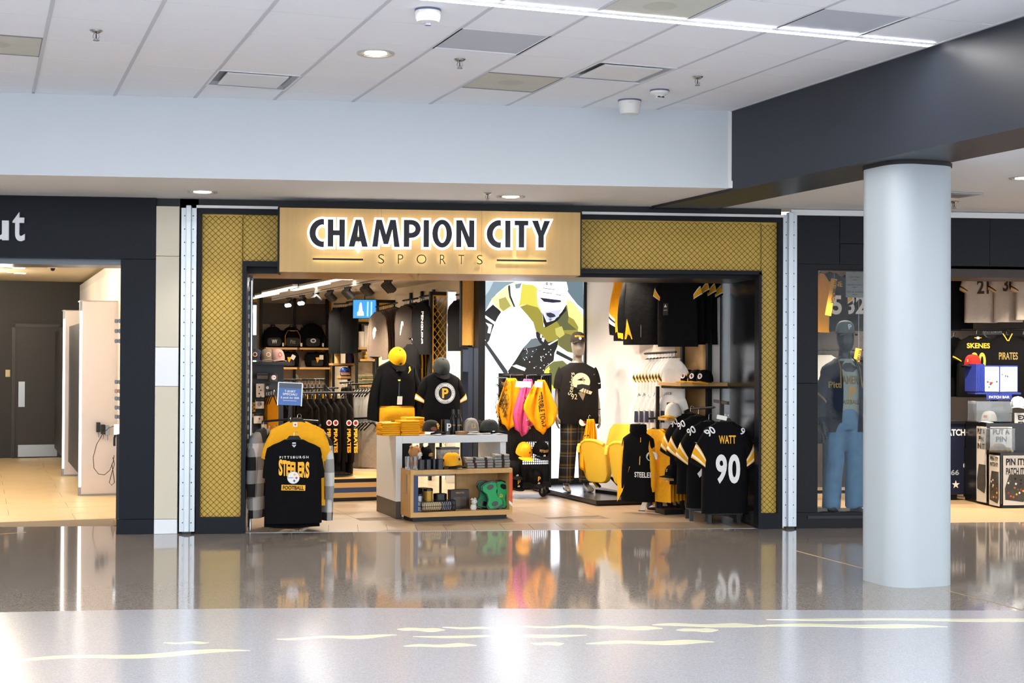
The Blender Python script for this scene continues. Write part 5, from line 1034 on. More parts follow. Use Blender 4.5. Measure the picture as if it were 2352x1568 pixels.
emblem(t, T, -.005, -.335, .056, .009); T.put(t, 'print_panel', tr(gridrect(-.105, .105, -.025, .025, 16), ry=.03), INK_G, -.005, -.425); T.put(t, 'print', tr(text('FOOTBALL', .036, .185, .03), ry=.03), INK_K, -.005, -.425, .010)
T.put(t, 'shield_patch', flat([(-.016, .02), (.016, .02), (.017, -.005), (0, -.024), (-.017, -.005)]), INK_W, .0, -.045); T.put(t, 'shield_mark', text('NFL', .012, .02, .02), INK_B, 0, -.05, .008)
p = at(683, 968, 13.2); t, T = top_garment('tshirt', 'plain gold shirt hanging behind the black football shirt', 'shirt', p, radians(4), GOLD, .50, .76, .05, 'short', 22, .29, (), r0=.115, r1=.095, p=3.4, hw=.2, hook=.10, clip=True); T.put(t, 'care_label', flat(rrect(-.02, .02, -.02, .02, .004)), PAPER, -.02, -.025); T.put(t, 'care_mark', flat(disc(.008, 8)), INK_R, -.02, -.025, .008)
p = at(668, 978, 13.05+.06); t, T = top_garment('tshirt', 'longer black shirt hanging just behind the football shirt', 'shirt', at(672, 1016, 13.09), radians(5), BLKC, .48, .755, .03, None, hang=False)
PLD = M('flannel_check', '1a1a1c', .95, kind='plaid', c2='c9c8c4', sc_=26)
for px, py, rzz, lb in ((604, 985, radians(68), 'grey and black checked flannel shirt on the left side of the rack'), (733, 990, -radians(66), 'grey and black checked flannel shirt on the right side of the rack')):
    t, T = top_garment('flannel_shirt', lb, 'shirt', at(px, py, 13.45), rzz, PLD, .48, .80, .07, 'long', 12, .55, (), ph=1., hook=.1)
for k in range(3):
    t, T = top_garment('tshirt', ('black shirt on the left arm behind the flannel', 'dark shirt on the left arm behind the gold shirt', 'black shirt on the right arm behind the gold shirt')[k], 'shirt', at((618, 630, 722)[k], 992, 13.55), (radians(62), radians(55), -radians(60))[k], BLKC, .46, .74, .05, 'short', 14, .26, (), ph=k, n=16, group='dark shirts on the left rack')
sg2 = at(666, 905, 13.25); t = thing('price_sign', 'blue T-shirt special sign in a silver holder on the left rack', 'sign', sg2, radians(4)); t.rotation_euler = (0, radians(2.5), radians(4))
obj('card', box(-.105, .105, -.003, .003, -.10, .10), M('sign_blue', '4d72b4', .5), t); obj('top_strip', box(-.105, .105, -.005, -.003, .055, .10), M('strip_grey', '4a5060', .4), t)
for x_ in (-1, 1): obj('holder_edge', box(x_*.107-.005, x_*.107+.005, -.008, .008, -.105, .105), ALU, t)
obj('holder_edge', box(-.11, .11, -.008, .008, .10, .107), ALU, t); obj('stem', tube([(.0, .01, -.30), (.0, .01, -.10)], .008, 8), DARK, t)
for w_, h_, z_, s_ in (('T-SHIRT', .020, .026, .1), ('SPECIAL!', .020, -.0, .13), ('2 pack for $50', .021, -.034, .165)): FLAT.put(t, 'sign_text', text(w_, h_, s_, .02 if h_ > .01 else 0), INK_W, .0, z_, .004)
FLAT.put(t, 'sign_text', gridrect(-.06, .06, -.060, -.057, 1), INK_W, 0, 0, .004)
# ================================================================ DEEP SHOP: PLINTH, RAILS, WALL BAYS
# striped plinth
pg0 = onGY(735, 1150, 2.78).dot(GR)-.12; pg1 = onGY(862, 1150, 2.78).dot(GR)+.25
pl = thing('striped_plinth', 'low stepped plinth with wood and navy stripes behind the left rack', 'plinth', G(pg0, 2.78, 0), GA); wP = pg1-pg0
PW = WOODH
for z0, z1, mt in ((0, .04, DARK), (.04, .095, WOODH), (.095, .15, M('stripe_navy')), (.15, .205, WOODH), (.205, .245, DARK)): obj('stripe_board', box(0, wP, 0, .9, z0, z1), mt, pl)
obj('deck', box(0, wP, .0, .9, .245, .25), WOODH, pl)
# round rack with hooded tops whose sleeves carry vertical lettering
hc = G(onGY(762, 1100, 3.22).dot(GR), 3.22, .25); t = thing('round_rack', 'black round based rack on the striped plinth', 'garment rack', hc, GA)
obj('base', lathe([(0, 0), (.24, 0), (.24, .018), (.1, .03), (0, .035)], 28), M('gloss_black'), t, smooth=40); obj('base_plate', lathe([(0, .02), (.17, .02), (.17, .05), (0, .055)], 24), DARK, t, smooth=40); obj('post', tube([(0, .36, .03), (0, .36, 1.02)], .02, 10), DARK, t); obj('rail', tube([(-.5, 0, .935), (.42, 0, .935)], .012, 8), DARK, t); obj('bracket', tube([(0, .36, 1.0), (0, 0, .935)], .012, 8), DARK, t); obj('foot', box(-.02, .02, 0, .38, .0, .02), DARK, t)
BRB = M('brown_black', '1f1b19', .9, kind='cloth', c2='181412')
tp = None
def hoody(name, lb, p, rz, mat, h=.80, word=None, wmat=INK_G, group=None, badge=True, n=16, w=.46, hook=.12, sln=.62):
    t, T = top_garment(name, lb, 'hoodie', p, rz, mat, w, h, .030, 'long', 9, sln, (), group, ph=random.random()*3, r0=.10, r1=.075, n=n, hook=hook, fold=.015)
    obj('hood', lathe([(0, -.06), (.10, -.05), (.11, -.01), (.075, .035), (.03, .03), (0, .0)], 12, .8, .36), mat, t, smooth=60)
    if word:
        g = tr(text(word, .045, .27, .04), ry=pi/2)
        V = [(w/2*1.0+.012+.115*sin(radians(9))+(-z-.2)*.04+.046, x_, z) for (x_, z) in [(q[0], q[2]-.43) for q in g[0]]]
        obj('sleeve_print', (V, g[1]), wmat, t)
        if badge:
            for k, (mt, r_) in enumerate(((INK_W, .034), (INK_R, .024), (INK_K, .010))): obj('sleeve_badge', [([(w/2*1.0+.082+.002*k, r_*cos(a), r_*sin(a)-.23) for a in [2*pi*i/10 for i in range(10)]]), [tuple(range(10))]], mt, t)
    return t
for k, (px, zc, word) in enumerate(((700, 16.75, None), (715, 16.72, None), (731, 16.69, 'PIRATES'), (746, 16.66, 'PIRATES'), (761, 16.63, None), (776, 16.6, 'PIRATES'), (791, 16.57, 'PIRATES'))):
    hoody('hooded_sweatshirt', 'black hooded top %s on the plinth rack' % ('at the left end', 'second from the left', 'with lettered sleeve, third from the left', 'with lettered sleeve in the middle', 'fifth from the left', 'with lettered sleeve, next to the right end', 'with lettered sleeve at the right end')[k], at(px, 922, zc), radians(-66), BRB, .80, word, group='black hooded tops on the plinth rack')
# white and grey tops right of it
def rrow(n, name, lb, px0, px1, py, zc0, zc1, rz, mats, group, h=.6, w=.42, sl='short', hook=.1, sln=None, stripes=(), jit=.12, cat='shirt', fold=.01, rail=True, decal=None):
    trees = []; q0, q1 = at(px0, py[0], zc0), at(px1, py[1], zc1); nv = Vector((sin(rz), -cos(rz), 0)); dd = max(.008, .44*abs((q1-q0).dot(nv))/max(1, n-1)); dd = min(dd, .05)
    for m_ in mats:
        t, T = top_garment(name, lb, cat, (0, 0, 0), rz, m_, w, h, dd, sl, 10, sln, stripes, group, r0=.09, r1=.075, n=14, hook=hook, fold=min(fold, dd*.6))
        if decal: decal(t, T)
        trees.append(tree(t))
    for k in range(n):
        u = k/max(1, n-1); p = q0.lerp(q1, u); tt = trees[k % len(trees)]; l_ = lb+', '+ORD(k, n)
        if k < len(trees): tt[0].location = p; tt[0].rotation_euler.z = rz; tt[0]['label'] = l_
        else: dup(tt, p, rz+random.uniform(-.03, .03), l_)
    if rail:
        a = at(px0-4, py[0], zc0)+Vector((0, 0, .062*hook/.09)); b = at(px1+4, py[1], zc1)+Vector((0, 0, .062*hook/.09)); rail_arm('hang_rail', 'thin black rail carrying the '+group, a, b)
GRC = M('pale_grey_cloth', 'b5aca2', .9, kind='cloth'); OLV = M('stone_cloth', 'a89880', .9, kind='cloth')
rrow(9, 'white_tee', 'off white shirt beyond the lettered hooded tops', 806, 858, (896, 894), 17.6, 17.2, radians(-50), [WHC], 'off white shirts on the middle rail', .48, .40)
rrow(7, 'grey_tee', 'pale grey top under the off white shirts', 808, 856, (975, 972), 17.5, 17.1, radians(-50), [GRC, M('mid_grey_cloth', '8e867c', .9, kind='cloth'), OLV], 'pale grey tops on the lower rail', .52, .38)
rrow(6, 'olive_hoodie', 'dark olive top beside the off white shirts', 786, 806, (892, 890), 17.9, 17.5, radians(-84), [M('olive_cloth', '3c352c', .9, kind='cloth')], 'dark olive tops', .62, .42, 'long', cat='hoodie')
# rails with bare looking hangers behind (tops seen edge-on)
rrow(12, 'dark_tee', 'dark shirt seen edge on behind the blue sign', 652, 742, (885, 884), 18.7, 18.4, radians(-88), [BLKC, M('charcoal_cloth', '2c2a2a', .9, kind='cloth')], 'dark shirts behind the blue sign', .62, .42)
rrow(14, 'black_tee', 'shirt edge on above the lettered hooded tops', 694, 772, (906, 904), 17.75, 17.55, radians(-88), [BLKC, BLKC, GOLD], 'edge on shirts above the hooded tops', .60, .40)
rrow(4, 'gold_shirt', 'gold shirt hanging left of the blue sign', 612, 628, (912, 910), 15.9, 15.6, radians(-70), [GOLD], 'gold shirts on the left peg wall', .36, .34, None)
rrow(3, 'dark_hoodie', 'black top with gold piping by the blue sign', 634, 648, (925, 922), 16.4, 16.2, radians(-60), [BLKC], 'black tops behind the left rack', .7, .44, 'long', stripes=((.3, .34, INK_G),), cat='hoodie')
# peg wall with packages at the far left
pw = at(606, 900, 15.9); t = thing('peg_wall', 'black pegged end unit with small goods behind the left jamb', 'shelving', (pw.x, pw.y, 0), GA)
obj('panel', box(-.2, .22, .02, .05, .05, 1.52), DARK, t); obj('side_board', box(-.22, -.17, -.18, .05, 0, 1.1), PAPER, t); obj('top_shelf', box(-.22, .26, -.16, .06, 1.50, 1.53), DARK, t); obj('base', box(-.2, .22, -.1, .05, 0, .06), DARK, t)
SUF = ('grey boxed set at the top left of the peg wall', 'boxed cap shaped gift at the top right of the peg wall', 'white die cut card high on the peg wall', 'dark card with round badge on the peg wall', 'white card with round badge on the peg wall', 'gold and black lattice card at the wall edge', 'white badge plate low on the peg wall', 'small white packet beside the badge plate', 'white figure card at the bottom of the peg wall', 'pale card under the low badge plate')
for k, (x0, y0_, x1, y1_, bg, kind) in enumerate(((590, 857, 616, 870, '6b635c', 0), (618, 857, 638, 876, '3a342e', 1), (588, 881, 608, 912, 'e0d6c6', 2), (608, 880, 620, 900, '2a2725', 1), (586, 917, 607, 938, 'e6e0d6', 1), (576, 924, 587, 945, 'd3a21c', 3), (582, 950, 605, 972, 'e6e0d4', 1), (600, 966, 613, 986, 'e8e4dc', 0), (588, 991, 600, 1022, 'e0d8c8', 2), (577, 950, 582, 1060, 'cbb9a0', 0))):
    a, b = at(x0, y1_, 15.75), at(x1, y0_, 15.75); w_, h_ = (b-a).dot(GR), b.z-a.z; c = (a+b)/2
    q = thing('packaged_item', SUF[k], 'package', (c.x, c.y, c.z), GA, 'small goods on the peg wall')
    obj('card', prism(rrect(-w_/2, w_/2, -h_/2, h_/2, .006), -.006, .02), M('card_'+bg, bg, .6), q)
    if kind == 1: FLAT.put(q, 'badge', flat(disc(min(w_, h_)*.3, 14)), INK_W if bg != 'e6e0d6' else M('ring_grey'), 0, -.0, .008); FLAT.put(q, 'badge_mark', flat(disc(min(w_, h_)*.09, 8)), INK_R, min(w_, h_)*.1, -.0, .010); FLAT.put(q, 'header', gridrect(-w_/2, w_/2, h_*.28, h_*.5, 2), INK_K, 0, 0, .008)
    if kind == 2:
        for i in range(4): FLAT.put(q, 'mark', flat(disc(.008, 8)), INK_K, -w_*.15+(i % 2)*w_*.2, h_*.25-.035*i, .008)
    if kind == 3:
        for i in range(4): FLAT.put(q, 'bar', tr(gridrect(-.05, .05, -.003, .003, 1), ry=.8 if i % 2 else -.8), INK_K, 0, -.03+.02*i, .008)
    if kind == 0: FLAT.put(q, 'header', gridrect(-w_/2, w_/2, h_*.1, h_*.42, 2), M('packet_dark', '2a2828', .6), 0, 0, .008)
    obj('peg', tube([(0, .0, h_/2-.01), (0, .12, h_/2-.01)], .003, 5), STEEL, q)
for k, (px, py, cm, lb) in enumerate(((586, 846, M('navy_cloth', '2a2c3c', .9, kind='cloth'), 'navy and tan cap at the far left of the top peg shelf'), (613, 842, GREYC, 'grey cap behind the pink cap'), (636, 841, M('mauve_cloth', '7a5a58', .9, kind='noise', c2='a58a84', sc_=60), 'mauve patterned cap on the top peg shelf'))):
    p = at(px, py, 15.6); p.z = 1.555; c, put = cap('baseball_hat', lb, p, GA+.2*k-.2, cm, cm, .088, .115)
    put('logo', ringflat(.018, .024, 14), INK_R if k == 2 else M('print_tan'), 0, .055)
# ---------------------------------------------------------------- back wall with backpacks
BK = 12.02
bw = thing('back_wall_unit', 'black framed back wall display with wood shelves', 'shelving', G(0, BK, 0), GA)
def GX(px, py=760): return onGY(px, py, BK).dot(GR)
xL, xM, xRr = GX(602), GX(676), GX(748); zA, zB = onGY(676, 798, BK-.3).z, onGY(676, 843, BK-.3).z
zT = onGY(676, 697, BK).z
obj('graphic_panel', box(xL, xRr, .0, .03, zB-.6, zT), M('graphic_grey', 'a08f7c', .6, kind='noise', c2='8a7a68', sc_=2.5), bw); obj('top_graphic', box(xL, xRr, -.012, .0, zT-.36, zT), M('graphic_dark', '2a2523', .5, kind='noise', c2='3c3530', sc_=5), bw)
for x_ in (xL-.04, xM-.02, xRr): obj('upright', box(x_, x_+.04, -.05, .04, 0, zT+.2), DARK, bw)
obj('edge_strip', box(xRr+.05, xRr+.10, -.08, 0, 0, zT+.1), M('gold_strip', '8a6420', .5), bw); obj('edge_strip', box(xL-.16, xL-.10, -.08, 0, .9, zT+.1), M('gold_strip_bright', 'b99a2a', .5), bw)
for z_ in (zA, zB):
    for a, b in ((xL, xM-.02), (xM+.02, xRr)): obj('shelf', box(a, b, -.36, .0, z_-.035, z_), WOODH, bw)
for x_, z_, an, L_ in ((.12, 0, .1, .3), (.2, .05, -.1, .34), (.42, .0, .4, .26), (.7, .05, -.3, .28), (.86, .1, .15, .42), (1., .0, -.4, .3)): obj('graphic_arm', tr(flat([(-.025, -.1), (.025, -.1), (.02, L_*.7), (.045, L_), (-.03, L_), (-.015, L_*.7)], -.004), (xL+x_*(xRr-xL), 0, zT-.62+z_), ry=an), M('graphic_dark'), bw)
SG = thing('lit_picture_box', 'narrow tall lit panel of white blue and green beside the left jamb', 'light box', onGY(582, 760, 11.4), GA); SG.location.z = 0
for z0, z1, hx, kk in ((1.35, 1.58, 'b8ffc0', 1.6), (1.58, 1.62, '30c040', 1.), (1.62, 1.95, '3a4450', .5), (1.95, 2.45, 'cfd4ff', 2.)): obj('picture_area', box(-.05, .05, 0, .03, z0, z1), em(hx, kk), SG)
obj('frame', box(-.06, .06, .03, .06, 0, 2.5), DARK, SG)
SH_ = [(.46, 0, 'small figure'), ]
for px, lb, pip, word, wm in ((627, 'black backpack with a white interlocked W badge', None, 'WV', INK_W), (669, 'black backpack with gold piped front panel', M('gold_pipe', 'c98a2a', .6), 'Pitt', M('print_taupe')), (715, 'large black backpack with white oval badge', None, None, None)):
    p = onGY(px, 797, BK-.18); p.z = zA; t = thing('backpack', lb, 'backpack', p, GA, 'backpacks on the back shelf'); S_ = 1.18 if px == 715 else 1.0
    L_ = [(z*S_, a*S_, b*S_) for z, a, b in ((0, .17, .09), (.06, .185, .11), (.18, .18, .11), (.27, .15, .09), (.33, .10, .06), (.355, .05, .03))]
    R = [[(a*math.copysign(abs(cos(q))**.7, cos(q)), b*math.copysign(abs(sin(q))**.7, sin(q)), z) for q in [2*pi*i/20 for i in range(20)]] for z, a, b in L_]
    obj('body', rings(R), BLKC, t, smooth=60); obj('front_pocket', tr(prism(rrect(-.12, .12, .02, .17, .05), -.02, .02), (0, -.11*S_, 0)), M('pack_black', '101012', .6), t, bev=.01); obj('grab_handle', tube([(-.04, 0, .34*S_), (-.02, 0, .38*S_), (.02, 0, .38*S_), (.04, 0, .34*S_)], .008, 6), BLKC, t)
    for s_ in (-1, 1): obj('shoulder_strap', tube([(s_*.14*S_, .02, .30*S_), (s_*.20*S_, -.06, .18), (s_*.19*S_, -.08, .0), (s_*.16*S_, -.16, -.05)], .008, 6), BLKC, t)
    if pip: obj('piping', tube([(-.13, -.118, .03), (-.13, -.118, .2), (-.08, -.105, .29), (.08, -.105, .29), (.13, -.118, .2), (.13, -.118, .03)], .005, 6), pip, t); obj('label_bar', cbox(0, -.105, .285, .08, .006, .012), pip, t)
    if word: obj('badge', tr(text(word, .07, .09, .03), (0, -.134*S_, .1)), wm, t)
    else: obj('badge', tr(flat(disc(.05, 18, 0, 0, 1., .75)), (0, -.154, .12)), INK_W, t); obj('badge_mark', tr(flat(disc(.03, 12, 0, 0, 1., .6)), (0, -.157, .12)), INK_B, t)
    obj('hang_tag', tr(prism(rrect(-.015, .015, -.03, .03, .004), -.001, .001), (.15*S_, -.12, .05)), PAPER, t)
for px, lb, w_ in ((660, 'black duffel bag with gold and white tags on the lower back shelf', .38), (725, 'black duffel bag with a gold badge and white tag by the bay', .36)):
    p = onGY(px, 842, BK-.18); p.z = zB; t = thing('duffel_bag', lb, 'bag', p, GA, 'duffel bags'); obj('body', tr(tube([(-w_/2, 0, .13), (-w_/2+.03, 0, .13), (w_/2-.03, 0, .13), (w_/2, 0, .13)], [.08, .125, .125, .08], 16), s=(1, .95, 1.0)), BLKC, t, smooth=60); obj('strap', tube([(-.12, -.1, .12), (-.1, -.06, .22), (0, -.02, .26), (.1, -.06, .22), (.12, -.1, .12)], .012, 6), BLKC, t); obj('end_pocket', tr(prism(rrect(-.1, .1, .02, .12, .03), -.012, .012), (0, -.115, 0)), M('pack_black'), t)
    obj('badge', tr(flat([(-.03, .05), (.05, .05), (.0, -.05)]), (0, -.131, .12)), INK_G, t); obj('tag', tr(prism(rrect(-.035, .035, -.04, .04, .006), -.001, .001), (.07, -.133, .17), ry=.5 if px == 660 else 0.), PAPER, t)
# ---------------------------------------------------------------- side wall bays (wall at gx 2.63)
SWX = 2.65
def bay_divider(gy, wd, lb, top=True, zt_=2.42, chain=False):
    t = thing('bay_divider', lb, 'partition', G(SWX, gy, 0), GA)
    for x_ in (-wd, -.035): obj('post', box(x_, x_+.035, -.03, .03, 0, zt_), DARK, t)
    obj('header', box(-wd, 0, -.03, .03, zt_-.045, zt_), DARK, t)
    if top: obj('gold_header', box(-wd+.035, -.035, -.012, .012, zt_-.30, zt_-.045), M('header_gold', 'd9b96a', .5), t); obj('gold_edge', box(-wd+.035, -.035, -.02, -.012, zt_-.065, zt_-.045), M('edge_gold', 'e0a81e', .5), t); obj('cross_rail', box(-wd, 0, -.02, .02, zt_-.33, zt_-.30), DARK, t)
    if chain:
        gs = []; w_ = wd-.07
        for k in range(-6, 26):
            for sg_ in (1, -1):
                z0_ = .7+k*.10; a, b = (-wd+.035, z0_), (-.035, z0_+sg_*w_*1.35)
                if z0_ > zt_-.05 or z0_ < .7: continue
                if b[1] > zt_-.05: f_ = (zt_-.05-a[1])/(b[1]-a[1]); b = (a[0]+(b[0]-a[0])*f_, zt_-.05)
                gs.append(tube([(a[0], 0, a[1]), (b[0], 0, b[1])], .0045, 5))
        o = obj('chain_link', join(*gs), M('chain_gold_paint', 'd9a62e', .5), t); o['kind'] = 'stuff'
        obj('gold_edge', box(-wd+.035, -wd+.05, -.025, -.005, .5, zt_-.045), M('edge_gold'), t); obj('gold_edge', box(-wd+.035, -.035, -.025, -.005, zt_-.06, zt_-.045), M('edge_gold'), t)
    return t
bay_divider(10.5, .30, 'black bay divider with gold header nearest the back wall', zt_=2.40); bay_divider(8.9, .31, 'black bay divider with gold header beside the blue screen', zt_=2.43); bay_divider(7.8, .28, 'black bay divider with gold header above the brown hooded tops', zt_=2.43); bay_divider(5.15, .27, 'open bay divider filled with gold chain link', False, 2.44, True)
for gy in (6.9, 6.35, 5.8): 
    t = thing('wall_upright', 'dark vertical standard on the cream side wall', 'upright', G(SWX-.012, gy, 0), GA, 'wall standards'); obj('channel', box(-.02, .01, -.03, .03, 0, 2.5), DARK, t); obj('slot_strip', box(-.022, -.02, -.006, .006, .2, 2.3), STEEL, t)
# bay 1 clothing and shelf goods
rrow(6, 'dark_shirt', 'black shirt in the bay nearest the back wall', 772, 796, (708, 706), 23.2, 23.9, radians(-62), [BLKC, M('charcoal_cloth')], 'black shirts in the far bay', .72, .46, 'short')
rrow(4, 'dark_shirt', 'charcoal shirt in the bay beside the blue screen', 800, 812, (704, 702), 22.4, 22.8, radians(-62), [BLKC, M('charcoal_cloth')], 'charcoal shirts by the screen', .72, .46, 'short')
def wall_shelf(px0, px1, py, gy, lb, d_=.3):
    a, b = onGY(px0, py, gy), onGY(px1, py, gy); t = thing('wall_shelf', lb, 'shelf', (a.x, a.y, a.z), GA); w_ = (b-a).dot(GR); obj('board', box(0, w_, 0, d_, -.035, 0), WOODH, t); obj('bracket', box(.02, w_-.02, .02, d_, -.05, -.035), DARK, t); return a, w_
a, w_ = wall_shelf(765, 814, 834, 10.2, 'wood shelf with blue drinkware in the far bay')
for k, (u, r_, h_, mt, lb) in enumerate(((.08, .05, .17, M('drink_tan', 'b59a6a', .6), 'tan printed tumbler on the far bay shelf'), (.24, .06, .20, M('drink_blue', '2a2f6e', .4), 'blue lidded jug with gold base on the far bay shelf'), (.33, .04, .12, M('drink_purple', '3a2f5c', .4), 'dark purple mug on the far bay shelf'))):
    cyl('drinkware', lb, 'cup', a+GR*u*1.2+GD*.1, r_, h_, mt, handle=(k == 1), lid=M('gloss_black') if k == 1 else None, word='P' if k != 1 else None, wm=INK_G)
a, w_ = wall_shelf(783, 806, 858+6, 9.7, 'small wood shelf with a blue helmet in the far bay')
t = thing('mini_helmet', 'blue and gold mini helmet on the small shelf', 'helmet', a+GR*.09+GD*.1+Vector((0, 0, .002)), GA); obj('shell', tr(lathe([(.07, 0), (.085, .05), (.075, .11), (.04, .14), (0, .148)], 16)), M('helmet_blue', '1e3c8c', .25), t, smooth=60); obj('face_guard', tube([(-.07, -.04, .03), (-.05, -.10, .03), (.05, -.10, .03), (.07, -.04, .03)], .006, 6), INK_G, t); obj('stripe', tr(lathe([(.086, .045), (.087, .05), (.086, .055)], 16)), INK_G, t)
# screen
a, b = onGY(812, 727, 8.2), onGY(863, 692, 8.2); 
t = thing('blue_screen', 'bright blue screen with a pale figure hung among the bays', 'screen', (a+b)/2, GA-.35); w2, h2 = .17, .135
obj('housing', box(-w2-.008, w2+.008, .0, .03, -h2-.008, h2+.008), DARK, t); obj('picture', box(-w2, w2, -.002, .0, -h2, h2), em('3f9be0', 1.0), t); obj('figure', flat([(-.11, -.10), (-.01, -.10), (-.015, -.04), (-.03, -.03), (-.045, .09), (-.065, .1), (-.08, .06), (-.09, -.03), (-.11, -.05)], -.003), em('f4fbff', 1.1), t)
for x_ in (.045, .10): obj('figure', flat([(x_-.015, -.11), (x_+.012, -.11), (x_+.015, .11), (x_-.01, .11)], -.003), em('a9d6f4', 1.), t)
obj('hanger_rod', tube([(0, .015, h2), (0, .015, 2.6-((a+b)/2).z)], .008, 6), DARK, t)
# bay 2 shelves of folded tops
a, w_ = wall_shelf(823, 861, 797, 8.85, 'high shelf with white boxes under the screen')
for k in range(3):
    p = a+GR*(.06+.09*k)+GD*(.12)+Vector((0, 0, .001)); t = thing('white_box', ('white box at the left of the high shelf', 'tall white box in the middle of the high shelf', 'white box at the right of the high shelf')[k], 'box', p, GA, 'white boxes'); hh = (.24, .33, .28)[k]; obj('carton', box(-.042, .042, -.08, .08, 0, hh-.03), M('box_white', 'f2efe8', .6), t); obj('lid', box(-.044, .044, -.082, .082, hh-.03, hh), M('box_white'), t)
a, w_ = wall_shelf(827, 861, 824, 8.85, 'shelf with folded gold tops under the white boxes'); folded('folded_garment', 'folded gold top on the bay shelf', 'shirt', a+GR*.18+GD*.14, GA, .17, .22, 4, .028, [GOLD, M('pale_gold', 'f0d79a', .9, kind='cloth')], 'folded gold tops')
a, w_ = wall_shelf(826, 861, 883, 8.85, 'shelf with folded camouflage tops beside the jacketed torso'); folded('folded_garment', 'folded camouflage top on the bay shelf', 'shirt', a+GR*.14+GD*.14, GA, .2, .22, 5, .03, [M('camo_olive', '77744a', .9, kind='noise', c2='c2b48a', sc_=18), M('camo_dark', '4c4a34', .9, kind='noise', c2='8a845c', sc_=18)], 'folded camouflage tops')
rrow(9, 'brown_hoodie', 'grey brown hooded top in the high row', 868, 908, (716, 706), 20.2, 21.0, radians(-60), [M('taupe_cloth', '6e6055', .9, kind='cloth', c2='5d5047')], 'grey brown hooded tops', .62, .44, 'long', cat='hoodie', decal=lambda t, T: T.put(t, 'print', flat(disc(.07, 12, 0, 0, .7, 1.3)), INK_W, -.02, -.3))
rrow(6, 'charcoal_tee', 'charcoal shirt in the high row', 930, 956, (702, 696), 19.5, 20.1, radians(-60), [M('charcoal_brown', '3c3531', .9, kind='cloth'), BLKC], 'charcoal shirts in the high row', .66, .46, 'short', decal=lambda t, T: T.put(t, 'print', flat([(-.02, .12), (.02, .12), (.05, -.05), (0, -.18), (-.05, -.05)]), M('cream_cloth'), .0, -.33))
def pengw(t, T): T.put(t, 'print', tr(text('PENGUINS', .06, .42, .02), ry=pi/2), INK_W, .08, -.33)
rrow(5, 'lettered_tee', 'black lettered shirt by the chain link divider', 968, 982, (694, 690), 18.95, 19.4, radians(-62), [BLKC], 'black lettered tops by the chain link', .68, .46, 'short', decal=pengw)
rrow(5, 'striped_shirt', 'striped grey shirt below the lettered tops', 960, 982, (808, 806), 19.6, 19.3, radians(-70), [GREYC, WHC], 'striped grey shirts', .40, .36, 'short')
rrow(5, 'gold_black_jersey', 'black jersey with gold side panels between the torsos', 944, 962, (790, 786), 19.1, 19.6, radians(-58), [BLKC, GOLD], 'black and gold jerseys between the torsos', .55, .42, 'short', cat='jersey')
rrow(3, 'black_jersey', 'black jersey beside the gold slatted screen', 1052, 1062, (690, 688), 17.9, 18.3, radians(-64), [BLKC], 'black jerseys by the slat panel', .62, .44, 'short', stripes=((.8, .92, INK_W),), cat='jersey')
a, w_ = wall_shelf(890, 922, 772, 7.2, 'small wood shelf with glass jars between the hanging tops')
for k in range(3): cyl('glass_jar', ('lidded glass jar at the left of the small shelf', 'lidded glass jar in the middle of the small shelf', 'lidded glass jar at the right of the small shelf')[k], 'jar', a+GR*(.035+.06*k)+GD*.08+Vector((0, 0, .001)), .028, .14, GLASS, lid=CHROME, group='glass jars')
# gold slat panel, mirror, white lit panel by the light box
pm = onGY(1078, 800, 3.72); t = thing('slatted_screen', 'gold wavy slat panel left of the light box', 'panel', (pm.x, pm.y, 0), GA); zq = onGY(1078, 793, 3.72).z
obj('backing', box(-.095, .095, .0, .03, zq, 2.58), M('slat_gold', 'd9a03a', .5), t)
for k in range(16): obj('slat', tube([(-.09+k*.012+.003*sin(j*1.0), -.002, zq+.004+j*(2.57-zq)/24) for j in range(25)], .0028, 4), M('slat_light', 'eac070', .5), t)
obj('side_post', box(.095, .16, -.02, .05, 0, 2.58), DARK, t); obj('side_post', box(-.115, -.095, -.01, .04, zq-.02, 2.58), DARK, t)
t = thing('mirror', 'tall framed mirror under the gold slat panel', 'mirror', (pm.x, pm.y, 0), GA); obj('glass', box(-.085, .085, .0, .012, .35, zq-.03), M('mirror_glass', 'c4c6d6', .04, 1.), t); obj('frame', join(box(-.1, -.085, -.01, .03, .33, zq-.015), box(.085, .094, -.01, .03, .33, zq-.015), box(-.1, .094, -.01, .03, zq-.03, zq-.015), box(-.1, .094, -.01, .03, .0, .35)), DARK, t)
pm = onGY(1038, 800, 4.7); t = thing('lit_picture_box', 'narrow glowing white panel beside the gold chain link', 'light box', (pm.x, pm.y, 0), GA); obj('face', box(-.055, .05, -.002, 0, .9, 2.42), em('eef0ff', 1.6), t); obj('case', box(-.058, .053, 0, .05, .0, 2.44), ALU, t)
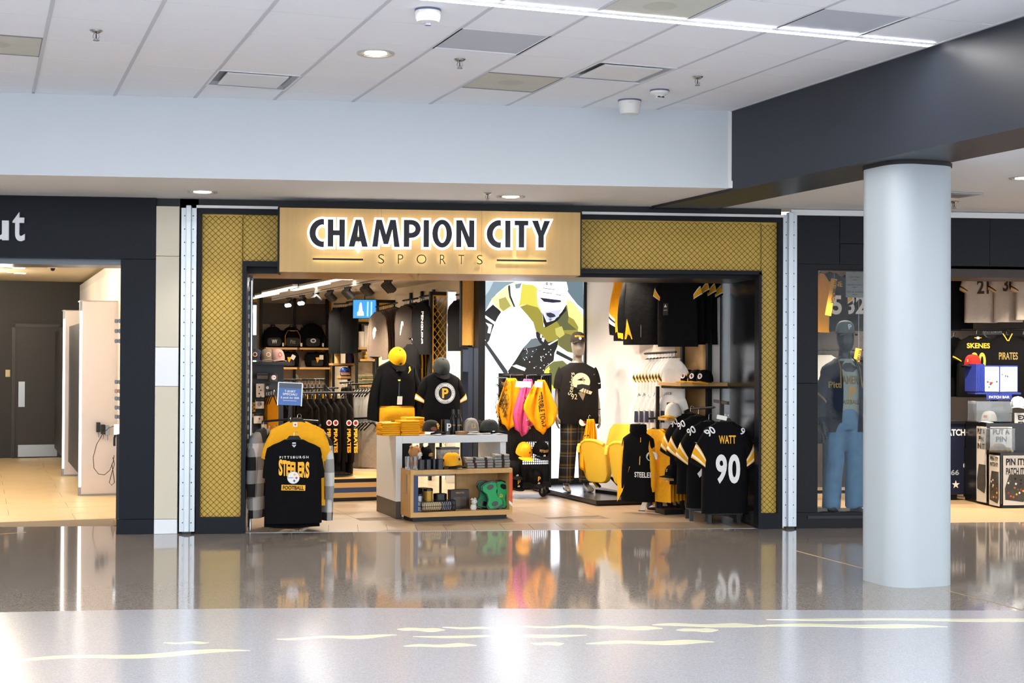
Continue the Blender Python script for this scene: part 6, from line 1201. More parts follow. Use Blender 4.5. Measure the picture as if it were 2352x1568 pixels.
# ---------------------------------------------------------------- track lights and lit ceiling bars
ta, tb_ = at(655, 683, 23.2), at(905, 641, 17.3); zk = 2.54
t = thing('light_track', 'long grey lighting track crossing the shop ceiling', 'light track', (0, 0, 0)); ta.z = tb_.z = zk; d_ = (tb_-ta).normalized(); obj('track_rail', tube([ta-d_*1.0, tb_+d_*2.5], .025, 6), M('track_grey', '6d6a68', .4), t)
obj('drop_edge', tr(box(0, (tb_-ta).length+3.5, -.02, .02, -.02, .08), tuple(ta-d_*1.0), math.atan2(d_.y, d_.x)), M('drop_cream', 'c9bda8', .7), t)
NM = ('at the far end of the track', 'second from the far end', 'third from the far end', 'in the middle of the track', 'fifth from the far end', 'sixth from the far end', 'at the near end of the track')
for k, px in enumerate((664, 694, 726, 759, 799, 842, 892)):
    u = (px-655)/(905-655); zc = 1/((1-u)/23.2+u/17.3); c = at(px, 690, zc); s0 = (c-ta).dot(d_); c = ta+d_*s0
    for j in range(3):
        q = c+d_*(-.10+.10*j)+Vector((0, 0, -.02)); t = thing('track_spotlight', 'black track spotlight %s, %s of its three' % (NM[k], ('first', 'middle', 'last')[j]), 'spotlight', q, 0, 'track spotlights')
        obj('adapter', cbox(0, 0, -.01, .05, .03, .03), DARK, t); obj('stem', tube([(0, 0, -.02), (0, 0, -.07)], .012, 8), DARK, t)
        tgt = Vector((.62, .45, -.62)) if k > 1 else Vector((-.25, -.9, -.6)); tq = tgt.normalized().to_track_quat('Z', 'Y').to_matrix().to_4x4()
        g = lathe([(0, -.06), (.034, -.06), (.038, -.04), (.038, .07), (.033, .07), (.031, .05), (0, .05)], 14); g = ([tuple(tq @ Vector(v)+Vector((0, 0, -.09))) for v in g[0]], g[1]); obj('lamp_head', g, M('spot_black', '161618', .45), t, smooth=40)
        g = ([tuple(tq @ Vector((.031*cos(a), .031*sin(a), .056))+Vector((0, 0, -.09))) for a in [2*pi*i/12 for i in range(12)]], [tuple(range(12))]); obj('lens', g, M('spot_lens', (1, .95, .86), .4, emit=14.), t)
    spot('spot_beam', c+Vector((0, 0, -.25)), c+Vector((1.5, .5, -1.9)) if k > 1 else c+Vector((-.6, -2.2, -1.6)), 55, WARM, 80, .8, .06)
cb = obj('ceiling_dark', slab([tuple(q[:2]) for q in (ta-d_*1.0+Vector((-2.3, 0, 0)), tb_+d_*2.0+Vector((-2.3, 0, 0)), tb_+d_*2.0+Vector((-.30, 0, 0)), ta-d_*1.0+Vector((-.30, 0, 0)))], 2.575, 2.6), M('open_ceiling_black', '0a0a0b', .95, spec=.05)); struct(cb, 'dark open ceiling left of the track')
for k in range(5):
    q = ta+d_*(.2+k*1.1)+Vector((-.38-.10*(k % 3), 0, 0)); t = thing('ceiling_light_bar', 'bright white shop ceiling light bar, %s from the back wall' % ('first', 'second', 'third', 'fourth', 'fifth')[k], 'light', (q.x, q.y, 2.545), math.atan2(d_.y, d_.x), 'ceiling light bars'); obj('diffuser', box(-1.1, 1.1, -.03, .03, -.01, .0), M('bar_white', (1, .97, .93), .5, emit=5.), t); obj('case', box(-1.12, 1.12, -.035, .035, 0, .03), WHITE, t)
# ================================================================ LEFT SHOP
LF = M('left_shop_tile', 'dcc49a', .4, kind='noise', c2='d0b68a', sc_=3)
f2 = obj('floor_left_shop', slab([(-12, .6), (-1.95, .6)]+[tuple(G(x, y)[:2]) for x, y in ((-1.6, 11.2), (-9, 11.2))], -.09, -.005), GROUT); struct(f2, 'pale tiled floor of the left shop')
t0 = None
for i in range(5):
    for j in range(18):
        c = G(-6.4+i*1.2+(.6 if j % 2 else 0)-.0, .9+j*.6)
        if c.y < 1.0 or c.dot(GR) > -1.3: continue
        if t0 is None: t0 = obj('floor_tile', box(-.598, .598, -.298, .298, -.02, -.001), LF, f2, c, GA)
        else: t = t0.copy(); col.objects.link(t); t.location = c
BG = 11.02; gw = onGY(200, 800, BG).dot(GR); zc_ = onGY(100, 646, BG).z
w = obj('wall_left_shop_back', tr(box(gw-6, gw+.1, BG, BG+.1, 0, zc_+.3), (0, 0, 0), GA), M('umber_wall', '1a1411', .5)); struct(w, 'dark brown back wall of the left shop')
w = obj('wall_left_shop_side', tr(box(gw, gw+.1, 1.35, BG, 0, zc_+.3), (0, 0, 0), GA), M('cream_side', 'd9c49c', .6)); struct(w)
w = obj('ceiling_left_shop', tr(slab([(gw-6, 2.2), (gw+.1, 1.2), (gw+.1, BG), (gw-6, BG)], zc_, zc_+.1), (0, 0, 0), GA), M('cream_ceiling', 'd6c4a4', .7)); struct(w)
obj('header_soffit', box(-12, x_p0, .12, .58, 2.40, 2.455), M('dull_steel'), wl)
for lx, ly, pw in ((-2.9, 2.6, 26), (-3.0, 5.2, 24), (-3.2, 8.2, 16)):
    p = G(lx, ly, zc_); t = thing('fill_downlight', 'added square fill lamp in the cream ceiling, %s from the entrance' % {2.6: 'first', 5.2: 'second', 8.2: 'third'}[ly], 'light', p, GA, 'added left shop fill lamps'); obj('frame', box(-.13, .13, -.07, .07, -.006, 0), WHITE, t); obj('lens', box(-.11, .11, -.05, .05, -.008, -.006), M('lamp_warm_6', (1, .93, .82), .5, emit=6.), t)
    l = bpy.data.lights.new('lamp', 'POINT'); l.energy = pw*1.7; l.color = (1, .86, .66); l.shadow_soft_size = .12; o = bpy.data.objects.new('lamp', l); col.objects.link(o); o.location = p+Vector((0, 0, -.35))  # bare point light added below the ceiling to brighten it
for px, py in ((35, 614), (38, 626)):
    p = onZ(px, py, zc_); t = thing('gimbal_light', 'white gimbal light %s in the left shop ceiling' % ('behind the other' if py == 614 else 'in front of the other'), 'light', p, GA); obj('frame', box(-.14, .14, -.06, .06, -.008, 0), M('trim_nickel'), t); obj('lens', box(-.03, .12, -.045, .045, -.012, -.008), M('lamp_warm_6'), t)
p = onZ(121, 612, zc_); t = thing('dome_camera', 'small white ceiling camera with dark lens', 'camera', p, GA); obj('mount', box(-.06, .06, -.06, .06, -.02, 0), WHITE, t, bev=.006); obj('lens', lathe([(0, -.06), (.025, -.05), (.035, -.02), (0, -.02)], 14), DARK, t, smooth=60)
# door in the back wall
a, b = onGY(33, 1050, BG), onGY(136, 752, BG); d1 = sempty('door_1', 'dark brown door with steel push and kick plates', G(a.dot(GR), BG, 0), GA); wd_ = (b-a).dot(GR)
DB = M('umber_door', '211916', .45); obj('jamb', join(box(-.05, 0, -.06, .0, 0, b.z+.05), box(wd_, wd_+.05, -.06, 0, 0, b.z+.05), box(-.05, wd_+.05, -.06, 0, b.z, b.z+.05)), M('umber_jamb', '24201e', .4), d1); obj('leaf', box(0, wd_, -.03, -.005, .01, b.z), DB, d1)
def DX(px, py): q = onGY(px, py, BG); return q.dot(GR)-a.dot(GR), q.z
x0_, z0_ = DX(42, 934); x1_, z1_ = DX(57, 876); obj('push_plate', box(x0_, x1_, -.036, -.03, z0_, z1_), STEEL, d1); x0_, z0_ = DX(41, 1048); x1_, z1_ = DX(131, 1020); obj('kick_plate', box(x0_, x1_, -.036, -.03, .015, z1_), STEEL, d1)
p = onGY(18, 857, BG); t = thing('light_switch', 'small cream wall switch beside the dark door', 'switch', p, GA); obj('plate', box(-.035, .035, -.012, 0, -.055, .055), M('cream_plate', 'd6c6a0', .5), t, bev=.003); obj('rocker', box(-.014, .014, -.018, -.012, -.025, .025), M('cream_plate'), t)
# lit fins
FINM = M('fin_satin', 'cfc6c4', .28, .35)
def fin(gy, px0, ptop, lb, blk):
    x0_ = onGY(px0, 900, gy).dot(GR); zt_ = onGY(px0+20, ptop, gy).z; t = thing('display_fin', lb, 'display wall', G(x0_, gy, 0), GA); w_ = gw-x0_-.01
    obj('face', box(0, w_, 0, .06, 0.02, zt_), FINM, t); obj('top_cap', box(-.03, w_, 0, .3, zt_-.01, zt_+.0), FINM, t); obj('dark_side', box(-.002, w_, .06, blk, .22, zt_-.25), M('umber_wall'), t); obj('edge_light', box(-.025, -.004, .0, .03, .10, zt_-.12), M('edge_lamp', (1, .93, .85), .5, emit=2.), t); obj('edge_frame', box(-.03, 0, .03, .08, 0, zt_), STEEL, t); obj('foot', box(-.01, w_, .0, .08, 0, .02), STEEL, t)
    return t
fin(4.29, 188, 690, 'satin grey display fin with lit edge nearest the entrance', 2.5); fin(7.18, 149, 712, 'satin grey display fin with lit edge further back', 2.6)
t = thing('door_post', 'narrow black post at the inner edge of the left shop entrance', 'post', (FX(266, 1100, .7), .72, 0)); obj('post', box(0, .05, 0, .2, .0, FZ(268, 998, .7)), DARK, t); obj('foot', box(-.02, .06, -.02, .2, 0, .05), WOODH, t)
for k, y_ in enumerate((737, 760, 783, 877, 898, 915, 936, 957)):
    p = at(271, y_, 14.6); t = thing('sunglasses', 'pair of %s sunglasses on the entrance display, %s from the top' % ('tortoise' if y_ in (898,) else 'dark', ('first', 'second', 'third', 'fourth', 'fifth', 'sixth', 'seventh', 'lowest')[k]), 'sunglasses', p, -.9, 'sunglasses by the entrance'); mt = M('tortoise', '7a4426', .3) if y_ == 898 else M('gloss_black')
    for x_ in (-.034, .034): obj('lens', tr(prism(rrect(-.028, .028, -.02, .02, .012), -.003, .003), (x_, 0, 0)), mt, t)
    obj('bridge', tube([(-.01, 0, .006), (.01, 0, .006)], .003, 6), mt, t)
    for x_ in (-.062, .062): obj('temple', tube([(x_, 0, .008), (x_, .10, .008), (x_, .13, -.012)], .003, 6), mt, t)
    obj('holder', box(-.01, .01, .004, .16, -.024, -.02), CHROME, t)
for k, (x_, y_) in enumerate(((226, 981), (237, 986), (247, 988))):
    p = onGY(x_, y_, 4.2); t = thing('power_adapter', '%s box on the fin with dangling wire' % ('black adapter', 'second black adapter', 'grey metal adapter')[k], 'adapter', p, GA); mt = M('gloss_black') if k < 2 else STEEL; obj('case', box(-.022, .022, .0, .08, -.055, .055), mt, t, bev=.004); obj('wire', tube([(0, .01, -.05), (.005, .0, -.08), (0, .01, -.11)], .0025, 5), DARK, t)
p = at(268, 986, 14.8); t = thing('card_reader', 'small glowing white tablet on a black arm', 'tablet', p, -.5); obj('screen', box(-.03, .03, -.004, .0, -.05, .05), em('f2f4ff', 1.6), t); obj('case', box(-.034, .034, .0, .012, -.054, .054), WHITE, t); obj('arm', tube([(-.02, .02, -.03), (-.05, .03, -.09), (-.05, .03, -.17)], .012, 8), DARK, t)
P = [onGY(x_, y_, 4.1) for x_, y_ in ((262, 978), (250, 982), (236, 996), (222, 1020), (214, 1050), (216, 1075), (226, 1088), (240, 1090), (252, 1080), (260, 1060), (262, 1045))]
c = obj('power_cable', tube(P, .004, 6), DARK); tag(c, 'long black cord looping down from the tablet', 'cable')
P = [onGY(x_, y_, 4.05) for x_, y_ in ((259, 1050), (263, 1065), (257, 1085), (251, 1108), (256, 1114), (263, 1108), (260, 1085), (257, 1066), (262, 1056))]
c = obj('power_cable', tube(P, .004, 6), DARK); tag(c, 'short bundled black cord beside the post', 'cable')
# ================================================================ RIGHT SHOP
f3 = obj('floor_right_shop', slab([(4.1, .13), (12, .13), (12, 5), (4.1, 5)], -.09, -.004), M('right_shop_floor', 'b89a74', .4, kind='wood', c2='ac8e68', sc_=1.2, bump=1)); struct(f3, 'wood toned floor of the right shop')
w = obj('wall_right_shop_back', box(4.15, 13, 4.3, 4.4, 0, 2.75), M('right_back_wall', '3c3430', .7)); struct(w)
w = obj('wall_right_shop_side', box(4.1, 4.2, 1.6, 4.3, 0, 2.75), DWALL); struct(w); w = obj('wall_right_shop_end', box(12.9, 13, .1, 4.3, 0, 2.75), DWALL); struct(w)
w = obj('ceiling_right_shop', box(4.1, 13, .75, 4.4, 2.62, 2.72), M('right_ceiling', '8a7e70', .8)); struct(w)
for k, (x_, y_) in enumerate(((4.95, 1.0), (6.7, 1.7), (8.0, 1.7), (6.9, 3.3))):  # unseen lamps added to brighten the jersey wall and the display window
    p = Vector((x_, y_, 2.62)); t = thing('fill_downlight', 'unseen fill lamp added in the right shop ceiling', 'light', p, 0, 'added right shop fill lamps'); obj('trim_ring', ring([(.07, 0), (.085, 0), (.085, -.008), (.07, -.006)], 20), WHITE, t); obj('lens', ([(.07*cos(j*pi/10), .07*sin(j*pi/10), -.004) for j in range(20)], [tuple(range(19, -1, -1))]), M('lamp_warm_6'), t)
    spot('lamp', p+Vector((0, 0, -.03)), p+Vector((0, 0, -2)), 150, WARM, 146, .5, .1)
p = onZ(2231, 622, FZ(2200, 607)-.1); t = thing('downlight', 'thin bright downlight over the right shop entrance', 'light', (p.x, .45, zj-.101), 0); obj('lens', lathe([(0, -.004), (.075, -.004), (.075, 0), (0, 0)], 24), M('lamp_warm_9', (1, .93, .82), .5, emit=9), t); obj('trim_ring', ring([(.075, -.006), (.09, -.004), (.09, 0), (.075, 0)], 24), M('trim_nickel'), t)
# window mannequin
DEN = M('denim', '6f97b4', .9, kind='noise', c2='54799a', sc_=12); NVJ = M('navy_jacket', '1d2735', .8, kind='cloth', c2='18202c')
wm_ = onZ(1938, 1178, .12); pz = thing('window_plinth', 'low dark plinth inside the display window', 'plinth', (wm_.x, wm_.y, 0)); obj('deck', box(-.42, .55, -.2, .5, .09, .118), DARK, pz); obj('skirt', box(-.4, .53, -.18, .48, 0, .09), M('kick_grey', '3a3f48', .5), pz); obj('bar', box(-.4, .5, .3, .33, .28, .31), DARK, pz)
wn = thing('window_mannequin', 'dark mannequin in baseball jacket and blue jeans behind the window', 'mannequin', (wm_.x, wm_.y, .118), radians(8))
mannequin_body(M('mannequin_dark', '20282a', .35), wn, .24); trousers(wn, DEN, .05, 1.0)
T = Torso(.40, .62, .125, .0, .008, 18, 0, p=2.6, neck=.08, droop=.085); obj('shirt', tr(T.g, (0, 0, 1.475)), M('sage_shirt', 'aab4a8', .9, kind='cloth'), wn, smooth=60)
class Off2:
    def put(s, parent, name, g, mat, x=0., z=0., eps=.005): o = T.put(parent, name, g, mat, x, z, eps); o.location.z = 1.475; return o
O2 = Off2(); O2.put(wn, 'print', text('AMER', .08, .17, .03), M('print_bronze', '8a7440', .7), .0, -.2); O2.put(wn, 'print', text('P', .12, .08, .05), M('print_amber', 'd0a050', .7), .02, -.32); O2.put(wn, 'print', text('BASEBALL', .045, .2, .03), M('print_bronze'), .0, -.41)
T3 = Torso(.46, .70, .15, .02, .01, 16, .5, p=2.6, neck=.09, droop=.085)
for s_ in (-1, 1):                        # jacket fronts hang open
    V, F = T3.g; keep = [q for q in F if len(q) == 4 and not all(abs(V[i][0]) < .10 and V[i][1] < 0 for i in q) and sum(V[i][0] for i in q)*s_ >= -.02]
    obj('jacket_front', tr((V, keep), (0, 0, 1.48)), NVJ, wn, smooth=60); o = obj('jacket_sleeve', tr(sleeve(s_, (.175, -.11), 15, .58, .105, .07, .09, .06, bend=.4), (0, 0, 1.48)), NVJ, wn, smooth=60); obj('sleeve_stripe', tr(sleeve(s_, (.175, -.11), 15, .58, .105, .07, .09, .06, .5, .54, 1.03, bend=.4), (0, 0, 1.48)), M('print_bronze'), o)
    obj('collar_trim', tube([(s_*.09, -.06, 1.47), (s_*.10, -.125, 1.38), (s_*.11, -.15, 1.2)], .006, 6), M('print_bronze'), wn)
    g = text('Pitt' if s_ < 0 else 'sburgh', .06, .10, .02); obj('jacket_script', ([(x+s_*.16, T3.surf(x+s_*.16, z-.25)-.006, z+1.23) for x, y, z in g[0]], g[1]), M('print_bronze'), wn)
c, put = cap('cap', 'x', (0, -.018, 1.72), 0, M('grey_cap', '6f7470', .8, kind='cloth'), M('grey_cap'), .096, .12, 'P', INK_W, .05)
c.parent = wn
for k_ in ('label', 'category'): del c[k_]
# jerseys behind the window
for k, (px, py, zc, rzz, mt, nm, nmb, lb) in enumerate(((1905, 628, 16.6, .15, BLKC, 'GREENE', '75', 'black jersey with white number and gold name behind the window'), (1962, 628, 16.8, 0., BLKC, None, '32', 'dark jersey with white number beside the column'), (1884, 628, 16.4, .9, GOLD, None, None, 'gold jersey at the left edge of the window'), (1893, 815, 16.8, .1, WHC, None, None, 'white jersey low behind the window mannequin'), (1958, 815, 16.9, -.1, BLKC, None, 'S', 'black script jersey low behind the window mannequin'))):
    t, T_ = top_garment('window_jersey', lb, 'jersey', at(px, py, zc), rzz, mt, .46, .66, .06, 'jersey', 20, .3, ((.5, .56, INK_W), (.56, .8, GOLD), (.8, .86, INK_W)) if mt is BLKC else (), 'jerseys behind the display window', ph=k)
    if nm: T_.put(t, 'name', text(nm, .06, .26, .02), INK_G, 0, -.12)
    if nmb: T_.put(t, 'number', text(nmb, .22, .24, .03), INK_W, 0, -.36)
rail_arm('hang_rail', 'high black rail behind the display window', at(1872, 613, 16.3), at(1995, 613, 16.9)); rail_arm('hang_rail', 'lower black rail behind the display window', at(1872, 803, 16.75), at(1995, 803, 16.95)); rail_arm('hang_rail', 'thin front rail inside the display window', at(1900, 582, 15.6), at(1990, 582, 15.6))
for px, py, h_, lb in ((1916, 640, .40, 'gold lettered ribbon hanging high in the window'), (1972, 800, .34, 'gold lettered ribbon hanging low beside the column')):
    t = thing('lettered_ribbon', lb, 'ribbon', at(px, py, 15.6), .1); obj('strip', tr(box(-.035, .035, -.003, .003, -h_, 0), ry=.18), INK_G, t); g = tr(text('PITTSBURGH', .04, h_*.6, .03), (0, -.005, -h_*.35), ry=pi/2+.18); obj('print', g, INK_K, t)
    obj('hook', tube([(0, 0, 0), (0, 0, .27 if py == 640 else 1.015)], .003, 5), STEEL, t)
p = at(1962, 654, 14.3); t = thing('notice_board', 'grey text notice fixed high inside the window', 'sign', p, 0.02); obj('board', box(-.085, .10, 0, .008, -.125, .125), M('notice_grey', '8d8884', .5), t, bev=.003)
for k, (s_, z_) in enumerate((('TEXT ONLY', .075), ('', .05), ('GRAPHIC ONLY', .0), ('', -.025), ('TEXT & GRAPHIC', -.07), ('', -.095))): FLAT.put(t, 'notice_text', text(s_, .016, None) if k % 2 == 0 else gridrect(-.025, .025, -.002, .002, 1), INK_K, .005, z_, .002)
obj('suction_cup', lathe([(0, 0), (.012, 0), (.012, .01), (0, .01)], 10), GLASS, t, (0, -.0, .1))
t = thing('vertical_pipe', 'shiny steel cylinder stand behind the window mannequin', 'stand', at(1896, 1000, 14.6), 0); t.location.z = .0; obj('drum', lathe([(0, .75), (.11, .75), (.115, .80), (.11, 1.2), (.12, 1.36), (.10, 1.38), (0, 1.38)], 20), CHROME, t, smooth=40); obj('post', tube([(0, 0, .1), (0, 0, .78)], .03, 10), STEEL, t); obj('base', lathe([(0, .0), (.16, .0), (.16, .1), (0, .1)], 20), STEEL, t)
# wall of jerseys right of the column
def rj(px, py, zc, rzz, mt, lb, w=.44, h=.74, nm=None, nmb=None, nc=INK_K, stripes=(), nz=-.33, col_=None, g=None, nh=.2):
    t, T_ = top_garment('wall_jersey', lb, 'jersey', at(px, py, zc), rzz, mt, w, h, .06, 'jersey', 24, .24, stripes, g, ph=px, r0=.10, r1=.10, collar=col_)
    if nm: T_.put(t, 'name', text(nm, .06, .28, .025), nc, 0, -.12)
    if nmb: T_.put(t, 'number', text(nmb, nh, nh*.85, .03), nc, 0, nz)
    return t, T_
BR = M('print_brown', '3a2a1a', .7); GLC = M('pale_jersey', 'd6cbbd', .9, kind='cloth')
WS = ((.80, .87, INK_K), (.87, .93, INK_G))
rj(2196, 612, 17.2, .3, BLKC, 'black jersey with gold sleeve bands beside the column', .46, .74, stripes=((.5, .9, GOLD),), g='jerseys on the right shop wall')
rj(2253, 612, 17.1, -.05, GLC, 'pale jersey numbered 21 in the right hand shop', .38, .66, 'CLEMENTE', '21', BR, WS, -.24, g='jerseys on the right shop wall', nh=.165); rj(2316, 610, 17.0, -.3, GLC, 'pale jersey numbered 30 on the right shop wall', .32, .66, None, '30', BR, WS, -.22, g='jerseys on the right shop wall', nh=.165); rj(2372, 612, 16.9, .1, GLC, 'pale jersey at the right edge of the picture', .44, .62, None, '8', BR, WS, -.24, g='jerseys on the right shop wall')
rj(2190, 775, 17.3, .4, BLKC, 'black jersey with chevron sleeves beside the column', .44, .7, stripes=((.5, .9, GOLD),), g='dark jerseys in the lower row'); t, T_ = rj(2243, 770, 17.0, 0., BLKC, 'black jersey with gold lettered name behind the red cap', .46, .72, 'SKENES', '30', INK_G, ((.85, .92, GOLD),), -.3, GOLD, 'dark jerseys in the lower row'); T_.put(t, 'neck_patch', flat(rrect(-.015, .015, -.015, .015, .003)), PAPER, 0, -.03)
t, T_ = rj(2312, 770, 17.0, -.12, BLKC, 'black V neck jersey with bronze lettering', .46, .72, None, None, INK_G, ((.85, .92, GOLD),), -.3, None, 'dark jerseys in the lower row'); T_.put(t, 'name', text('PIRATES', .085, .22, .02), M('print_bronze'), 0, -.24); T_.put(t, 'collar_trim', tr(gridrect(-.1, .0, -.006, .006, 6), ry=1.05), INK_G, -.005, -.065, .01); T_.put(t, 'collar_trim', tr(gridrect(0, .1, -.006, .006, 6), ry=-1.05), INK_G, .005, -.065, .01)
rj(2350, 772, 17.1, -.5, BLKC, 'black jersey with gold bands at the right picture edge', .46, .72, stripes=((.6, .66, GOLD), (.8, .9, GOLD)), g='dark jerseys in the lower row')
rail_arm('hang_rail', 'long black rail over the lower row of dark jerseys', at(2180, 757, 17.2), at(2400, 757, 17.0)); rail_arm('hang_rail', 'long black rail over the upper row of pale jerseys', at(2180, 600, 17.3), at(2400, 600, 17.0))
rrow(14, 'hung_shirt', 'dark shirt packed behind the lettered jerseys', 2258, 2300, (768, 768), 17.5, 17.4, radians(-86), [BLKC], 'packed dark shirts in the right shop', .6, .4, None, rail=False)
# patch bar: navy cabinet, stepped display, binder rack
NV = M('cabinet_navy', '171b33', .4)
cA, cB, cC = Vector((6.42, 2.75, 0)), onZ(2240, 1152), onZ(2300, 1165)
cb_ = thing('navy_cabinet', 'dark navy patch counter beside the column', 'cabinet', (6.55, 2.55, 0), .06); zc1 = at(2200, 968, 16.4).z
obj('body', box(-.45, .47, 0, .6, .06, zc1-.03), NV, cb_, bev=.004); obj('top', box(-.47, .475, -.02, .6, zc1-.03, zc1), DARK, cb_); obj('kick', box(-.43, .4, .03, .6, 0, .06), DARK, cb_)
def cbt(s_, px, py, h_, w_, mt, nm='lettering', off=.03):
    q = onY(px, py, 2.55); obj(nm, tr(text(s_, h_, w_, off), (q.x-6.55, -.004, q.z)), mt, cb_)
cbt('PATCH', 2194, 993, .075, .26, PAPER); cbt('Cu', 2229, 1069, .09, .15, PAPER); cbt('66', 2195, 1085, .06, .1, M('print_slate', '9aa0ac', .6)); obj('star', tr(flat([((.05 if k % 2 == 0 else .02)*sin(k*pi/5), (.05 if k % 2 == 0 else .02)*cos(k*pi/5)) for k in range(9, -1, -1)]), (onY(2197, 1113, 2.55).x-6.55, -.004, onY(2197, 1113, 2.55).z)), PAPER, cb_)
def poster(lb, px0, py0, px1, py1, p0, n, words, wh, blob, tallmat='poster_grey', pins=True, gname='pin display panels'):
    a = onP(px0, py1, p0, n); b = onP(px1, py1, p0, n); c = onP(px0, py0, p0, n); w_ = (b-a).length; h_ = c.z-a.z; d_ = (b-a).normalized()
    t = thing('pin_poster', lb, 'poster', (a.x, a.y, a.z), math.atan2(d_.y, d_.x), gname); obj('sheet', box(0, w_, -.006, 0, 0, h_), M(tallmat, 'd6d2cc', .5), t)
    for i, s_ in enumerate(words): obj('lettering', tr(text(s_, wh, w_*(.78 if len(s_) > 3 else .5), .03), (w_*.5, -.008, h_-wh*.9-i*wh*1.35)), INK_K, t)
    if blob:
        z0_, z1_ = blob; obj('cloth_picture', flat([(w_*.08, h_*(z0_+.05)), (w_*.85, h_*z0_), (w_*.97, h_*(z0_+.1)), (w_*.95, h_*z1_), (w_*.25, h_*(z1_+.0)), (w_*.06, h_*(z0_+z1_)/2)], -.0075), M('pin_cloth_'+str(int(px0)), '55524e', .7, kind='noise', c2='2a2826', sc_=14), t)
        if pins:
            for i in range(16):
                u, v = random.uniform(.2, .85), random.uniform(z0_+.08, z1_-.06); obj('pin', lathe([(0, 0), (.012, 0), (.010, .003), (0, .003)], 8), (INK_R, INK_W, INK_G, INK_K, M('pin_green', '2f6b3c', .5), M('pin_orange', 'b0602a', .5))[i % 6], t, (w_*u, -.008, h_*v), rx=pi/2)
    return t
# stepped display block: left face and right face meet at the near corner
LP, LN = onZ(2243, 1152), None
nL = Vector((-1, -.02, 0)).normalized(); nR = Vector((.03, -1, 0))
k0 = onZ(2298, 1166); block = thing('stepped_display', 'black stepped counter carrying pin posters and acrylic cases', 'display counter', (k0.x, k0.y, 0), 0)
dl = Vector((-.02, 1, 0)).normalized()
def ft(px, py): return onP(px, py, k0, nR)
A0, A1 = dl*.62, dl*.28
zt1 = ft(2310, 1040).z; zt2_ = ft(2310, 975).z
obj('lower_block', slab([(0, 0), (1.1, .02), (1.1, .9), (-.02, .9), (A0.x, A0.y)], .04, zt1), M('gloss_black'), block); obj('kick', slab([(.03, .03), (1.1, .05), (1.1, .9), (.0, .9), (A0.x+.03, A0.y)], 0, .04), DARK, block)
obj('upper_block', slab([(A1.x+.01, A1.y+.08), (1.1, .38), (1.1, .9), (-.01, .9)], zt1, zt2_), M('gloss_black'), block)
poster('tall narrow pin poster facing the column', 2244, 978, 2266, 1150, k0+dl*.62+nL*.012, nL, ('PUT A', 'PIN', 'IN IT'), .06, (.12, .5), pins=False); poster('narrow pin poster left of the counter corner', 2273, 1043, 2296, 1158, k0+dl*.1+nL*.012, nL, ('PIN IT!', 'PATCH IT!'), .045, (.05, .68)); poster('wide pin poster right of the counter corner', 2304, 1046, 2358, 1160, k0+nR*.006, nR, ('PIN IT!', 'PATCH IT!'), .075, (.06, .62))
kk = k0+Vector((0, .36, 0)); poster('square pin poster behind the lower acrylic case', 2274, 980, 2324, 1034, kk, nR, ('PUT A', 'PIN'), .06, None); poster('square poster with EXTRA lettering at the right edge', 2330, 948, 2400, 1032, kk+Vector((0, .02, 0)), nR, ('EXTRA', 'EXTRA'), .055, None)
def acrylic(lb, px0, py0, px1, py1, Yp):
    a, b = onY(px0, py1, Yp), onY(px1, py0, Yp); t = thing('acrylic_case', lb, 'display case', (a.x, Yp, a.z), 0); w_, h_ = b.x-a.x, b.z-a.z
    for g in (box(0, w_, 0, .004, 0, h_), box(0, w_, .22, .224, 0, h_), box(0, .004, .004, .22, 0, h_), box(w_-.004, w_, .004, .22, 0, h_), box(0, w_, 0, .224, h_, h_+.004)): obj('pane', g, GLASS, t)
    return a, w_
Yq = k0.y+.06; a, w_ = acrylic('clear acrylic case with scrap cloth on the lower step', 2273, 985, 2332, 1034, Yq); a.z = zt1
t = thing('cloth_scrap', 'crumpled tan cloth scrap inside the lower acrylic case', 'cloth', Vector((a.x+.15, Yq+.1, zt1+.001)), .3); obj('heap', tr(lathe([(0, 0), (.11, 0), (.10, .04), (.05, .085), (0, .095)], 12), s=(1.1, .75, 1)), M('scrap_tan', '9a8058', .8, kind='noise', c2='5c4a30', sc_=30), t, smooth=60); obj('dark_fold', tr(lathe([(0, 0), (.06, 0), (.04, .04), (0, .05)], 10), (.13, 0, 0)), M('camo_dark'), t, smooth=60)
Yu = k0.y+.42; a, w_ = acrylic('clear acrylic case holding a white cap', 2242, 922, 2326, 968, Yu); p = Vector((a.x+.20, Yu+.11, zt2_+.02)); c, put = cap('baseball_hat', 'white cap with small red mark inside the upper acrylic case', p, -.9, M('cream_cloth'), M('cream_cloth'), .088, .11); put('mark', flat(rrect(-.02, .02, -.014, .014, .003)), INK_R, 0, .05); obj_c = obj('price_block', box(-.05, .05, -.03, .03, 0, .1), M('price_dark', '2a2624', .5), None, Vector((a.x+.36, Yu+.12, zt2_+.001))); tag(obj_c, 'small dark price block beside the white cap', 'sign')
p = onY(2338, 933, k0.y+.5); t_ = cap('baseball_hat', 'pale blue cap above the acrylic case at the right edge', p, -.5, M('ice_cloth', 'c6d2dc', .9, kind='cloth'), M('ice_cloth'), .088, .11)
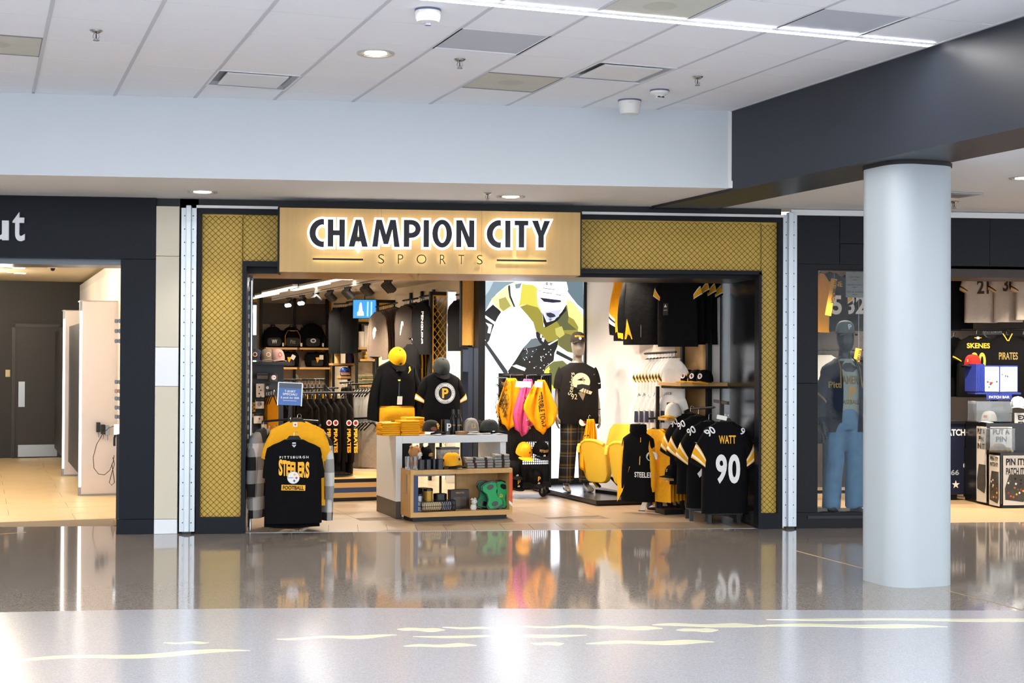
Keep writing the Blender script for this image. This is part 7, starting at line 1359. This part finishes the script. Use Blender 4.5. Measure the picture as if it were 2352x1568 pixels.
# patch binder rack
pbx = onY(2288, 905, 2.45); t = thing('patch_binder', 'blue binder rack with white patch pages and a patch bar sign', 'display rack', pbx, 0); BLU = M('binder_blue', '23348c', .45)
for k in range(6): obj('binder_fin', tr(box(-.002, .012, -.0, .20, .03, .34), (-.26+.022*k, -.06+.01*k, 0), rz=.25), BLU, t)
for rz_2, x_, lb in ((.45, -.14, 0), (-.5, .02, 1)):
    if lb == 0: pg = tr(box(0, .17, 0, .006, .03, .31), (x_, .03, 0), -.55)
    else: pg = tr(box(0, .26, 0, .006, .03, .31), (x_, -.06, 0), .35)
    o = obj('page', pg, M('page_white', 'e6e4ea', .5), t)
    fr_ = tr(join(box(-.012, (.17, .26)[lb]+.012, .004, .012, .015, .035), box(-.012, .002, .004, .012, .03, .32), box((.17, .26)[lb]-.002, (.17, .26)[lb]+.012, .004, .012, .03, .32), box(-.012, (.17, .26)[lb]+.012, .004, .012, .31, .325)), (x_, (.03, -.06)[lb], 0), (-.55, .35)[lb]); obj('page_frame', fr_, BLU, o)
    for i in range(10 - 5*lb):
        u, v = random.uniform(.1, .9)*(.17, .26)[lb], random.uniform(.08, .28) if lb == 0 else random.uniform(.2, .28); q = tr(([(0, 0, 0)], []), (x_, (.03, -.06)[lb], 0), (-.55, .35)[lb])
        pt = Matrix.Translation((x_, (.03, -.06)[lb], 0)) @ Matrix.Rotation((-.55, .35)[lb], 4, 'Z') @ Vector((u, -.002, v)); g = lathe([(0, 0), (.011, 0), (.009, .002), (0, .002)], 8); obj('patch', g, (M('ring_grey'), INK_R, M('pin_green'), M('patch_slate', '6d7280', .6))[i % 4], o, pt, rx=pi/2, rz=(-.55, .35)[lb])
obj('sign_plate', box(-.16, .14, -.10, -.09, -.06, .0), BLU, t); obj('sign_text', tr(text('PATCH BAR', .028, .24, .03), (-.01, -.102, -.03)), PAPER, t); obj('stand', box(-.03, .03, .02, .08, zt2_-pbx.z, .05), DARK, t); obj('tray', box(-.27, .27, -.05, .16, .0, .02), BLU, t)
p = at(2234, 838, 16.6); c, put = cap('baseball_hat', 'red cap with black visor above the patch binder', p, -1.0, M('cap_red', 'b02018', .8, kind='cloth'), BLKC, .095, .12); obj('cap_stand', tube([(0, 0, -.25), (0, 0, .02)], .05, 12), DARK, c); put('logo', text('S', .03), INK_W, 0, .05)
p = Vector((6.62, 2.75, zc1)); t = thing('paper_roll_lamp', 'white drum on a steel tube on the navy counter', 'lamp', p+Vector((.06, 0, .001)), 0); obj('tube', lathe([(0, 0), (.05, 0), (.05, .2), (0, .2)], 16), STEEL, t, smooth=40); obj('drum', lathe([(0, .19), (.075, .19), (.075, .36), (0, .36)], 20), M('drum_white', 'e6e2da', .6), t, smooth=40)
t = thing('price_list', 'cream printed price list standing on the navy counter', 'sign', p+Vector((-.16, -.05, .001)), .05); obj('sheet', box(-.17, .11, 0, .006, .13, .38), PAPER, t); obj('foot', box(-.12, .08, -.02, .04, 0, .13), DARK, t)
for i in range(7):
    for j in range(2): FLAT.put(t, 'list_text', gridrect(-.035+.006*(i % 3), .035-.004*(i % 4), -.005, .005, 1), INK_K, -.08+j*.10, .35-i*.032, .003)
t = thing('small_tent_card', 'small black and white card under the price list', 'sign', p+Vector((-.2, -.1, .001)), .0); obj('card', box(-.06, .06, 0, .004, 0, .10), PAPER, t); FLAT.put(t, 'lettering', text('E', .06, .05, .06), INK_K, 0, .05, .003)
